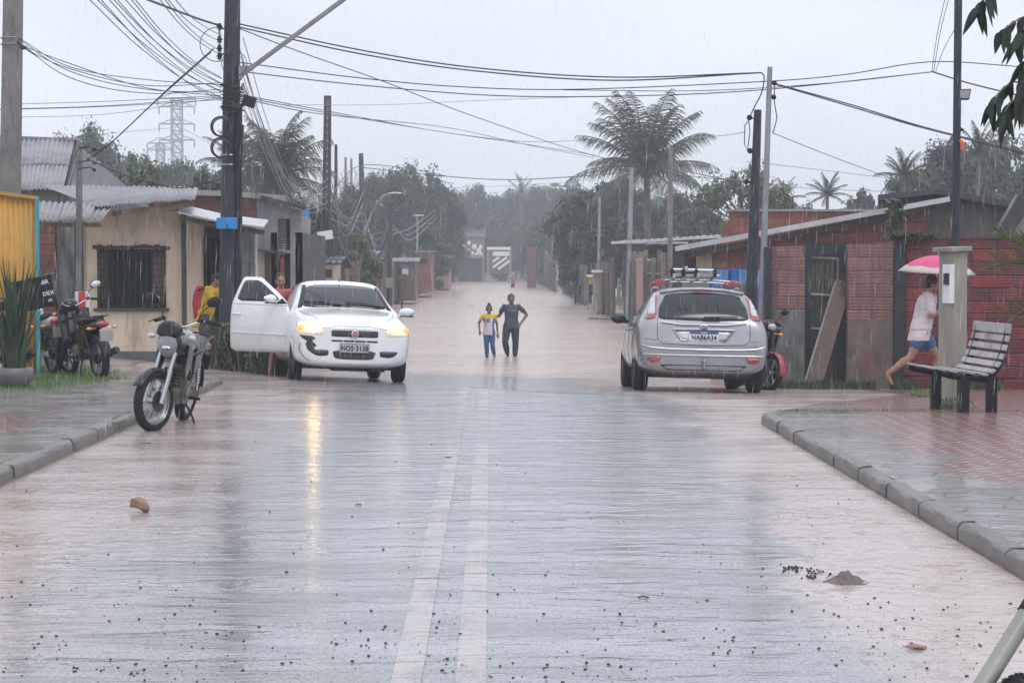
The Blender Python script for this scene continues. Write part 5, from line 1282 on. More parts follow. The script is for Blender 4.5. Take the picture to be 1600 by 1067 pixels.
B4 = brickmat('orange_brick_wall', (.33, .095, .062), (.21, .062, .045), (.13, .075, .06), .30, .20, .012, 0, stf=.45)
GREY = pbr('grey_render', (.235, .23, .245), .6, bump=.3, bs=16, var=.15, stain=(.09, .09, .095), streak=True)
BEIGE = pbr('beige_render', (.44, .35, .27), .6, bump=.3, bs=16, var=.12, stain=(.18, .15, .13), streak=True)
GREEN_W = pbr('stained_pale_wall', (.27, .30, .28), .6, bump=.3, bs=12, var=.2, stain=(.05, .055, .055), stf=.8, streak=True)
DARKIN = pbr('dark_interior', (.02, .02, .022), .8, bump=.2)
BROWNW = pbr('brown_boards', (.115, .075, .06), .6, bump=.5, bs=12, var=.3, stain=(.045, .035, .035), streak=True)
BLUE = pbr('blue_metal', (.035, .13, .33), .35, bump=.1, var=.15, stain=(.02, .05, .12), stf=.6, streak=True)
YEL = pbr('ochre_sheet', (.50, .27, .04), .4, bump=.15, var=.12, stain=(.28, .16, .05), stf=.5, streak=True)
TEAL = pbr('teal_paint', (.04, .30, .36), .4)
EDGE = pbr('zinc_edge', (.50, .50, .53), .3, metal=.3, bump=.1, var=.15)
DKROOF = pbr('dark_roof', (.045, .046, .055), .45, bump=.3, bs=12, var=.3)
PLANK = pbr('plank_fence', (.17, .13, .115), .6, bump=.5, bs=14, var=.35, stain=(.06, .05, .05), streak=True)
def gx(px, Y): return P(px, 500, Y).x

# ochre corrugated fence at the left edge
Y = 27.6; t = thing('metal_fence', 'ochre corrugated metal panel with teal edge post at the far left', 'fence')
a, c_ = P(-60, 296, Y), P(55, 312, Y); zb = gz(-6, Y) - .05
roof_sheet('sheet', YEL, t, [(a.x, Y, a.z), (a.x, Y, zb), (c_.x, Y, zb), (c_.x, Y, c_.z)], .075, .012, 1)
b = MB(); b.bar((c_.x + .03, Y - .02, zb), (c_.x + .03, Y - .02, c_.z + .02), .05, .05); b.build('edge_post', TEAL, t, bevel=.005)
b = MB(); b.bar((a.x, Y - .01, a.z + .02), (c_.x + .05, Y - .01, c_.z + .02), .05, .05); b.build('top_rail', YEL, t)
b = MB(); q = P(47, 400, Y); b.bar((q.x - 1.0, Y - .03, q.z - .15), (q.x - 1.0, Y - .03, zb), .03, .03); b.build('post', YEL, t)
rebase(t, (c_.x, Y, zb))

# tall roofed house behind
t = thing('house', 'house with steep grey corrugated roof behind the ochre panel', 'house')
r0, r1, e0, e1, k1 = P(-60, 214, 51), P(117, 221, 51), P(-60, 300, 45.5), P(98, 297, 45.5), P(140, 305, 57)
roof_sheet('roof', M['roofsheet'], t, [r0, e0 + V((0, 0, 0)), e1, r1], .125, .022, 2, 2)
b = MB(); b.add([r1 + V((.0, 0, -.06)), e1 + V((0, .3, -.08)), V((e1.x, e1.y + .3, -1)), V((e1.x, 57, -1)), V((e1.x, 57, e1.z - .1)), ], [(0, 1, 2, 3, 4)]); b.build('gable_wall', DKROOF, t, solid=.1)
b = MB(); b.box(((r0.x + e1.x) / 2 - .5, 46, e1.z / 2 - .6), (abs(e1.x - r0.x) + .6, .15, e1.z + 1.1)); b.build('wall', GREY, t)
b = MB(); b.bar(r0 + V((0, 0, .04)), r1 + V((.15, 0, .04)), .22, .06); b.build('ridge_cap', M['roofsheet'], t)
b = MB(); b.add([r1 + V((.12, .1, 0)), e1 + V((.12, 0, .03)), e1 + V((.12, 0, -.12)), r1 + V((.12, .1, -.16))], [(0, 1, 2, 3)]); b.build('barge_board', DKROOF, t, solid=.03)
b = MB(); b.add([r1 + V((.1, .05, 0)), V((k1.x, k1.y, k1.z)), V((r0.x, k1.y, k1.z)), r0 + V((0, .05, 0))], [(0, 1, 2, 3)]); b.build('back_roof', DKROOF, t, solid=.03)
rebase(t, (r1.x, 48, -.4))

# cream house with barred window
Y = 33.2; t = thing('house', 'cream plastered house with barred window and grey corrugated roof', 'house'); zb = -.45
x0, x1 = gx(134, Y), gx(284, Y); zt = P(0, 330, Y).z; wx0, wx1, wz0, wz1 = gx(152, Y), gx(260, Y), P(0, 482, Y).z, P(0, 389, Y).z
b = MB()
for (a, c, d, e_) in ((x0, wx0, zb, zt), (wx1, x1, zb, zt), (wx0, wx1, zb, wz0), (wx0, wx1, wz1, zt)): b.box(((a + c) / 2, Y + .08, (d + e_) / 2), (c - a, .16, e_ - d))
b.box((x1 - .08, Y + 2.16, (zb + zt) / 2), (.16, 4.0, zt - zb)); b.build('wall', M['plaster'], t)
fb('plinth', pbr('grey_plinth', (.15, .145, .15), .6, bump=.3), t, 134, 549, 284, 600, Y - .03, .03)
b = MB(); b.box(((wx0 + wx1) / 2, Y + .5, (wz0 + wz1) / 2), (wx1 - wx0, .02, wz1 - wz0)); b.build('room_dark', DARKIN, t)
wn = thing('window', None, None); wn.parent = t
b = MB()
for k in range(9): x = lerp(gx(166, Y), gx(238, Y), k / 8); b.bar((x, Y + .03, wz0), (x, Y + .03, wz1), .014, .014)
for k in range(10): z = lerp(wz0, wz1, (k + .5) / 10); b.bar((wx0, Y + .02, z), (wx1, Y + .02, z), .010, .010)
b.build('grille', M['darkmetal'], wn)
def curtain(px0, px1):
    b = MB(); a, c = gx(px0, Y), gx(px1, Y); n = 30
    b.sheet(lambda u, v_: (lerp(a, c, v_), Y + .10 + .02 * math.sin(v_ * 22 + u), lerp(wz1 + .03, wz0, u)), [0, .3, .6, 1], [i / n for i in range(n + 1)]); b.build('shutter', pbr('brown_shutter', (.20, .15, .125), .6, bump=.4, var=.3, streak=True, stain=(.09, .07, .06)), wn, smooth=60, solid=.008)
curtain(151, 168); curtain(236, 261)
b = MB(); rnd = random.Random(5)
for k in range(16): a = lerp(wx0 - .02, wx1 + .02, k / 15); b.box((a, Y - .005, wz1 + .02 + rnd.uniform(-.01, .02)), (.09, .05, .05 + rnd.uniform(0, .03)), Matrix.Rotation(rnd.uniform(-.3, .3), 3, 'Y'))
b.build('lintel', M['wood_dark'], wn)
b = MB(); b.box(((wx0 + wx1) / 2, Y - .03, wz0 - .02), (wx1 - wx0 + .1, .10, .05)); b.build('sill', M['wood_dark'], wn)
roof_sheet('roof', M['roofsheet'], t, [P(64, 291, 38), P(150, 325, 32.3), P(304, 314, 32.3), P(310, 295, 38)], .10, .018, 1, 4)
roof_sheet('lean_to_roof', M['roofsheet'], t, [P(48, 317, 32.9), P(44, 346, 31.2), P(160, 348, 31.2), P(180, 320, 32.9)], .10, .018, 1, 6)
YB = pbr('yellowed_board', (.28, .20, .10), .6, bump=.3, var=.3); b = MB(); b.bar(P(176, 334, 32.5), P(302, 319, 32.5), .05, .09); b.build('fascia_board', YB, t); b = MB(); b.bar(P(60, 351, 31.5), P(158, 352, 31.5), .05, .07); b.build('fascia_board', YB, t)
fb('dark_gable', DKROOF, t, 178, 322, 284, 334, Y + .02, .1) if False else None
fb('corner_post', M['wood_dark'], t, 283, 330, 291, 560, Y - .12, .12)
# brick and bare doorway left of it
bw = fb('brick_wall', B1, t, 30, 346, 88, 600, Y + .3, .16); bw['label'] = 'bare brick part of the wall'
fb('side_wall', GREEN_W, t, 86, 346, 118, 600, Y + .5, .16)
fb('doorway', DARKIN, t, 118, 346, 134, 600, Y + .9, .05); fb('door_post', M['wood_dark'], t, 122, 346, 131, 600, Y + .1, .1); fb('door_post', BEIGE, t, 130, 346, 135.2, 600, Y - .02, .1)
rebase(t, (x0, Y, zb))

# service post with small bracket
p0, p1 = P(124, 222, 31.0), P(121, 352, 31.0); t = thing('service_post', 'thin wooden service post standing up through the lean-to roof', 'post')
b = MB(); b.bar((p1.x, 31, gz(p1.x, 31)), p0, .085, .085); b.build('post', M['pole_conc'], t)
b = MB()
for dy in (0, -.22, -.33): b.tube([p0 + V((0, -.05, -.1 + dy)), p0 + V((.18, -.07, -.08 + dy)), p0 + V((.25, -.07, -.12 + dy))], .01, 6); b.ball(p0 + V((.25, -.07, -.12 + dy)), .03, 8, 6)
b.build('insulator', M['black'], t); rebase(t, (p1.x, 31, gz(p1.x, 31)))

# porch and awning beside it
t = thing('porch', 'dim open porch with sagging tin awning beside the cream house', 'porch')
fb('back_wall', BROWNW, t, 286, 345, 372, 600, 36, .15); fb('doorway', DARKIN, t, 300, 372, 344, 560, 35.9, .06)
b = MB()
for k in range(7): a = P(302 + k * 7, 372, 35.8); b.bar((a.x, 35.8, -.3), (a.x, 35.8, a.z), .10, .02)
b.build('door_boards', BROWNW, t)
fb('wall', GREEN_W, t, 364, 352, 400, 600, 35.0, .15); fb('white_pipe', M['whiteplain'], t, 399, 352, 402.5, 560, 34.8, .04)
b = MB(); A = [P(278, 332, 32.4), P(345, 347, 32.4), P(412, 356, 32.4)]; Bk = [P(290, 322, 36.5), P(350, 336, 36.5), P(420, 345, 36.5)]
b.sheet(lambda u, v_: (A[int(v_)].lerp(Bk[int(v_)], u)), [0, .5, 1], [0, 1, 2]); b.build('awning', EDGE, t, solid=.03)
b = MB(); b.bar(A[0] - V((0, -.1, .08)), A[1] - V((0, -.1, .08)), .05, .08); b.bar(A[1] - V((0, -.1, .08)), A[2] - V((0, -.1, .08)), .05, .08); b.build('awning_beam', M['wood_dark'], t)
rebase(t, (gx(330, 36), 36, -.5))

t = thing('building', 'low red brick building with concrete coping behind the porch', 'building')
fb('wall', B4, t, 240, 306, 402, 600, 44, .2); fb('wall', GREY, t, 402, 307, 440, 600, 43.9, .2)
b = MB(); b.bar(P(236, 300, 43.8), P(362, 303, 43.8), .3, .12); b.bar(P(362, 303, 43.8), P(446, 310, 43.8), .3, .12); b.build('coping', M['concrete'], t)
b = MB(); a = P(268, 306, 44); c = P(440, 306, 44); b.box((c.x, 47, .8), (.2, 6, 3.9)); b.build('side_wall', GREY, t); rebase(t, (a.x, 44, -.6))

Y = 42.0; t = thing('building', 'bare grey concrete building with tall louvred window', 'building')
b = MB(); w0, w1, wz0, wz1 = gx(435, Y), gx(454, Y), P(0, 391, Y).z, P(0, 342, Y).z; x0, x1 = gx(424, Y), gx(472, Y); zl, zr, zb = P(0, 319, Y).z, P(0, 330, Y).z, -1.0
dx0, dx1, dz1 = gx(436, Y), gx(452, Y), P(0, 396, Y).z
def pr(xa, xb, za, zb_a, zb_b=None):
    b.prism([(xa, za), (xb, za), (xb, zb_b if zb_b is not None else zb_a), (xa, zb_a)], Y, Y + .18)
zz = lambda x: lerp(zl, zr, (x - x0) / (x1 - x0))
pr(x0, w0, zb, zz(x0), zz(w0)); pr(w1, x1, zb, zz(w1), zz(x1)); pr(w0, w1, wz1, zz(w0), zz(w1)); pr(w0, w1, dz1, wz0)
b.build('wall', GREY, t)
b = MB(); b.box((x1 - .07, Y + 3, .6), (.14, 6, 3.3)); b.box((x0 + .07, Y + 3, .6), (.14, 6, 3.3)); b.build('side_wall', DKROOF, t)
b = MB(); b.bar(P(408, 308, Y - .1), P(478, 326, Y - .1), .3, .08); b.build('cornice', DKROOF, t)
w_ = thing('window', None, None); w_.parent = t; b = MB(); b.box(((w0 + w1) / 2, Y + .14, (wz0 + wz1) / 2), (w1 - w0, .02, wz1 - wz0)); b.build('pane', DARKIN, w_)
b = MB()
for k in range(13): z = lerp(wz0, wz1, (k + .5) / 13); b.box((lerp(w0, w1, .35), Y + .06, z), ((w1 - w0) * .66, .07, .012), Matrix.Rotation(.5, 3, 'X'))
b.build('louvre', GREY, w_)
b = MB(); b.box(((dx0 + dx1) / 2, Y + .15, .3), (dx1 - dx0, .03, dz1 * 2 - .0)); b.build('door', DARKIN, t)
fb('red_panel', M['moto_red'] if False else pbr('faded_red_board', (.34, .07, .07), .6, var=.3), t, 438, 402, 444, 452, Y + .05, .03)
b = MB(); b.bar(P(398, 390, Y - .35), P(446, 396, Y - .35), .5, .06); b.build('canopy_slab', DKROOF, t)
fb('beige_wall', BEIGE, t, 402, 393, 414, 600, Y - .2, .12); fb('side_opening', BROWNW, t, 414, 394, 424.5, 600, Y - .1, .1)
rebase(t, (x0, Y, -.8))
b = MB(); p = [P(475, 328, 50), P(483, 330, 50), P(482, 371, 50), P(474, 370, 50)]
o = fpoly('banner', pbr('blue_banner', (.06, .26, .50), .5, var=.25), None, [(474, 327), (484, 330), (482, 371), (473, 369)], 50, .02); tag(o, 'narrow faded blue banner hanging beside the grey concrete building', 'banner')
o = None

# left side further down the flooded street
def side_fence(name, label, cat, x, y0, y1, h, mat, kind='plank', zb=-.95, post=M['wood'], group=None):
    """fence along the street edge: its face looks at the street, posts at both ends"""
    t = thing(name, label, cat, group=group); b = MB(); rnd = random.Random(int(y0 * 7 + x * 3)); s = 1 if x > 0 else -1
    if kind == 'plank':
        y = y0
        while y < y1: wv_ = rnd.uniform(.14, .2); b.box((x + rnd.uniform(-.015, .015), y + wv_ / 2, (zb + zb + h + rnd.uniform(-.1, .06)) / 2 + .2), (.03, wv_ * .93, h + rnd.uniform(-.1, .06) + .2)); y += wv_
        b.build('boards', mat, t)
        for z in (.5, h - .3): b = MB(); b.box((x - s * .04, (y0 + y1) / 2, zb + z + .2), (.05, y1 - y0, .07)); b.build('rail', post, t)
    else:
        b.box((x, (y0 + y1) / 2, zb + (h + .2) / 2), (.14, y1 - y0 - .002, h + .2)); b.build('wall', mat, t)
        b = MB(); b.box((x, (y0 + y1) / 2, zb + h + .24), (.20, y1 - y0, .07)); b.build('coping', M['concrete'], t)
    n = max(1, int((y1 - y0) / 3))
    for k in range(n + 1):
        y = lerp(y0 + .08, y1 - .08, k / n); b = MB(); b.bar((x - s * .1, y, zb), (x - s * .1, y, zb + h + .45 + rnd.uniform(-.1, .15)), .13, .13); b.build('post', post, t)
    return rebase(t, (x, (y0 + y1) / 2, zb))
LP_ = [(52, 60, 1.0, 'wall', BEIGE, 'beige rendered boundary wall beyond the grey concrete building'), (63, 71, 1.3, 'plank', PLANK, 'weathered plank fence at the left of the flood, behind the white car'),
       (74, 83, 2.2, 'plank', BROWNW, 'dark brown board fence below the blue sheeting'), (86, 94, 2.5, 'wall', B4, 'brick boundary wall beside the pole with the meter box'), (97, 104, 2.3, 'plank', PLANK, 'grey plank fence behind the hanging waste bin'),
       (120, 133, 2.6, 'wall', B4, 'faded red brick wall halfway down the left side of the flood'), (136, 150, 2.4, 'plank', BROWNW, 'low brown plank fence before the distant dark post'), (106, 118, 2.2, 'plank', PLANK, 'grey plank fence between brown kiosk and faded brick wall'), (152, 166, 2.6, 'wall', pbr('brownish_wall', (.17, .12, .10), .6, var=.2), 'brownish wall just before the distant dark post'), (168, 190, 3.0, 'wall', GREY, 'grey wall beyond the distant dark post'), (194, 222, 3.2, 'plank', PLANK, 'last plank fence on the left before the brick house')]
for i, (a, c, h, k, m, lab) in enumerate(LP_): side_fence('fence' if k == 'plank' else 'boundary_wall', lab, 'fence' if k == 'plank' else 'wall', -5.3 - (.7 if i == 0 else .15 * (i % 3)), a, c, h, m, k)
RP_ = [(57, 64, 2.3, 'plank', BROWNW, 'brown board fence left of the silver car roof'), (66, 71, 2.4, 'wall', pbr('pinkish_wall', (.36, .22, .20), .6, bump=.3, var=.15, stain=(.15, .1, .1), streak=True), 'pinkish wall end beside the yellow doorway'), (73, 79, 2.3, 'plank', PLANK, 'grey plank fence behind the white meter box pillar'),
       (81, 91, 2.2, 'plank', PLANK, 'grey plank fence just beyond the white meter pillar'), (170, 184, 2.8, 'plank', BROWNW, 'dark board fence beside the tall brick pier'), (92, 101, 2.1, 'plank', pbr('whitewashed', (.42, .42, .42), .6, bump=.3, var=.3), 'whitewashed paling fence on the right of the flood'), (104, 113, 2.0, 'plank', PLANK, 'leaning plank fence under the dense dark tree'), (116, 128, 2.2, 'wall', BEIGE, 'pale wall under the dense dark tree'),
       (131, 146, 2.3, 'plank', BROWNW, 'brown plank fence beyond the pale wall'), (150, 168, 2.4, 'wall', pbr('pale_green_wall', (.34, .38, .33), .6, bump=.2, var=.15, stain=(.15, .15, .14), streak=True), 'pale green wall far down the right side'), (186, 225, 3.3, 'wall', GREY, 'distant grey wall at the right end of the street')]
for i, (a, c, h, k, m, lab) in enumerate(RP_): side_fence('fence' if k == 'plank' else 'boundary_wall', lab, 'fence' if k == 'plank' else 'wall', 5.25 + .2 * (i % 3), a, c, h, m, k)
o = fb('brick_pier', pbr('dark_pier', (.13, .065, .055), .7, var=.3), None, 824, 386, 838, 450, 172, 1.2); tag(o, 'tall dark red brick pier at the right side far down the street', 'pier')

def hut(label, px0, px1, pyr, pye, pyb, Y, d, wallm, roofm, windows=(), door=None, over=.2, kind='flat', name='house', cat='house'):
    t = thing(name, label, cat); x0, x1 = gx(px0, Y), gx(px1, Y); ze, zr, zb = P(0, pye, Y).z, P(0, pyr, Y).z, P(0, pyb, Y).z
    b = MB(); b.box(((x0 + x1) / 2, Y + d / 2, (ze + zb) / 2), (x1 - x0, d, ze - zb)); b.build('wall', wallm, t)
    if kind == 'gable':
        b = MB(); xm = (x0 + x1) / 2; b.prism([(x0 + .02, ze), (x1 - .02, ze), (xm, zr - .05)], Y + .01, Y + d); b.build('gable', wallm, t)
        b = MB(); b.add([(x0 - over, Y - over, ze - .1), (xm, Y - over, zr), (xm, Y + d + over, zr), (x0 - over, Y + d + over, ze - .1)], [(0, 1, 2, 3)]); b.add([(x1 + over, Y - over, ze - .1), (xm, Y - over, zr), (xm, Y + d + over, zr), (x1 + over, Y + d + over, ze - .1)], [(0, 1, 2, 3)]); b.build('roof', roofm, t, solid=.06)
    else:
        roof_sheet('roof', roofm, t, [(x0 - over, Y + d + over, zr), (x0 - over, Y - over, ze + .04), (x1 + over, Y - over, ze + .04), (x1 + over, Y + d + over, zr)], .2, .03, 2, 9)
    for (a, q, c, e_) in windows:
        f = fb('window', M['wood_dark'], t, a, q, c, e_, Y - .04, .05); g_ = fb('pane', DARKIN, f, a + .8, q + .8, c - .8, e_ - .8, Y - .05, .02)
    if door: fb('door', door[4] if len(door) > 4 else DARKIN, t, *door[:4], Y - .03, .04)
    return rebase(t, ((x0 + x1) / 2, Y, zb))
hut('small cream hut with barred window under the dark utility pole', 487, 522, 402, 414, 470, 66, 3, BEIGE, DKROOF, [(503, 421, 519, 434)])
hut('low brown shed between the grey building and the cream hut', 469, 488, 400, 406, 480, 60, 3, BROWNW, DKROOF, door=(473, 412, 482, 480))
hut('shed with bright blue sheet roof left of the second pole row', 528, 580, 392, 404, 470, 92, 5, B4, BLUE, [(545, 412, 556, 424)])
hut('brown kiosk with grey slab roof on the left bank', 610, 648, 404, 410, 470, 108, 4, BROWNW, M['roofsheet'], [(620, 418, 634, 430)])
hut('red brick house with tin roof on the left bank', 650, 674, 392, 396, 455, 128, 7, B4, DKROOF, [(656, 404, 668, 414)])
hut('faded pink house behind the distant dark post', 668, 702, 398, 406, 452, 160, 8, pbr('faded_pink', (.30, .19, .18), .7, var=.2), DKROOF, [(680, 416, 690, 426)])
# brick house with round white dishes hung on its front, at the end of the street
Y = 232; t = hut('brown brick house hung with many round white dishes at the street end', 698, 757, 352, 372, 442, Y, 10, pbr('brown_far_wall', (.20, .135, .12), .7, var=.25), DKROOF, door=(716, 402, 752, 440))
zb = t.location; b = None
for k, (px, py, r) in enumerate([(711, 372, 3), (719, 371, 3), (712, 389, 4), (704, 391, 3), (724, 387, 4), (733, 380, 3), (731, 391, 4), (741, 386, 4), (748, 392, 4), (738, 396, 3), (745, 399, 4), (752, 398, 3), (726, 396, 4), (751, 386, 3), (706, 398, 3)]):
    c = P(px, py, Y - .25); q = MB(); q.ball(c, (r * .075, .08, r * .09), 10, 6); o = q.build('white_dish', M['whiteplain'], t); o.location = -V(t.location)
o = fb('canopy', M['concrete'], t, 700, 398, 757, 403, Y - 1.0, .9); o.location = -V(t.location)
t = thing('gate', 'white gate with diagonal brace and white lintel at the end of the street', 'gate'); Y = 228
fb('lintel', M['whiteplain'], t, 761, 386, 798, 390.5, Y, .4)
for a in (761, 796): fb('post', pbr('gate_post', (.25, .20, .18), .6), t, a, 390.5, a + 3, 430, Y + .05, .3)
fb('white_panel', M['whiteplain'], t, 770, 393, 797, 400, Y + .1, .05)
for (x0, y0, x1, y1) in ((770, 418, 792, 402), (778, 421, 797, 407), (770, 409, 780, 402)):
    b = MB(); b.bar(P(x0, y0, Y + .1), P(x1, y1, Y + .1), .05, .28); b.build('brace', M['whiteplain'], t)
fb('dark_opening', BROWNW, t, 764, 390.5, 796, 428, Y + .3, .1); rebase(t, (gx(780, Y), Y, P(0, 428, Y).z))

# ------------------------------------------------------------------ right side
t = thing('shelter', 'long low tin roofed shelter on pale columns behind the silver car', 'shelter')
roof_sheet('roof', EDGE, t, [P(975, 377, 88), P(954, 381, 74), P(1165, 369, 74), P(1150, 366, 88)], .3, .02, 1)
fb('roof_edge', EDGE, t, 955, 378, 1075, 381, 73.8, .06)
b = MB(); b.bar(P(955, 379.5, 73.8), P(1165, 367.5, 73.8), .08, .10); b.build('gutter', EDGE, t)
fpoly('back_wall', BROWNW, t, [(1008, 384), (1165, 374), (1165, 500), (1008, 500)], 84, .15)
fb('beam', BROWNW, t, 960, 382, 1005, 392, 74.5, .3)
for px, wd, m in ((986, 6, M['concrete']), (999, 9, BEIGE), (1030, 6, BEIGE)):
    o = fb('column', m, t, px - wd / 2, 390, px + wd / 2, 520, 75, .22)
fb('sill_box', pbr('pink_box', (.36, .22, .20), .6), t, 1001, 410, 1031, 420, 74.6, .5); fb('block', BEIGE, t, 998, 394, 1008, 406, 74.4, .4)
for px in (1005, 1013): fb('thin_post', BEIGE, t, px, 420, px + 3, 520, 75, .12)
rebase(t, (gx(1040, 75), 75, -.75))

Y = 38.5; t = thing('house', 'orange brick house with long pale sloping roof edge', 'house')
fpoly('wall', B4, t, [(1112, 386), (1448, 325), (1448, 640), (1112, 640)], Y, .2)
fb('plain_wall', BEIGE, t, 1089, 392, 1112.2, 431, Y - .05, .15); fb('porch_wall', BROWNW, t, 1068, 396, 1089, 520, Y + .8, .1); fb('low_wall', GREY, t, 1068, 431, 1112, 520, Y - .1, .2)
b = MB(); e0, e1 = P(1055, 389, Y - .6), P(1484, 311, Y - .6); f0, f1 = P(1062, 386, Y + 5), P(1484, 309, Y + 5)
b.sheet(lambda u, v_: V(e0).lerp(V(e1), v_).lerp(V(f0).lerp(V(f1), v_), u), [0, .5, 1], [0, .5, 1]); b.build('roof', DKROOF, t, solid=.05)
b = MB(); b.bar(e0, e1, .05, .10); b.build('roof_edge', EDGE, t)
b = MB(); b.bar(e0 + V((.3, .2, -.12)), e1 + V((-.1, .2, -.12)), .06, .12); b.build('rafter', M['wood_dark'], t)
fb('vent', B3, t, 1113, 409, 1137, 420, Y - .02, .03)
w_ = fb('window', M['wood_dark'], t, 1262, 383, 1310, 392, Y - .03, .05)
rebase(t, (gx(1112, Y), Y, -1))
t = thing('parapet_wall', 'stepped red brick parapet rising behind the orange brick house', 'wall')
fb('wall', B4, t, 1140, 330, 1385, 420, 52, .2); fb('wall', B4, t, 1128, 346, 1140, 420, 52, .2)
fb('coping', M['concrete'], t, 1138, 327, 1386, 330.5, 51.9, .4); rebase(t, (gx(1200, 52), 52, 0))
Y = 41; t = thing('house', 'dark grey rendered gable house at the right behind the brick fence', 'house')
fpoly('wall', pbr('dark_render', (.155, .145, .15), .6, bump=.3, bs=12, var=.25, stain=(.07, .065, .07), streak=True), t, [(1380, 309), (1462, 300), (1582, 320), (1640, 332), (1640, 600), (1380, 600)], Y, .2)
b = MB()
for a, c in (((1372, 309), (1462, 299)), ((1462, 299), (1650, 332))):
    p, q = P(*a, Y - .5), P(*c, Y - .5); p2, q2 = P(*a, Y + 6), P(*c, Y + 6); p2.z, q2.z = p.z, q.z; b.add([p, q, q2, p2], [(0, 1, 2, 3)])
b.build('roof', DKROOF, t, solid=.12); rebase(t, (gx(1480, Y), Y, -.5))
Y = 36; t = thing('lean_to', 'steep dark lean-to roof at the right edge above the brick fence', 'roof')
fpoly('roof_end', DKROOF, t, [(1553, 372), (1592, 303), (1650, 294), (1650, 322), (1606, 328), (1578, 372)], Y, .25)
fpoly('wall', pbr('pale_gable', (.42, .38, .38), .6, bump=.2), t, [(1576, 374), (1596, 330), (1650, 352), (1650, 600), (1576, 600)], Y + .3, .1); rebase(t, (gx(1600, Y), Y, -.4))

# brick fence across the front of the right hand lots: panels, door, wall
zb_ = lambda x: -.75
def fz(px, Y): return gz(gx(px, Y), Y)
YF = lambda px: pw(px, [(1195, 31.3), (1400, 30.2), (1600, 29.3), (1700, 29)])
def fpanel(name, label, cat, px0, px1, pt0, pt1, mat, d=.14, foot=None, capm=None):
    t = thing(name, label, cat); Y0, Y1 = YF(px0), YF(px1); a, c = P(px0, pt0, Y0), P(px1, pt1, Y1); zb = min(fz(px0, Y0), fz(px1, Y1)) - .15
    def slab(z0a, z0b, z1a, z1b, off, dd, m, nm):
        b = MB(); vs = []
        for yy in (off, off + dd):
            for x, y, z in ((a.x, Y0, z0a), (c.x, Y1, z0b), (c.x, Y1, z1b), (a.x, Y0, z1a)): vs.append((x, y + yy, z))
        b.add(vs, [(0, 1, 2, 3), (7, 6, 5, 4), (0, 4, 5, 1), (1, 5, 6, 2), (2, 6, 7, 3), (3, 7, 4, 0)]); return b.build(nm, m, t)
    slab(zb, zb, a.z, c.z, 0, d, mat, 'wall')
    if foot: f0, f1 = P(px0, foot[0], Y0).z, P(px1, foot[1], Y1).z; slab(zb, zb, f0, f1, -.025, .02, foot[2], 'rendered_foot')
    if capm: slab(a.z, c.z, a.z + .05, c.z + .05, -.03, d + .06, capm, 'coping')
    return rebase(t, ((a.x + c.x) / 2, (Y0 + Y1) / 2, zb)), t
FOOT = pbr('mossy_concrete', (.155, .15, .145), .6, bump=.5, bs=10, var=.3, stain=(.06, .062, .06), stf=.8, streak=True)
FOOT2 = pbr('mossy_red_foot', (.17, .13, .115), .6, bump=.5, bs=10, var=.3, stain=(.26, .10, .065), stf=.7)
fpanel('brick_fence', 'pale grooved brick panel left of the dark timber door', 'fence', 1204, 1258, 386, 384, B3, foot=(482, 486, FOOT))
fpanel('brick_fence', 'pale grooved brick panel right of the dark timber door', 'fence', 1325, 1396, 382, 378, B3, foot=(498, 500, FOOT2))
fpanel('brick_fence', 'long dark red brick wall behind the bench and meter pillar', 'wall', 1414, 1700, 374, 371, B2, capm=pbr('mortar_cap', (.10, .06, .055), .7, bump=.5))
DK2 = pbr('dark_painted_post', (.018, .026, .034), .5, bump=.3, var=.3)
for px0, px1, pt, lab in ((1194, 1203, 386, 'dark blue green post at the left end of the brick fence'), (1397, 1413, 375, 'broad dark post between the pale panel and the red brick wall')):
    Y = YF(px0) - .05; z0 = fz(px0, Y) - .1; a, c = P(px0, pt, Y), P(px1, pt, Y); b = MB(); b.box(((a.x + c.x) / 2, Y, (a.z + z0) / 2), (c.x - a.x, .2, a.z - z0)); tag(b.build('fence_post', DK2, bevel=.01), lab, 'post')
# dark timber door in its frame
t = thing('door', 'dark weathered timber door with white painted rails set in the brick fence', 'door'); Y = 31.0
fb('frame', DK2, t, 1258, 378, 1266, 640, Y, .16); fb('frame', DK2, t, 1311, 392, 1325, 640, Y, .16); fb('frame', DK2, t, 1264, 380, 1325, 400, Y + .02, .14)
b = MB()
for k in range(6): fbx(b, 1266 + k * 7.6, 400, 1273 + k * 7.6, 640, Y + .08, .04)
b.build('boards', M['wood_dark'], t)
for (a, c) in (((1266, 402), (1311, 404)), ((1266, 459), (1311, 462)), ((1266, 512), (1306, 516))):
    b = MB(); b.bar(P(*a, Y + .06), P(*c, Y + .06), .02, .035); b.build('rail', M['concrete'], t)
b = MB(); b.bar(P(1309, 403, Y + .05), P(1309, 440, Y + .05), .03, .02); b.build('rail', M['concrete'], t); rebase(t, (gx(1290, Y), Y, -.6))
b = MB(); p0, p1 = P(1270, 603, 30.2), P(1318, 440, 30.8); b.bar(p0, p1, .27, .03, V((0, -1, 0))); o = b.build('board', BROWNW); tag(o, 'wide brown board leaning against the dark timber door', 'board'); b = MB(); b.bar(p0 + V((-.145, -.02, 0)), p1 + V((-.13, -.02, 0)), .03, .02); b.build('edge_strip', M['concrete'], o)
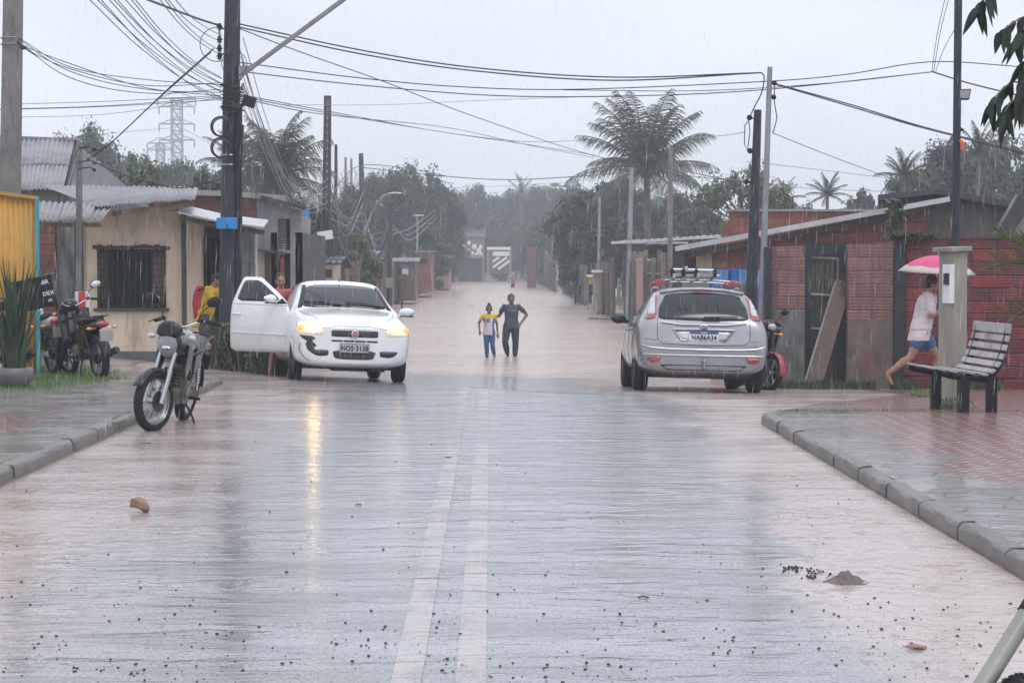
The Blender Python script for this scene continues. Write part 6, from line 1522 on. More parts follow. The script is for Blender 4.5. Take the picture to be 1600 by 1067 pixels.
# blue gate
Y = 34.5; t = thing('gate', 'blue sheet metal gate behind the leaning poles', 'gate')
roof_sheet('sheet', BLUE, t, [P(1113, 421, Y), P(1113, 540, Y), P(1150, 540, Y), P(1150, 421, Y)], .12, .01, 1); roof_sheet('sheet', BLUE, t, [P(1153, 421, Y), P(1153, 560, Y), P(1200, 560, Y), P(1200, 421, Y)], .12, .01, 1)
for a, c in ((1108, 1113), (1142, 1153), (1196, 1201)): fb('post', pbr('bright_blue', (.02, .11, .36), .35), t, a, 419, c, 570, Y - .04, .1)
fb('rail', BLUE, t, 1112, 447, 1145, 451, Y - .06, .05); rebase(t, (gx(1150, Y), Y, -.7))
o = fb('planter_block', pbr('mossy_yellow', (.20, .21, .12), .7, var=.3, bump=.4), None, 1152, 443, 1169, 600, 33.2, .3); tag(o, 'mossy yellowish block between silver car and dark pole', 'block')

# ================================================================== STREET FURNITURE
# electricity meter pillar with its service pipe
Y = 20.6; t = thing('meter_pillar', 'tall concrete pillar with white meter box between walking man and bench', 'pillar'); zb = gz(4.9, Y) - .02
a, c = P(1479, 393, Y), P(1511, 388, Y); CP = pbr('pillar_render', (.30, .285, .245), .55, bump=.25, bs=18, var=.12, stain=(.16, .15, .13), streak=True)
rot = Matrix.Rotation(R(16), 3, 'Z'); cx = (a.x + c.x) / 2
b = MB(); b.box((cx, Y + .16, (a.z + zb) / 2 - .0), (.165, .33, a.z - zb), rot); b.build('shaft', CP, t, bevel=.01)
b = MB(); b.box((cx - .01, Y + .16, a.z + .025), (.25, .42, .05), rot @ Matrix.Rotation(R(-3), 3, 'Y')); b.build('cap', M['concrete'], t, bevel=.006)
b = MB(); bc = V((cx, Y + .16, 0)) + rot @ V((-.105, -.09, 0)); b.box((bc.x, bc.y, P(0, 444, Y).z), (.06, .16, .42), rot); mbx = b.build('meter_box', M['whiteplain'], t, bevel=.006)
b = MB(); q = bc + rot @ V((-.04, -.02, 0)); b.box((q.x, q.y, P(0, 436, Y).z), (.012, .10, .12), rot); b.build('meter_window', M['glass_dark'], mbx)
rebase(t, (cx, Y, zb))
Y = 21.2; t = thing('service_pole', 'slim black steel service pole rising behind the meter pillar', 'pole'); p0, p1 = P(1491, 560, Y), P(1498, -60, Y)
b = MB(); b.cyl((p0.x, Y, gz(p0.x, Y)), p1, .043, n=14); b.build('pole', M['pole'], t, smooth=50)
b = MB(); q = P(1506, 148, Y); b.prism([(-.085, -.055), (.055, -.06), (.075, .06), (-.085, .055)], -.03, .05, Matrix.Translation(q)); fl = b.build('floodlight', M['darkmetal'], t, bevel=.006)
b = MB(); b.prism([(-.07, -.04), (.045, -.045), (.06, .045), (-.07, .045)], -.036, -.03, Matrix.Translation(q)); b.build('floodlight_glass', pbr('floodlight_glass', (.30, .30, .32), .2), fl)
q = P(1501, 227, Y); b = MB(); b.prism([(-.03, .06), (.01, .05), (.045, -.07), (.0, -.065)], -.06, -.05, Matrix.Translation(q)); b.build('orange_tag', pbr('orange_tag', (.75, .13, .03), .5), t)
q = P(1503, 203, Y); b = MB(); b.ball(q, .018, 10, 8); b.tube([q, q - V((.05, 0, .03))], .008, 6); b.build('clamp', M['black'], t, smooth=50)
rebase(t, (p0.x, Y, gz(p0.x, Y)))

def bench():
    """wooden slat bench with two black legs; seen from its end, sitters would face left"""
    t = thing('bench', 'weathered white slatted bench with black end frames in front of the red wall', 'bench')
    # side profile (u forward towards -x, z up)
    seat = [(-.42, .455), (-.30, .435), (-.12, .42), (.02, .40)]; back = [(.10, .43), (.16, .50), (.20, .58), (.23, .67), (.255, .76), (.27, .86)]
    prof = seat + back
    for y in (-.44, .44):
        b = MB(); b.tube([(u, y, z - .02) for u, z in [(-.47, .46), (-.30, .425), (-.10, .405), (.03, .39), (.13, .43), (.20, .55), (.25, .70), (.285, .90)]], [.035, .045, .05, .055, .052, .045, .04, .03], 8, sx=.8, sy=.9); b.build('end_frame', M['black'], t, smooth=50, bevel=0)
        for u in (-.17, .12):
            b = MB(); b.box((u, y, .19), (.10, .09, .40)); b.build('leg', M['black'], t, bevel=.01)
    for i, (u, z) in enumerate(prof):
        q = prof[min(i + 1, len(prof) - 1)]; p = prof[max(i - 1, 0)]; ang = math.atan2(q[1] - p[1], q[0] - p[0])
        b = MB(); b.box((u, 0, z + .012), ((.062 if i < len(prof) - 1 else .10), 1.10, .024), Matrix.Rotation(-ang, 3, 'Y')); b.build('slat', M['slat'], t, bevel=.004)
    t.location = (0, 0, 0); return t
M['slat'] = pbr('weathered_white_slat', (.38, .37, .38), .4, bump=.4, bs=16, var=.25, stain=(.10, .095, .10), stf=.7)
bn = bench(); q = P(1508, 640, 19.35); bn.location = (q.x + .10, 19.75, gz(q.x, 19.75) - .01); bn.rotation_euler = (0, 0, R(5)); bn.scale = (1, 1, 1)

# utility poles --------------------------------------------------
def pole(label, pxt, pyt, pxb, Y, wt, wb_, mat, sq=False, zb=None, name='utility_pole', group=None, bands=0):
    p1 = P(pxt, pyt, Y); p0 = P(pxb, 450, Y); z0 = (gz(p0.x, Y) if zb is None else zb) - .1
    t = thing(name, label, 'pole', (p0.x, Y, z0), group=group); b = MB(); d = p1 - V((p0.x, Y, z0))
    if sq:
        x, y = V((1, 0, 0)), V((0, 1, 0)); vs = []
        for c, w_ in ((V((0, 0, 0)), wb_), (d, wt)):
            for i, j in ((-1, -1), (1, -1), (1, 1), (-1, 1)): vs.append(c + x * i * w_ / 2 + y * j * w_ / 2)
        b.add(vs, [(3, 2, 1, 0), (4, 5, 6, 7), (0, 1, 5, 4), (1, 2, 6, 5), (2, 3, 7, 6), (3, 0, 4, 7)]); b.build('shaft', mat, t, bevel=.015)
    else: b.tube([d * (k / 6) for k in range(7)], [lerp(wb_, wt, k / 6) / 2 for k in range(7)], 14); b.build('shaft', mat, t, smooth=50)
    for k in range(bands):
        u = .45 + .5 * k / max(1, bands); c = d * u; w_ = lerp(wb_, wt, u) / 2 + .012; q = MB(); q.ring(c, w_, .012, 'z', 16, 6); q.build('band', M['steel'], t, smooth=50)
    t['top'] = tuple(p1); return t
def add(t, b, name, mat, smooth=50, bevel=0):
    o = b.build(name, mat, t, smooth=smooth, bevel=bevel); o.location = -V(t.location); return o
pA = pole('square weathered concrete pole cut by the left edge of the picture', 22, -90, 10, 28.4, .24, .28, M['pole_conc'], True)
b = MB()
for py in (60, 70): q = P(30, py, 28.3); b.ring(P(18, py, 28.4), .155, .008, 'z', 16, 5)
add(pA, b, 'band', M['steel'])
b = MB(); q = P(37, 75, 28.2); b.ball(q, (.055, .03, .03), 12, 8); b.tube([P(24, 62, 28.3), q, P(60, 90, 28.2)], .008, 6); add(pA, b, 'insulator', M['black'])
PB = 31.0
pB = pole('thick tarred pole with blue box and street lamp arm, beside the open car door', 364, -70, 356, PB, .235, .36, M['pole'])
def onB(px, py, dy=0): return P(px, py, PB + dy)
b = MB(); b.bar(onB(377, 118, -.1), P(585, -36, 29.6), .055, .055); la = add(pB, b, 'lamp_arm', M['steel'])
b = MB(); b.prism([(0, 0), (.2, .0), (.02, -.24), (0, -.24)], -.03, .03, Matrix.Translation(onB(373, 103, -.1))); add(pB, b, 'arm_bracket', M['steel'])
b = MB(); fbx(b, 338, 340, 370, 358, PB - .32, .12); bo = add(pB, b, 'blue_box', pbr('blue_box', (.02, .22, .52), .4), 30, .01)
b = MB(); fbx(b, 354, 349, 355.5, 358, PB - .33, .02); x_ = b.build('box_seam', M['black'], bo)
for i, (px, py) in enumerate(((343, 42), (343, 62), (343, 76), (343, 88))):
    b = MB(); c = onB(px, py, -.1); b.cyl(c - V((0, 0, .05)), c + V((0, 0, .05)), .035, .03, 10); b.ring(c, .04, .012, 'z', 12, 5); add(pB, b, 'insulator', M['black'])
b = MB(); b.bar(onB(343, 38, -.1), onB(343, 95, -.1), .03, .03); b.bar(onB(343, 45, -.1), onB(355, 45, 0), .03, .03); b.bar(onB(343, 85, -.1), onB(355, 85, 0), .03, .03); add(pB, b, 'insulator_rack', M['steel'])
for (px, py, rx, rz_) in ((389, 159, .11, .10), (375, 212, .055, .20), (375, 240, .055, .17)):
    b = MB(); c = onB(px, py, -.15); b.box(c, (rx * 1.8, .16, rz_ * 1.7), Matrix.Rotation(R(18 if rx > .1 else 4), 3, 'Y')); b.tube([c + V((-.02, 0, .1)), c + V((-.1, .05, .3)), c + V((-.16, .1, .1))], .012, 6); add(pB, b, 'splice_box', M['black'], 40, .035)
for cy_ in (198, 231):
    b = MB(); b.ring(onB(345, cy_, -.25), .155, .016, 'y', 28, 6); b.ring(onB(346, cy_ + 1, -.28), .14, .012, 'y', 28, 6); add(pB, b, 'cable_coil', M['cable'])
b = MB(); b.ring(onB(339, 70, -.2), .27, .007, 'y', 30, 5); b.ring(onB(366, 100, -.2), .2, .006, 'y', 30, 5); add(pB, b, 'loose_loop', M['cable'])
b = MB(); rnd = random.Random(8)
for k in range(9): b.tube([onB(372 + rnd.uniform(-3, 5), 165 + j * 62 + rnd.uniform(-5, 5), -.05 - rnd.uniform(0, .12)) for j in range(6)], .022, 6)
add(pB, b, 'cable_bundle', M['cable'])
b = MB()
for k in range(26):
    py = rnd.uniform(128, 175); b.tube([onB(346 + rnd.uniform(-4, 2), py, -.2), onB(362, py + rnd.uniform(-7, 7), -.26), onB(377 + rnd.uniform(-3, 6), py + rnd.uniform(-9, 9), -.15)], .008, 5)
add(pB, b, 'wire_wrap', M['cable'])
for py in (243, 258):
    b = MB(); b.ring(onB(359, py), .155, .012, 'z', 18, 5); add(pB, b, 'band', M['alu'])
YC = 70.0
pC = pole('dark pierced pole with cable bundle in the middle distance left of the street', 512, 150, 508, YC, .25, .36, M['pole'], True)
b = MB()
b.bar(P(512, 158, YC - .165), P(509.4, 415, YC - .165), .03, .012)
for k in range(22): c = P(512 - k * .12, 160 + k * 12, YC - .17); b.box(c, (.07, .02, .10))
add(pC, b, 'pierced_strip', GREY, 30)
b = MB(); rnd = random.Random(3)
for k in range(14): b.tube([P(507 + rnd.uniform(-5, 8) * (1 + (j > 2) * .8), 330 + j * 24, YC - .2 - rnd.uniform(0, .3)) for j in range(5)], .06, 6)
add(pC, b, 'cable_bundle', M['cable'])
b = MB(); b.box(P(508, 368, YC - .6), (.55, .06, .32), Matrix.Rotation(R(-8), 3, 'Y')); add(pC, b, 'sign_plate', M['whiteplain'])
b = MB(); c = P(513, 400, YC - .4); b.prism([(-.35, .7), (.35, .7), (.9, -.45), (-.9, -.45)], -.1, .2, Matrix.Translation(c)); add(pC, b, 'draped_cable', M['cable'], 30, .05)
YD = 115.0
pD = pole('dark utility pole next along the left bank after the pierced pole', 564, 240, 570, YD, .26, .42, M['pole'], True)
pE = pole('utility pole with grey meter box at its foot left of the hanging bin', 610, 318, 608, 100, .17, .28, M['pole'])
b = MB(); fbx(b, 603, 434, 613, 450, 99.6, .25); add(pE, b, 'meter_box', M['concrete'], 30)
pole('leaning dark pole right beside the hanging waste bin', 634, 318, 628, 135, .22, .34, M['pole'])
pole('short stout dark post standing in the flood farther left', 697, 376, 698, 182, .40, .42, M['pole'], zb=WATER)
q = thing('lamp_head', None, None); bpy.data.objects.remove(q)
pole('slim pole behind the pierced pole carrying a lamp arm', 525, 226, 524, 88, .14, .2, M['pole'])
for i, (a, yt, Yp) in enumerate(((540, 246, 165), (549, 248, 172))): pole(('left' if i == 0 else 'right') + ' one of two thin distant poles between the pierced pole and the next pole', a, yt, a, Yp, .2, .28, M['pole_conc'])
def lamp_post(label, px, pyt, pxl, pyl, Y, wp=.12):
    t = pole(label, px, pyt, px, Y, wp, wp * 1.3, M['steel'], name='street_lamp'); t['category'] = 'street lamp'
    b = MB(); p0, p1 = P(px, pyt + 12, Y), P(pxl, pyl, Y); m_ = V((lerp(p0.x, p1.x, .45), Y, p1.z + .0)); b.tube([p0.lerp(m_, k / 4).lerp(m_.lerp(p1, k / 4), k / 4) for k in range(5)], .05, 8); add(t, b, 'arm', M['steel'])
    b = MB(); b.ball(p1 + V((.3, 0, 0)), (.42, .16, .06), 14, 8); add(t, b, 'lamp_head', pbr('lamp_head', (.55, .56, .58), .3)); return t
lamp_post('street lamp with long curved arm left of the street, nearest', 570, 352, 610, 302, 112)
lamp_post('upright street lamp with flat head above the hanging bin', 652, 336, 648, 337, 140)
lamp_post('smaller street lamp beyond the flat headed one', 640, 352, 664, 349, 168)
# right side poles
YH = 33.0
pH = pole('black tarred pole with loose wire loops behind the silver car', 1184, 172, 1170, YH, .13, .25, M['pole'])
b = MB(); 
for (px, py) in ((1171, 184), (1166, 284), (1172, 236)): b.ball(P(px, py, YH - .1), .05, 8, 6); b.tube([P(px, py, YH - .1), P(px + 10, py + 2, YH)], .012, 6)
add(pH, b, 'insulator', M['black'])
b = MB(); b.tube([P(1172, 186, YH - .12), P(1164, 196, YH - .12), P(1163, 225, YH - .12), P(1168, 236, YH - .12), P(1172, 205, YH - .12), P(1170, 190, YH - .12)], .009, 5); add(pH, b, 'loose_loop', M['cable'])
pI = pole('grey steel pole leaning right against the black tarred pole', 1203, 105, 1187, YH - .5, .085, .13, M['steel'])
b = MB()
for (px, py) in ((1210, 130), (1209, 152)): b.ball(P(px, py, YH - .5), .045, 8, 6)
b.tube([P(1204, 128, YH - .5), P(1210, 130, YH - .5), P(1210, 160, YH - .5), P(1214, 185, YH - .5), P(1208, 208, YH - .5), P(1202, 200, YH - .5)], .009, 5); add(pI, b, 'insulator', M['black'])
pole('faded grey pole with insulator top before the coconut palm trunk', 1048, 230, 1046, 62, .14, .2, M['pole_conc'])
pole('pale grey steel pole rising through the shelter roof', 987, 262, 980, 74, .17, .22, M['steel'])
pole('thin far grey pole left of the pole through the shelter', 968, 286, 967, 118, .13, .2, M['steel'])
pole('thin faint pole behind the dense dark tree edge', 955, 316, 955, 130, .13, .18, M['steel'])
t = pole('white service pole on the pale meter pillar at the water edge', 937, 308, 934, 88, .13, .16, M['steel'])
b = MB(); fbx(b, 927, 424, 940, 486, 87.7, .3); add(t, b, 'meter_pillar', M['concrete'], 30); b = MB(); fbx(b, 925, 422, 942, 426, 87.5, .6); add(t, b, 'pillar_cap', M['whiteplain'], 30); b = MB(); fbx(b, 928, 469, 941, 488, 87.2, .3); add(t, b, 'meter_box', M['concrete'], 30)
t = thing('signboard', 'small yellow and white board on posts beside the meter pillar', 'sign'); b = MB(); fbx(b, 919, 431, 929, 444, 90, .08); b.build('board', pbr('yellow_board', (.50, .36, .12), .5), t); b = MB(); fbx(b, 917, 429, 930, 433, 89.9, .2); b.build('board_top', M['whiteplain'], t)
for a in (918, 928): fb('post', M['concrete'], t, a, 444, a + 1.6, 486, 90, .06)
rebase(t, (gx(923, 90), 90, -.8))
# bits along the water edges
def bin_(label, px, py0, py1, Y, mat, w_=.62):
    t = thing('waste_bin', label, 'bin'); c = P(px, py1, Y); h = P(px, py0, Y).z - c.z; b = MB(); b.lathe([(w_ * .38, 0), (w_ * .5, h * .9), (w_ * .54, h * .92), (w_ * .54, h)], 14, Matrix.Translation(c)); b.build('basket', mat, t, smooth=40)
    b = MB(); b.cyl((c.x, Y, WATER - .2), (c.x, Y, c.z + .05), .05, n=8); b.build('post', M['pole'], t); return rebase(t, (c.x, Y, WATER))
bin_('dark basket bin on a post standing in the flood on the left', 628, 436, 468, 96, M['wood_dark'], 1.6 * .32 * 1)
bin_('dark round bin at the right water edge under the dense tree', 899, 446, 460, 108, M['pole'], 1.0)
t = thing('signboard', 'small poster with blue heading and pale panel above the hanging bin', 'sign'); fb('blue_heading', BLUE, t, 627, 414, 638, 420, 96.5, .05); fb('pale_panel', pbr('pale_poster', (.55, .47, .42), .6), t, 628, 420, 638, 428.5, 96.5, .05); fb('post', M['pole'], t, 632, 428.5, 634, 470, 96.55, .06); rebase(t, (gx(633, 96.5), 96.5, -.8))
def debris(px, py, n, spread, label, name='floating_debris', mat=None, long=.4, seed=1):
    Y = (CAMZ - WATER) * F / (py - 410) if py < 575 else CAMZ * F / (py - 410); c = P(px, py, Y); zz = WATER if py < 575 else road_z(c.x, Y); rnd = random.Random(seed); b = MB()
    pts = [V((c.x + rnd.uniform(-1, 1) * spread, Y + rnd.uniform(-.4, .4) * spread, zz + .015)) for _ in range(n)]; pts.sort(key=lambda p: p.x)
    b.tube(pts, [rnd.uniform(.4, 1) * .045 * (long / .4) for _ in pts], 7, sy=.5)
    for p in pts[::2]: b.tube([p, p + V((rnd.uniform(-.3, .3), rnd.uniform(-.3, .3), .06)) * long], .012, 5)
    return tag(b.build(name, mat or M['wood_dark'], smooth=60), label, 'debris')
debris(655, 471, 5, .32, 'dark floating branch left of centre on the flood'); debris(737, 478, 3, .15, 'small floating scrap behind the child', long=.3, seed=2); debris(940, 499, 6, .5, 'heap of floating litter beside the silver car mirror', long=.5, seed=3); debris(930, 497, 4, .3, 'low tuft of litter before the white meter pillar', long=.3, seed=4)
# things lying on the near road
def leaf(label, px, py, L_, W__, mat, rot, curl_=.3, z=.006):
    Y = CAMZ * F / (py - 410); c = P(px, py, Y); b = MB(); n = 10
    b.sheet(lambda u, v_: ((u - .5) * L_, (v_ - .5) * W__ * math.sin(PI * min(.98, max(.02, u))) ** .7, abs(v_ - .5) * curl_ * W__ + (.010 if curl_ > .2 else .003) * math.sin(u * 5)), [i / n for i in range(n + 1)], [0, .25, .5, .75, 1])
    b.tube([(-L_ * .5, 0, 0), (-L_ * .66, .005, .004)], .0015, 5)
    o = b.build('fallen_leaf', mat, smooth=60, solid=.002); o.location = (c.x, Y, road_z(c.x, Y) + z); o.rotation_euler = (0, 0, rot); return tag(o, label, 'leaf')
leaf('flat orange brown leaf lying on the near road at the lower right', 1432, 1018, .085, .075, pbr('brown_leaf', (.30, .09, .03), .4, var=.4), R(4), .1)
o = leaf('crumpled pale brown leaf standing up in the muddy water at left', 218, 800, .13, .09, pbr('tan_leaf', (.36, .21, .15), .5, var=.4), R(-12), 1.3, .012); o.rotation_euler = (R(25), R(14), R(-12))
leaf('small dark leaf on the wet pavement by the front motorcycle kerb', 156, 645, .11, .03, M['wood_dark'], R(0)).location.z += .13
def clod():
    Y = CAMZ * F / (912 - 410); c = P(1322, 912, Y); b = MB(); rnd = random.Random(2); n = 14
    b.lathe([(.0, .046), (.015, .044), (.03, .036), (.042, .028), (.055, .018), (.07, .010), (.09, .003), (.115, -.006)], 30, Matrix.Translation((c.x, Y, 0))); b.v = [p + V((noise.noise(p * 38), noise.noise(p * 38 + V((9, 0, 0))), noise.noise(p * 45) * 1.3)) * .018 for p in b.v]
    return tag(b.build('mud_clod', pbr('mud_clod', (.13, .105, .10), .5, bump=.6, bs=60), smooth=60), 'little mound of mud on the road near the right kerb', 'mud')
clod()
for k, (px, py, l) in enumerate(((700, 716, .06), (1005, 937, .05), (560, 790, .04), (228, 693, .09))):
    Y = CAMZ * F / (py - 410); c = P(px, py, Y); b = MB(); b.tube([(-l / 2, 0, 0), (0, .006, .004), (l / 2, -.004, 0)], .004, 6); o = b.build('twig', M['wood_dark']); o.location = (c.x, Y, road_z(c.x, Y) + .004)
    tag(o, ('short dark twig between the centre lines', 'tiny twig on the near road right of the centre lines', 'tiny twig on the muddy left half of the road', 'dark twig beside the front motorcycle wheel')[k], 'twig')

# transmission towers in the rain
def tower(label, px, pyt, pyb, Y, w_top, w_base, arms):
    t = thing('transmission_tower', label, 'tower'); zt, zb = P(px, pyt, Y).z, 0; x = P(px, 300, Y).x; b = MB(); H_ = zt - zb; n = 16
    def hw(z): u = (z - zb) / H_; return lerp(w_base, w_top, min(1, u / .55)) / 2 if u < .55 else w_top / 2
    for i in range(n):
        z0, z1 = zb + H_ * i / n, zb + H_ * (i + 1) / n; a, c = hw(z0), hw(z1)
        for s in (-1, 1):
            for q in (-1, 1): b.bar((x + s * a, Y + q * a, z0), (x + s * c, Y + q * c, z1), .20, .20)
        for q in (-1, 1): b.bar((x - a, Y + q * a, z0), (x + c, Y + q * c, z1), .10, .10); b.bar((x + a, Y + q * a, z0), (x - c, Y + q * c, z1), .16, .16); b.bar((x - c, Y + q * c, z1), (x + c, Y + q * c, z1), .16, .16)
    b.build('lattice', M['towersteel'], t)
    for py, hl in arms:
        z = P(px, py, Y).z; b = MB(); b.bar((x - hl, Y, z), (x + hl, Y, z), .2, .25); b.bar((x - hl, Y, z), (x, Y, z + 1.1), .16, .16); b.bar((x + hl, Y, z), (x, Y, z + 1.1), .16, .16); b.build('cross_arm', M['towersteel'], t)
        for s in (-1, 1): b = MB(); b.cyl((x + s * hl, Y, z), (x + s * hl, Y, z - 1.3), .13, n=6); b.build('insulator', M['towersteel'], t)
    return rebase(t, (x, Y, zb))
M['towersteel'] = pbr('tower_steel', (.38, .39, .42), .6, metal=.2, bump=0)
tower('tall lattice power transmission tower rising above the trees on the left', 277, 154, 300, 330, 1.7, 5.5, ((154, 3.2), (167, 3.0), (194, 3.0), (219, 3.0)))
tower('smaller paired lattice tower just left of the tall transmission tower', 251, 224, 300, 360, 1.4, 3.5, ((224, 2.4), (234, 2.4)))

# ================================================================== OVERHEAD CABLES
def wire(label, pts, r=.010, mat=None, group='overhead cables'):
    """pts: (photo x, photo y, distance) that the hanging cable passes through"""
    W = [P(x, y, d) for x, y, d in pts]; out = []
    if len(W) == 2: out = [W[0].lerp(W[1], k / 8) for k in range(9)]
    else:
        for i in range(len(W) - 1):
            p0 = W[i - 1] if i else W[0] * 2 - W[1]; p1, p2 = W[i], W[i + 1]; p3 = W[i + 2] if i + 2 < len(W) else W[-1] * 2 - W[-2]
            for k in range(8):
                u = k / 8; out.append(.5 * ((2 * p1) + (p2 - p0) * u + (2 * p0 - 5 * p1 + 4 * p2 - p3) * u * u + (3 * p1 - p0 - 3 * p2 + p3) * u ** 3))
        out.append(W[-1])
    c = W[0].copy(); b = MB(); b.tube([p - c for p in out], r, 5); o = b.build('cable', mat or M['cable'], smooth=80); o.location = c
    return tag(o, label, 'cable', group)
rnd = random.Random(21)
for k in range(13):
    x0 = 136 + k * 9 + rnd.uniform(-3, 3) + (25 if k > 8 else 0); ye = rnd.uniform(120, 168) if k < 9 else rnd.uniform(50, 100)
    wire('thin dark cable dropping from the top left to the tarred pole', [(x0, -6, 19.5), (lerp(x0, 346, .38), lerp(-6, ye, .46) + 4, 23.5), (lerp(x0, 346, .72), lerp(-6, ye, .82), 27.5), (346, ye, PB - .1)], .0055, None, 'cables dropping from the top left to the tarred pole')
wire('thick twisted cable from the top edge to the insulators of the tarred pole', [(215, -6, 24), (262, 12, 26.5), (310, 30, 29), (342, 40, PB - .1)], .017)
for k, (a, m1, m2, e_) in enumerate(((60, 105, 125, 133), (62, 112, 140, 145), (66, 122, 146, 140), (70, 100, 138, 150), (72, 108, 134, 130))):
    wire('sagging cable from the left edge pole to the tarred pole', [(30, a, 28.3), (110, m1, 24.5), (230, m2, 28), (345, e_, PB - .1)], .006, None, 'sagging cables between the two left poles')
for k, (a, e_) in enumerate(((163, 150), (170, 152), (171, 156), (183, 153))):
    wire('nearly level cable running left from the tarred pole', [(-10, a + 1, 40), (160, a - 4, 36), (345, e_, PB)], .006, M['cable_grey'] if k == 3 else None, 'nearly level cables left of the tarred pole')
wire('dark drop wire from the tarred pole down to the service post', [(334, 76, PB - .2), (262, 140, 31), (175, 222, 31), (136, 250, 31)], .011)
wire('second drop wire from the tarred pole down to the service post', [(330, 82, PB - .2), (245, 157, 31), (172, 224, 31), (135, 240, 31)], .007)
wire('cable sagging from the service post back to the tarred pole', [(136, 248, 31), (190, 272, 31), (262, 292, 31), (300, 292, 31), (345, 280, PB)], .009)
for dy in (0, 5): wire('long thick cable across the street high between tarred and grey pole', [(374, 38 + dy, PB), (560, 78 + dy * 1.2, 31.5), (740, 106 + dy, 32), (960, 121 + dy, 32.3), (1190, 114, YH - .5)], .012, None, 'thick pair of cables crossing the street')
wire('cable crossing the street and on to the upper right', [(374, 98, PB), (560, 122, 31.5), (720, 136, 32), (900, 140, 32.5), (1190, 128, 32.8), (1320, 117, 33), (1455, 97, 33), (1600, 105, 33)], .009)
wire('lower cable crossing the street to the upper right junction', [(374, 112, PB), (560, 133, 31.5), (780, 150, 32), (1000, 150, 32.5), (1200, 140, 33), (1455, 113, 33)], .009)
wire('third cable crossing the street just under the second', [(880, 141, 32.3), (1100, 142, 33), (1300, 130, 33), (1455, 113, 33)], .007)
wire('thick cable from the junction down to the right edge', [(1455, 112, 33), (1520, 132, 33), (1620, 156, 33)], .013)
for a, e_ in (((1478, -8), (1456, 112)), ((1484, -8), (1459, 112)), ((1494, 42), (1462, 112))): wire('thin wire hanging from above to the cable junction', [(a[0], a[1], 33), (lerp(a[0], e_[0], .6), lerp(a[1], e_[1], .5), 33), (e_[0], e_[1], 33)], .006, None, 'wires hanging to the cable junction')
wire('long thin cable slanting down across the sky to the black pole', [(374, 45, PB), (470, 82, 34), (600, 128, 38), (740, 182, 44), (915, 240, 55), (1060, 272, 50), (1166, 284, YH)], .010)
for k in range(3): wire('cable slanting from the tarred pole to the distant right', [(374, 148 + 3 * k, PB), (512, 174 + 3 * k, 45), (700, 208 + 4 * k - k * k * 4, 62), (830, 222 + 7 * k - k * k * 2, 72), (930, (218, 243, 247)[k], 80)], .010, None, 'cables slanting from the tarred pole over the flood')
wire('faint level cable crossing behind the pierced pole', [(440, 164, 60), (600, 164, 62), (760, 157, 64), (960, 150, 64)], .009, M['cable_grey'])
wire('dark cable hanging across the far street to the palm', [(566, 262, 112), (700, 276, 110), (800, 281, 105), (930, 274, 95), (985, 268, 75)], .024)
wire('thin cable hanging across the far street below the dark one', [(700, 294, 150), (800, 290, 150), (900, 284, 150)], .016, M['cable_grey'])
wire('cable from the faded pole to the black pole', [(1048, 262, 62), (1110, 276, 45), (1166, 285, YH)], .013)
for k in range(2): wire('thick cable falling from the grey pole to the right edge', [(1211, 131 + k, YH - .5), (1330, 164 + k * 3, 30), (1420, 192 + k * 2, 28), (1494, 212 + k, 25), (1620, 243 + k * 3, 22)], .011, None, 'pair of cables falling to the right edge')
wire('thin cable from the grey pole down to the right', [(1207, 208, YH - .5), (1300, 245, 36), (1395, 280, 40)], .007)
wire('faint cable above the orange brick roof', [(1200, 256, 45), (1300, 268, 48), (1400, 280, 50)], .008, M['cable_grey']); wire('faint lower cable above the orange brick roof', [(1200, 290, 45), (1290, 296, 48), (1400, 300, 50)], .008, M['cable_grey'])
wire('faint cable from the palm to the black pole', [(1080, 216, 60), (1130, 212, 45), (1163, 207, YH)], .009, M['cable_grey'])
wire('loose end looping from the thick pair down to the black pole', [(1190, 114, YH - .5), (1194, 122, YH - .5), (1190, 145, YH - .5), (1180, 165, YH - .3), (1171, 184, YH - .1)], .011)
for k in range(9):
    a = (374 + rnd.uniform(0, 6), 60 + k * 14 + rnd.uniform(-4, 4)); low = rnd.uniform(300, 345)
    wire('pale drop cable sagging from the tarred pole to the pierced pole', [(a[0], a[1], PB), (lerp(a[0], 500, .38), lerp(a[1], low, .62), 42), (lerp(a[0], 500, .72), low - 8, 56), (510, 300 + rnd.uniform(-20, 30), YC)], .0075, M['cable_grey'], 'pale drop cables sagging to the pierced pole')
for k in range(6):
    wire('pale slack cable looping between the pierced pole and the next one', [(514, 270 + k * 14, YC), (lerp(514, 568, .5), 330 + rnd.uniform(-20, 40), 88), (568, 300 + k * 16, YD)], .014, M['cable_grey'], 'slack cables beyond the pierced pole')
for k in range(4):
    wire('pale slack cable among the distant left poles', [(568, 330 + k * 12, YD), (590, 395 - k * 10, 108), (610, 335 + k * 8, 100)], .014, M['cable_grey'], 'slack cables among the distant left poles')
for k in range(3):
    wire('pale slack cable over the left bank', [(612, 350 + k * 8, 100), (640, 375 - 9 * k, 118), (670, 352 - k * 8, 150), (700, 322 - k * 4, 170)], .018, M['cable_grey'], 'slack cables over the left bank')
wire('arched cable over the trees left of the street', [(508, 330, YC), (535, 280, 80), (570, 258, 95), (640, 264, 112), (700, 276, 118)], .02)
wire('faint power line from the transmission tower to the left', [(270, 200, 330), (180, 208, 330), (60, 222, 330)], .05, M['cable_grey']); wire('faint power line from the transmission tower to the right', [(284, 200, 330), (310, 214, 330), (345, 236, 330)], .05, M['cable_grey'])

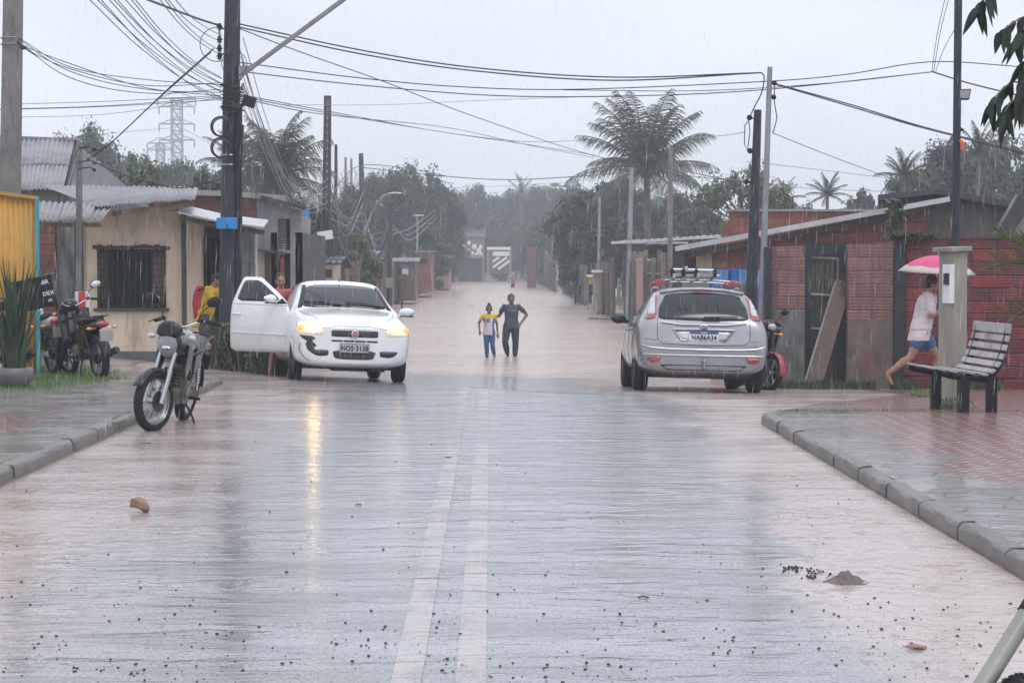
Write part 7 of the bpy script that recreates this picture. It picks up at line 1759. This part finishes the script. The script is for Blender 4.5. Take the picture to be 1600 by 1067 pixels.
# ================================================================== TREES AND PLANTS
def crown_mb(seed, h=10, w=9, base=.32, n_cl=42, per=95, leaf=.30, flat=1.0, shape='round', gap=.0):
    """leaf clumps spread through an uneven crown, with the limbs that carry them"""
    rnd = random.Random(seed); L_ = MB(); T = MB(); cz = h * (base + 1) / 2; rz = h * (1 - base) / 2 * flat; cl = []
    for k in range(n_cl):
        for _ in range(40):
            d = V((rnd.gauss(0, 1), rnd.gauss(0, 1), rnd.gauss(0, 1))).normalized(); r = rnd.uniform(.35, 1) ** .55
            if shape == 'spread': d.z = abs(d.z) * .8 - .1
            p = V((d.x * w / 2 * r, d.y * w / 2 * r, cz + d.z * rz * r)); lob = 1 + .28 * noise.noise(V((math.atan2(d.y, d.x) * 1.4 + seed, d.z * 2.2, seed)))
            p.x *= lob; p.y *= lob
            if p.z < h * base * .9: continue
            if all((p - q).length > w * .085 for q in cl): break
        cl.append(p)
    for p in cl:
        cr = rnd.uniform(.09, .16) * w
        for k in range(int(per * 1.25)):
            core = k % 5 == 0; d = V((rnd.gauss(0, 1), rnd.gauss(0, 1), rnd.gauss(0, .75))).normalized() * cr * (rnd.uniform(.05, .7) if core else rnd.uniform(.2, 1.08) ** .5); c = p + d; s = leaf * (rnd.uniform(2.0, 3.0) if core else rnd.uniform(.8, 1.6))
            nrm = (d.normalized() + V((rnd.uniform(-1, 1), rnd.uniform(-1, 1), rnd.uniform(-.2, 1.3)))).normalized(); x, y = frame(nrm); a = rnd.uniform(0, PI); u = x * math.cos(a) + y * math.sin(a); v_ = nrm.cross(u)
            L_.add([c - u * s * .5, c - v_ * s * .26 - nrm * s * .05, c + u * s * .5, c + v_ * s * .26 - nrm * s * .05], [(0, 1, 2, 3)])
    th = h * base * 1.15; T.tube([(0, 0, -.5), (rnd.uniform(-.1, .1), 0, th * .5), (rnd.uniform(-.2, .2), 0, th)], [.026 * h, .02 * h, .016 * h], 9)
    for p in rnd.sample(cl, min(len(cl), 16)):
        m_ = V((p.x * .35, p.y * .35, lerp(th, p.z, .55))); T.tube([V((0, 0, th * .9)), m_, p], [.011 * h, .007 * h, .002 * h], 5)
    return L_, T
PROTO = {}
def tree(kind, label, px, pyt, Y, hgt=None, wid=None, group=None, rot=0, wpx=None, zb=None):
    """hgt from the top seen in the photograph; the crown meshes are shared between trees of one kind"""
    p = P(px, pyt, Y); zb = (-.6 if zb is None else zb); h = p.z - zb; w_ = (wpx * Y / F) if wpx else h * .9
    if kind not in PROTO:
        a = dict(KINDS[kind]); lm = a.pop('mat'); lb, tb = crown_mb(**a); t = thing('tree', label, 'tree'); lb.build('crown', M[lm], t, fix=False); tb.build('trunk', M['bark'], t, smooth=60); PROTO[kind] = t
    else: t = dup(PROTO[kind], label=label)
    t.location = (p.x, Y, zb); bw = KINDS[kind].get('w', 9); t.scale = (w_ / bw, w_ / bw, h / 10); t.rotation_euler = (0, 0, rot); tag(t, label, 'tree', group or None); return t
KINDS = {
 'dense': dict(seed=3, mat='leaf_dark', base=.10, n_cl=95, per=120, leaf=.30),
 'round': dict(seed=11, mat='leaf', base=.25, n_cl=64, per=110, leaf=.30),
 'broad': dict(seed=17, mat='leaf', base=.34, n_cl=52, per=110, leaf=.30, flat=.85, shape='spread'),
 'loose': dict(seed=23, mat='leaf_pale', base=.42, n_cl=24, per=60, leaf=.34, shape='spread'),
 'wild': dict(seed=29, mat='leaf', base=.12, n_cl=80, per=100, leaf=.34),
 'bush': dict(seed=31, mat='leaf', base=.02, n_cl=60, per=110, leaf=.55),
 'bright': dict(seed=37, mat='leaf_pale', base=.05, n_cl=60, per=100, leaf=.45),
}
for kd, lab, px, pyt, Y, wpx, rot in (
    ('broad', 'spreading tree behind the steep roof beside the left edge pole', 62, 205, 150, 95, 0), ('round', 'tall rounded tree rising behind the steep roof gable', 140, 197, 135, 120, 1), ('wild', 'tree filling the gap right of the steep roof gable', 196, 240, 140, 100, 2),
    ('broad', 'flat topped tree in front of the transmission tower foot', 285, 236, 150, 110, 3), ('round', 'rounded tree left of the transmission tower foot', 228, 248, 128, 90, 4), ('wild', 'dark tree just left of the tarred pole', 326, 258, 120, 80, 5),
    ('bright', 'bright green low tree over the cream house roof', 235, 268, 70, 150, 0), ('bush', 'low leafy tree over the cream house roof, right part', 320, 280, 75, 110, 1),
    ('wild', 'tree behind the brick building and first palm', 415, 262, 105, 120, 2), ('bush', 'leafy growth left of the pierced pole foot', 492, 330, 78, 75, 0), ('bright', 'bright green bush right of the pierced pole foot', 552, 372, 82, 80, 2),
    ('wild', 'tree between pierced pole and next pole', 545, 288, 130, 85, 4), ('dense', 'large dark rounded tree left of the street, first', 598, 270, 150, 95, 1), ('round', 'large dark rounded tree left of the street, tallest', 648, 258, 160, 105, 2), ('dense', 'large dark rounded tree left of the street, last', 686, 284, 170, 80, 3),
    ('bush', 'bushy tree above the red brick house on the left bank', 660, 352, 150, 90, 5),
    ('dense', 'dense dark tree overhanging the fences on the right bank', 922, 294, 112, 130, 0), ('dense', 'second dense dark tree on the right bank, behind the first', 975, 286, 122, 120, 2), ('wild', 'tree under the coconut palm on the right', 1050, 300, 120, 110, 3),
    ('round', 'tree behind the shelter roof at its middle', 1098, 318, 110, 90, 1), ('loose', 'sparse pale tree with open umbrella tufts behind the black pole', 1165, 246, 88, 150, 0), ('wild', 'low tree behind the stepped brick parapet, left', 1190, 300, 120, 100, 4),
    ('bush', 'low rounded tree between the small palms on the right', 1348, 304, 125, 70, 1), ('wild', 'low tree left of the small palm on the right', 1245, 312, 130, 80, 5),
    ('round', 'big hazy tree behind the grey gable house, left', 1432, 262, 95, 110, 1), ('dense', 'big hazy tree behind the grey gable house, middle', 1495, 222, 105, 150, 2), ('round', 'big hazy tree behind the grey gable house, right', 1572, 210, 110, 150, 3), ('wild', 'tree at the right edge over the lean-to', 1630, 235, 90, 110, 4)):
    tree(kd, lab, px, pyt, Y, wpx=wpx, rot=rot)
# rain-faded trees across the end of the street
fr = random.Random(9)
row = [(718, 300, 250), (748, 288, 262), (778, 296, 275), (806, 300, 270), (836, 290, 265), (866, 300, 245), (892, 290, 235)]
for k, (px, py, Y) in enumerate(row):
    tree(('round', 'wild', 'broad', 'dense', 'wild', 'round', 'dense')[k], 'rain faded tree closing the end of the street, number %s from the left' % ('one', 'two', 'three', 'four', 'five', 'six', 'seven')[k], px, py, Y, wpx=70, rot=k, group='trees closing the end of the street')
for k, (px, py, Y) in enumerate([(700, 338, 225), (735, 340, 240), (785, 338, 240), (822, 344, 236), (845, 348, 200), (868, 340, 190)]):
    tree(('bush', 'dense', 'bush', 'wild', 'dense', 'bush')[k], ('leafy tree above the distant dark post', 'leafy tree over the house hung with dishes', 'leafy tree right above the white gate', 'leafy tree between the gate and the brick pier', 'leafy tree just right of the brick pier', 'lower tree left of the dense dark tree')[k], px, py, Y, wpx=62, rot=k * 1.3)
def forest():
    """the far wood that closes every gap, read as one mass"""
    rnd = random.Random(77); b = MB()
    for k in range(330):
        x = rnd.uniform(-170, 190); Y = rnd.uniform(280, 340) + abs(x) * .1; hh = 9.5 + 3.0 * noise.noise(V((x * .03, 1, 4))) + rnd.uniform(-1.5, 1.5)
        if rnd.random() < .1: hh += 2
        for j in range(9):
            c = V((x + rnd.gauss(0, 2.2), Y + rnd.gauss(0, 1.5), rnd.uniform(.1, 1) * hh)); cr = rnd.uniform(1.2, 2.2)
            for q in range(20):
                d = V((rnd.gauss(0, 1), rnd.gauss(0, 1), rnd.gauss(0, .8))).normalized() * cr * rnd.uniform(.3, 1); s = rnd.uniform(.5, 1.1); nrm = (d.normalized() + V((0, -.4, .5))).normalized(); x_, y_ = frame(nrm); p = c + d
                b.add([p - x_ * s, p - y_ * s * .6, p + x_ * s, p + y_ * s * .6], [(0, 1, 2, 3)])
    return tag(b.build('forest', M['leaf'], fix=False), 'far wood fading into the rain behind the whole street', 'wood', kind='stuff')
forest()

def palm(label, px, py, Y, spread, fronds=24, trunk_r=.16, seed=1, zb=-.6, up=.35, droop=1.0, leafl=.62, tint='palm', nuts=False, lo=-.45):
    """crown centre at the pixel; spread = frond length in metres"""
    rnd = random.Random(seed); p = P(px, py, Y); t = thing('palm_tree', label, 'palm', (p.x, Y, zb)); H_ = p.z - zb; b = MB(); n = 12
    lean = rnd.uniform(-.25, .25); b.tube([(lean * math.sin(k / n * 1.5) * (1 - k / n), 0, H_ * k / n) for k in range(n + 1)], [trunk_r * (1.35 - .5 * k / n) * (1 + .05 * (k % 2)) for k in range(n + 1)], 10); b.build('trunk', M['bark'], t, smooth=60)
    for k in range(fronds):
        a = 2 * PI * (k * .618) + rnd.uniform(-.2, .2); e = lerp(1.42, lo, (k / fronds) ** 1.15) + rnd.uniform(-.1, .1); Lf = spread * rnd.uniform(.85, 1.12); seg = 12; pts = []; pos = V((0, 0, H_)); ang = e
        for i in range(seg + 1):
            pts.append(pos.copy()); pos = pos + V((math.cos(a) * math.cos(ang), math.sin(a) * math.cos(ang), math.sin(ang))) * (Lf / seg); ang -= (.015 + .17 * (i / seg) ** 1.6) * droop * (.95 if e > .5 else 1.1)
        b = MB(); b.tube(pts, [.045 * (1 - i / (seg + 1)) + .008 for i in range(seg + 1)], 5); sd = V((-math.sin(a), math.cos(a), 0)); m_ = 44
        for i in range(4, m_):
            u = i / m_; f = u * seg; j = min(seg - 1, int(f)); c = pts[j].lerp(pts[j + 1], f - j); d = (pts[j + 1] - pts[j]).normalized(); rg = rnd.random() < .12
            if rg: continue
            upv = sd.cross(d).normalized(); ll = leafl * spread / 3.6 * (math.sin(PI * min(1, u * .86 + .12)) ** .6) * rnd.uniform(.85, 1.1)
            for s in (-1, 1):
                dr = (sd * s * 1.0 + d * .75 + V((0, 0, -.28 - .35 * rnd.random()))).normalized(); w_ = d * .026 * spread / 3.6
                q1 = c + dr * ll * .5; q2 = c + dr * ll + V((0, 0, -ll * .35 * rnd.uniform(.6, 1.4))); b.add([c - w_, c + w_, q1 + w_ * 1.1, q1 - w_ * 1.1, q2], [(0, 1, 2, 3), (3, 2, 4)])
        b.build('frond', M[tint], t, fix=False)
    if nuts:
        for k in range(7): a = k * .9; b = MB(); b.ball((math.cos(a) * .28, math.sin(a) * .28, H_ - .25 - .1 * (k % 3)), (.12, .12, .15), 10, 7); b.build('coconut', pbr('coconut', (.30, .16, .05), .6), t, smooth=60)
    return t
palm('large coconut palm standing behind the right bank of the street', 1010, 262, 96, 4.0, 34, .17, 2, droop=.95, leafl=.95, nuts=True, lo=-.5)
palm('broad palm behind the brick building left of the street', 432, 276, 84, 2.9, 34, .15, 5, leafl=1.15, droop=1.2)
palm('palm frond tuft showing just left of the tarred pole', 372, 258, 86, 1.9, 14, .10, 6, droop=1.2)
palm('small hazy palm left of the low rounded tree', 1293, 305, 112, 1.5, 18, .10, 8); palm('small hazy palm behind the stepped brick parapet', 1225, 312, 104, 1.3, 14, .09, 9); palm('hazy palm at the left foot of the big right hand trees', 1412, 276, 90, 1.5, 18, .10, 10)
palm('hazy palm top among the trees at the end of the street', 815, 304, 262, 3.2, 14, .14, 12); palm('hazy palm among the big right hand trees', 1530, 242, 92, 1.7, 18, .1, 14)

def bare_tree():
    t = thing('tree', 'leafless tree with fine twigs right of the pierced pole', 'tree'); rnd = random.Random(4); b = MB(); base = P(540, 400, 96)
    def br(p, d, l, r, n):
        q = p + d * l; b.tube([p, p.lerp(q, .5) + V((rnd.uniform(-.05, .05), 0, rnd.uniform(-.05, .05))) * l, q], [r, r * .85, r * .65], 5)
        if n: 
            for _ in range(rnd.choice((2, 3, 3))): br(q, (d + V((rnd.uniform(-.75, .75), rnd.uniform(-.5, .5), rnd.uniform(-.25, .5)))).normalized(), l * rnd.uniform(.62, .85), r * .6, n - 1)
    br(V((base.x, 96, -.8)), V((.05, 0, 1)), 2.3, .10, 6); b.build('branches', M['bark'], t, smooth=60); return rebase(t, (base.x, 96, -.8))
bare_tree()
# shrubs beside the pole and the door
def shrub(label, px, pyt, Y, wpx, n, leaf, mat, seed, name='shrub', group=None, deep=.35, zb=None, hang=0):
    rnd = random.Random(seed); top = P(px, pyt, Y); zb = gz(top.x, Y) if zb is None else zb; h = top.z - zb; w_ = wpx * Y / F; t = thing(name, label, 'plant', (top.x, Y, zb), group=group); b = MB(); st = MB()
    for k in range(n):
        u = rnd.random() ** .7; c = V((rnd.uniform(-.5, .5) * w_ * (1 - .35 * u), rnd.uniform(-.5, .5) * deep, h * u)); s = leaf * rnd.uniform(.6, 1.2); nrm = V((rnd.uniform(-1, 1), rnd.uniform(-1.2, .6), rnd.uniform(-.1, 1.2))).normalized(); x, y = frame(nrm); a = rnd.uniform(0, PI); uu = x * math.cos(a) + y * math.sin(a); vv = nrm.cross(uu)
        b.add([c - uu * s * .5, c - vv * s * .22, c + uu * s * .5, c + vv * s * .22], [(0, 1, 2, 3)])
        if k % 25 == 0: st.tube([(c.x * .5, c.y * .5, -.05), (c.x * .8, c.y, c.z * .6), c], [.012, .008, .003], 5)
    b.build('leaves', mat, t, fix=False); st.build('stems', M['bark'], t); return t
shrub('green shrub at the foot of the tarred pole under the car door', 385, 520, 30.0, 100, 2600, .075, M['leaf'], 1); shrub('taller green shrub between yellow shirted person and tarred pole', 340, 505, 30.6, 55, 1300, .07, M['leaf_pale'], 2)
shrub('low green shrub just beyond the end of the left kerb', 408, 545, 29.3, 50, 900, .07, M['leaf_pale'], 3)
shrub('green leaves drooping over the sloping roof edge', 1400, 312, 37.0, 28, 160, .20, M['leaf_pale'], 4, zb=2.2); shrub('creeper growing over the top of the red brick wall', 1425, 366, 30.0, 90, 420, .10, M['leaf'], 6, zb=1.95, deep=.2)
shrub('weeds around the foot of the meter pillar', 1490, 622, 20.3, 70, 500, .03, M['grass'], 7, deep=.5)
o = shrub('tuft of grass on the brick footway behind the walking man', 1445, 612, 24.6, 60, 420, .035, M['grass'], 9, deep=.5)

def right_frond():
    """young palm standing beyond the right edge; its fronds reach into the picture"""
    t = thing('palm_plant', 'young palm frond reaching in from the right edge over the brick wall', 'plant'); rnd = random.Random(3); Y = 18.5
    for (x0, y0, x1, y1, up) in ((1675, 452, 1538, 430, 46), (1680, 470, 1560, 380, 60), (1680, 520, 1585, 505, 20), (1705, 470, 1830, 400, 0), (1705, 480, 1840, 470, 0), (1700, 470, 1700, 370, 0), (1702, 470, 1770, 365, 0)):
        b = MB(); A, Bq = P(x0, y0, Y), P(x1, y1, Y - .2); n = 16; pts = [A.lerp(Bq, k / n) + V((0, 0, .16 * math.sin(PI * k / n * .9))) for k in range(n + 1)]; b.tube(pts, [.012 * (1 - k / n) + .003 for k in range(n + 1)], 6)
        for k in range(2, n * 2):
            u = k / (n * 2); j = min(n - 1, int(u * n)); c = pts[j].lerp(pts[j + 1], u * n - j); d = (pts[j + 1] - pts[j]).normalized()
            for s in (-1, 1):
                dr = (d * .8 + V((0, s * .35, .75 if s > 0 else .15)) + V((rnd.uniform(-.12, .12),) * 3)).normalized(); l = (.42 if s > 0 else .28) * (1 - .4 * u); w_ = V((0, .3, 1)).cross(dr).normalized() * .009
                b.add([c - w_, c + w_, c + dr * l * .6 + w_ * .9, c + dr * l * .6 - w_ * .9, c + dr * l + V((0, 0, -.03))], [(0, 1, 2, 3), (3, 2, 4)])
        b.build('frond', M['palmfresh'], t, fix=False)
    b = MB(); q = P(1700, 480, Y); b.tube([(q.x, Y, gz(q.x, Y)), (q.x, Y, q.z)], [.10, .06], 10); b.build('trunk', M['bark'], t, smooth=60); return rebase(t, (q.x, Y, gz(q.x, Y)))
M['palmfresh'] = leafmat('fresh_palm', (.07, .16, .03), (.20, .26, .06))
right_frond()
def hanging_branch():
    t = thing('tree', 'tree whose leafy twigs hang into the upper right corner close to the camera', 'tree'); Y = 6.2; rnd = random.Random(12); tw = MB(); lv = MB()
    def leafat(c, d, l, w_):
        d = d.normalized(); nrm = V((rnd.uniform(-.7, .7), -1, rnd.uniform(-.5, .5))).normalized(); s = d.cross(nrm).normalized(); n = 7; vs = []
        for i in range(n + 1):
            u = i / n; q = c + d * l * u + V((0, 0, -.012 * u * u)); ww = w_ * math.sin(PI * u ** .75) ** .8 * (1 - .3 * u) if 0 < u < 1 else 0; vs += [q - s * ww - nrm * ww * .35, q, q + s * ww - nrm * ww * .35]
        fs = []
        for i in range(n):
            for j in range(2): fs.append((i * 3 + j, i * 3 + j + 1, i * 3 + j + 4, i * 3 + j + 3))
        lv.add(vs, fs)
    twigs = [[(1640, 10), (1612, 22), (1592, 30), (1570, 45)], [(1625, 60), (1608, 85), (1600, 105), (1597, 145)], [(1640, 120), (1606, 130), (1580, 128), (1556, 150), (1548, 165)], [(1620, 130), (1592, 150), (1576, 165), (1570, 175)], [(1560, -30), (1545, -10), (1530, 8)], [(1640, 150), (1618, 158), (1596, 160)], [(1610, 20), (1600, 45), (1590, 60)]]
    for pts in twigs:
        W = [P(x, y, Y + rnd.uniform(-.15, .15)) for x, y in pts]; tw.tube(W, [.004, .0035, .003, .002, .0015][:len(W)], 5)
        for i in range(len(W) - 1):
            for k in range(4):
                c = W[i].lerp(W[i + 1], k / 3 + rnd.uniform(0, .3)); leafat(c, V((rnd.uniform(-.75, .35), rnd.uniform(-.3, .3), -1)), rnd.uniform(.055, .10), rnd.uniform(.010, .016))
        for k in range(3): leafat(W[-1], V((rnd.uniform(-.8, .6), rnd.uniform(-.3, .3), -1)), rnd.uniform(.06, .115), rnd.uniform(.011, .017))
    X_, Y_ = 4.7, 7.4; tk = MB(); tk.tube([(X_, Y_, gz(X_, Y_) - .2), (X_ - .05, Y_, 1.6), (X_ - .2, Y_, 3.0), (X_ - .1, Y_ + .1, 4.6)], [.17, .13, .11, .07], 12); tk.build('trunk', M['bark'], t, smooth=60)
    tk = MB(); tk.tube([(X_ - .2, Y_, 3.0), (3.6, 7.0, 3.15), (2.6, 6.5, 2.95), P(1700, -20, 6.25), P(1638, 12, 6.2)], [.07, .045, .03, .014, .006], 8); tk.tube([P(1700, -20, 6.25), P(1660, 80, 6.2), P(1632, 130, 6.2)], [.012, .008, .004], 6); tk.tube([P(1700, -20, 6.25), P(1600, -50, 6.2), P(1550, -25, 6.2)], [.012, .008, .004], 6); tk.build('limb', M['bark'], t, smooth=60)
    for k in range(420):
        c = V((X_ - .2 + rnd.gauss(0, .8), Y_ + rnd.gauss(0, .7), 4.5 + rnd.gauss(0, .6)))
        if c.x > 3.2: leafat(c, V((rnd.uniform(-1, 1), rnd.uniform(-1, 1), -.8)), rnd.uniform(.09, .15), rnd.uniform(.014, .022))
    tw.build('twigs', M['bark'], t, smooth=60); lv.build('leaves', M['leaf_dark'], t, smooth=60, fix=False); p = P(1640, 10, Y); return rebase(t, p)
hanging_branch()

# ================================================================== rain
def rain():
    rnd = random.Random(5); b = MB()
    for k in range(3600):
        Y = 5 + 34 * rnd.random() ** .8; px, py = rnd.uniform(-40, 1640), rnd.uniform(-30, 700); p = P(px, py, Y)
        if p.z < gz(p.x, Y) + .05: continue
        l = rnd.uniform(.018, .05) * (1 + Y / 22); r = .0009 + Y * .00003; dx = l * .06
        b.add([p + V((0, 0, l)) + V((dx, 0, 0)), p + V((-r, 0, 0)), p + V((r * .5, -r, 0)), p + V((r * .5, r, 0)), p - V((dx, 0, l))], [(0, 1, 2), (0, 2, 3), (0, 3, 1), (4, 2, 1), (4, 3, 2), (4, 1, 3)])
    m, nt, bs = newmat('rain_drop'); n = noise_(nt, coords(nt), 3); L(nt, mixc(nt, n, (.75, .78, .82), (.9, .92, .95)), bs.inputs['Base Color']); bs.inputs['Roughness'].default_value = .1; bs.inputs['Transmission Weight'].default_value = .0; bs.inputs['Alpha'].default_value = .30
    return tag(b.build('rain', m, fix=False), 'falling rain drops over the whole street', 'rain', kind='stuff')
rain()

# ================================================================== rain-laden air
hz = MB(); hz.box((0, 350, 18.9), (1300, 900, 46.6))
hm = bpy.data.materials.new('haze'); hm.use_nodes = True; hn = hm.node_tree; hn.nodes.clear()
ho = N(hn, 'ShaderNodeOutputMaterial'); pv = N(hn, 'ShaderNodeVolumePrincipled')
pv.inputs['Color'].default_value = (.84, .92, 1.0, 1); pv.inputs['Density'].default_value = .0014; pv.inputs['Anisotropy'].default_value = .2
hn.links.new(pv.outputs[0], ho.inputs['Volume'])
haze = hz.build('haze', hm); tag(haze, 'pale rain haze filling the whole street', 'haze', kind='stuff')
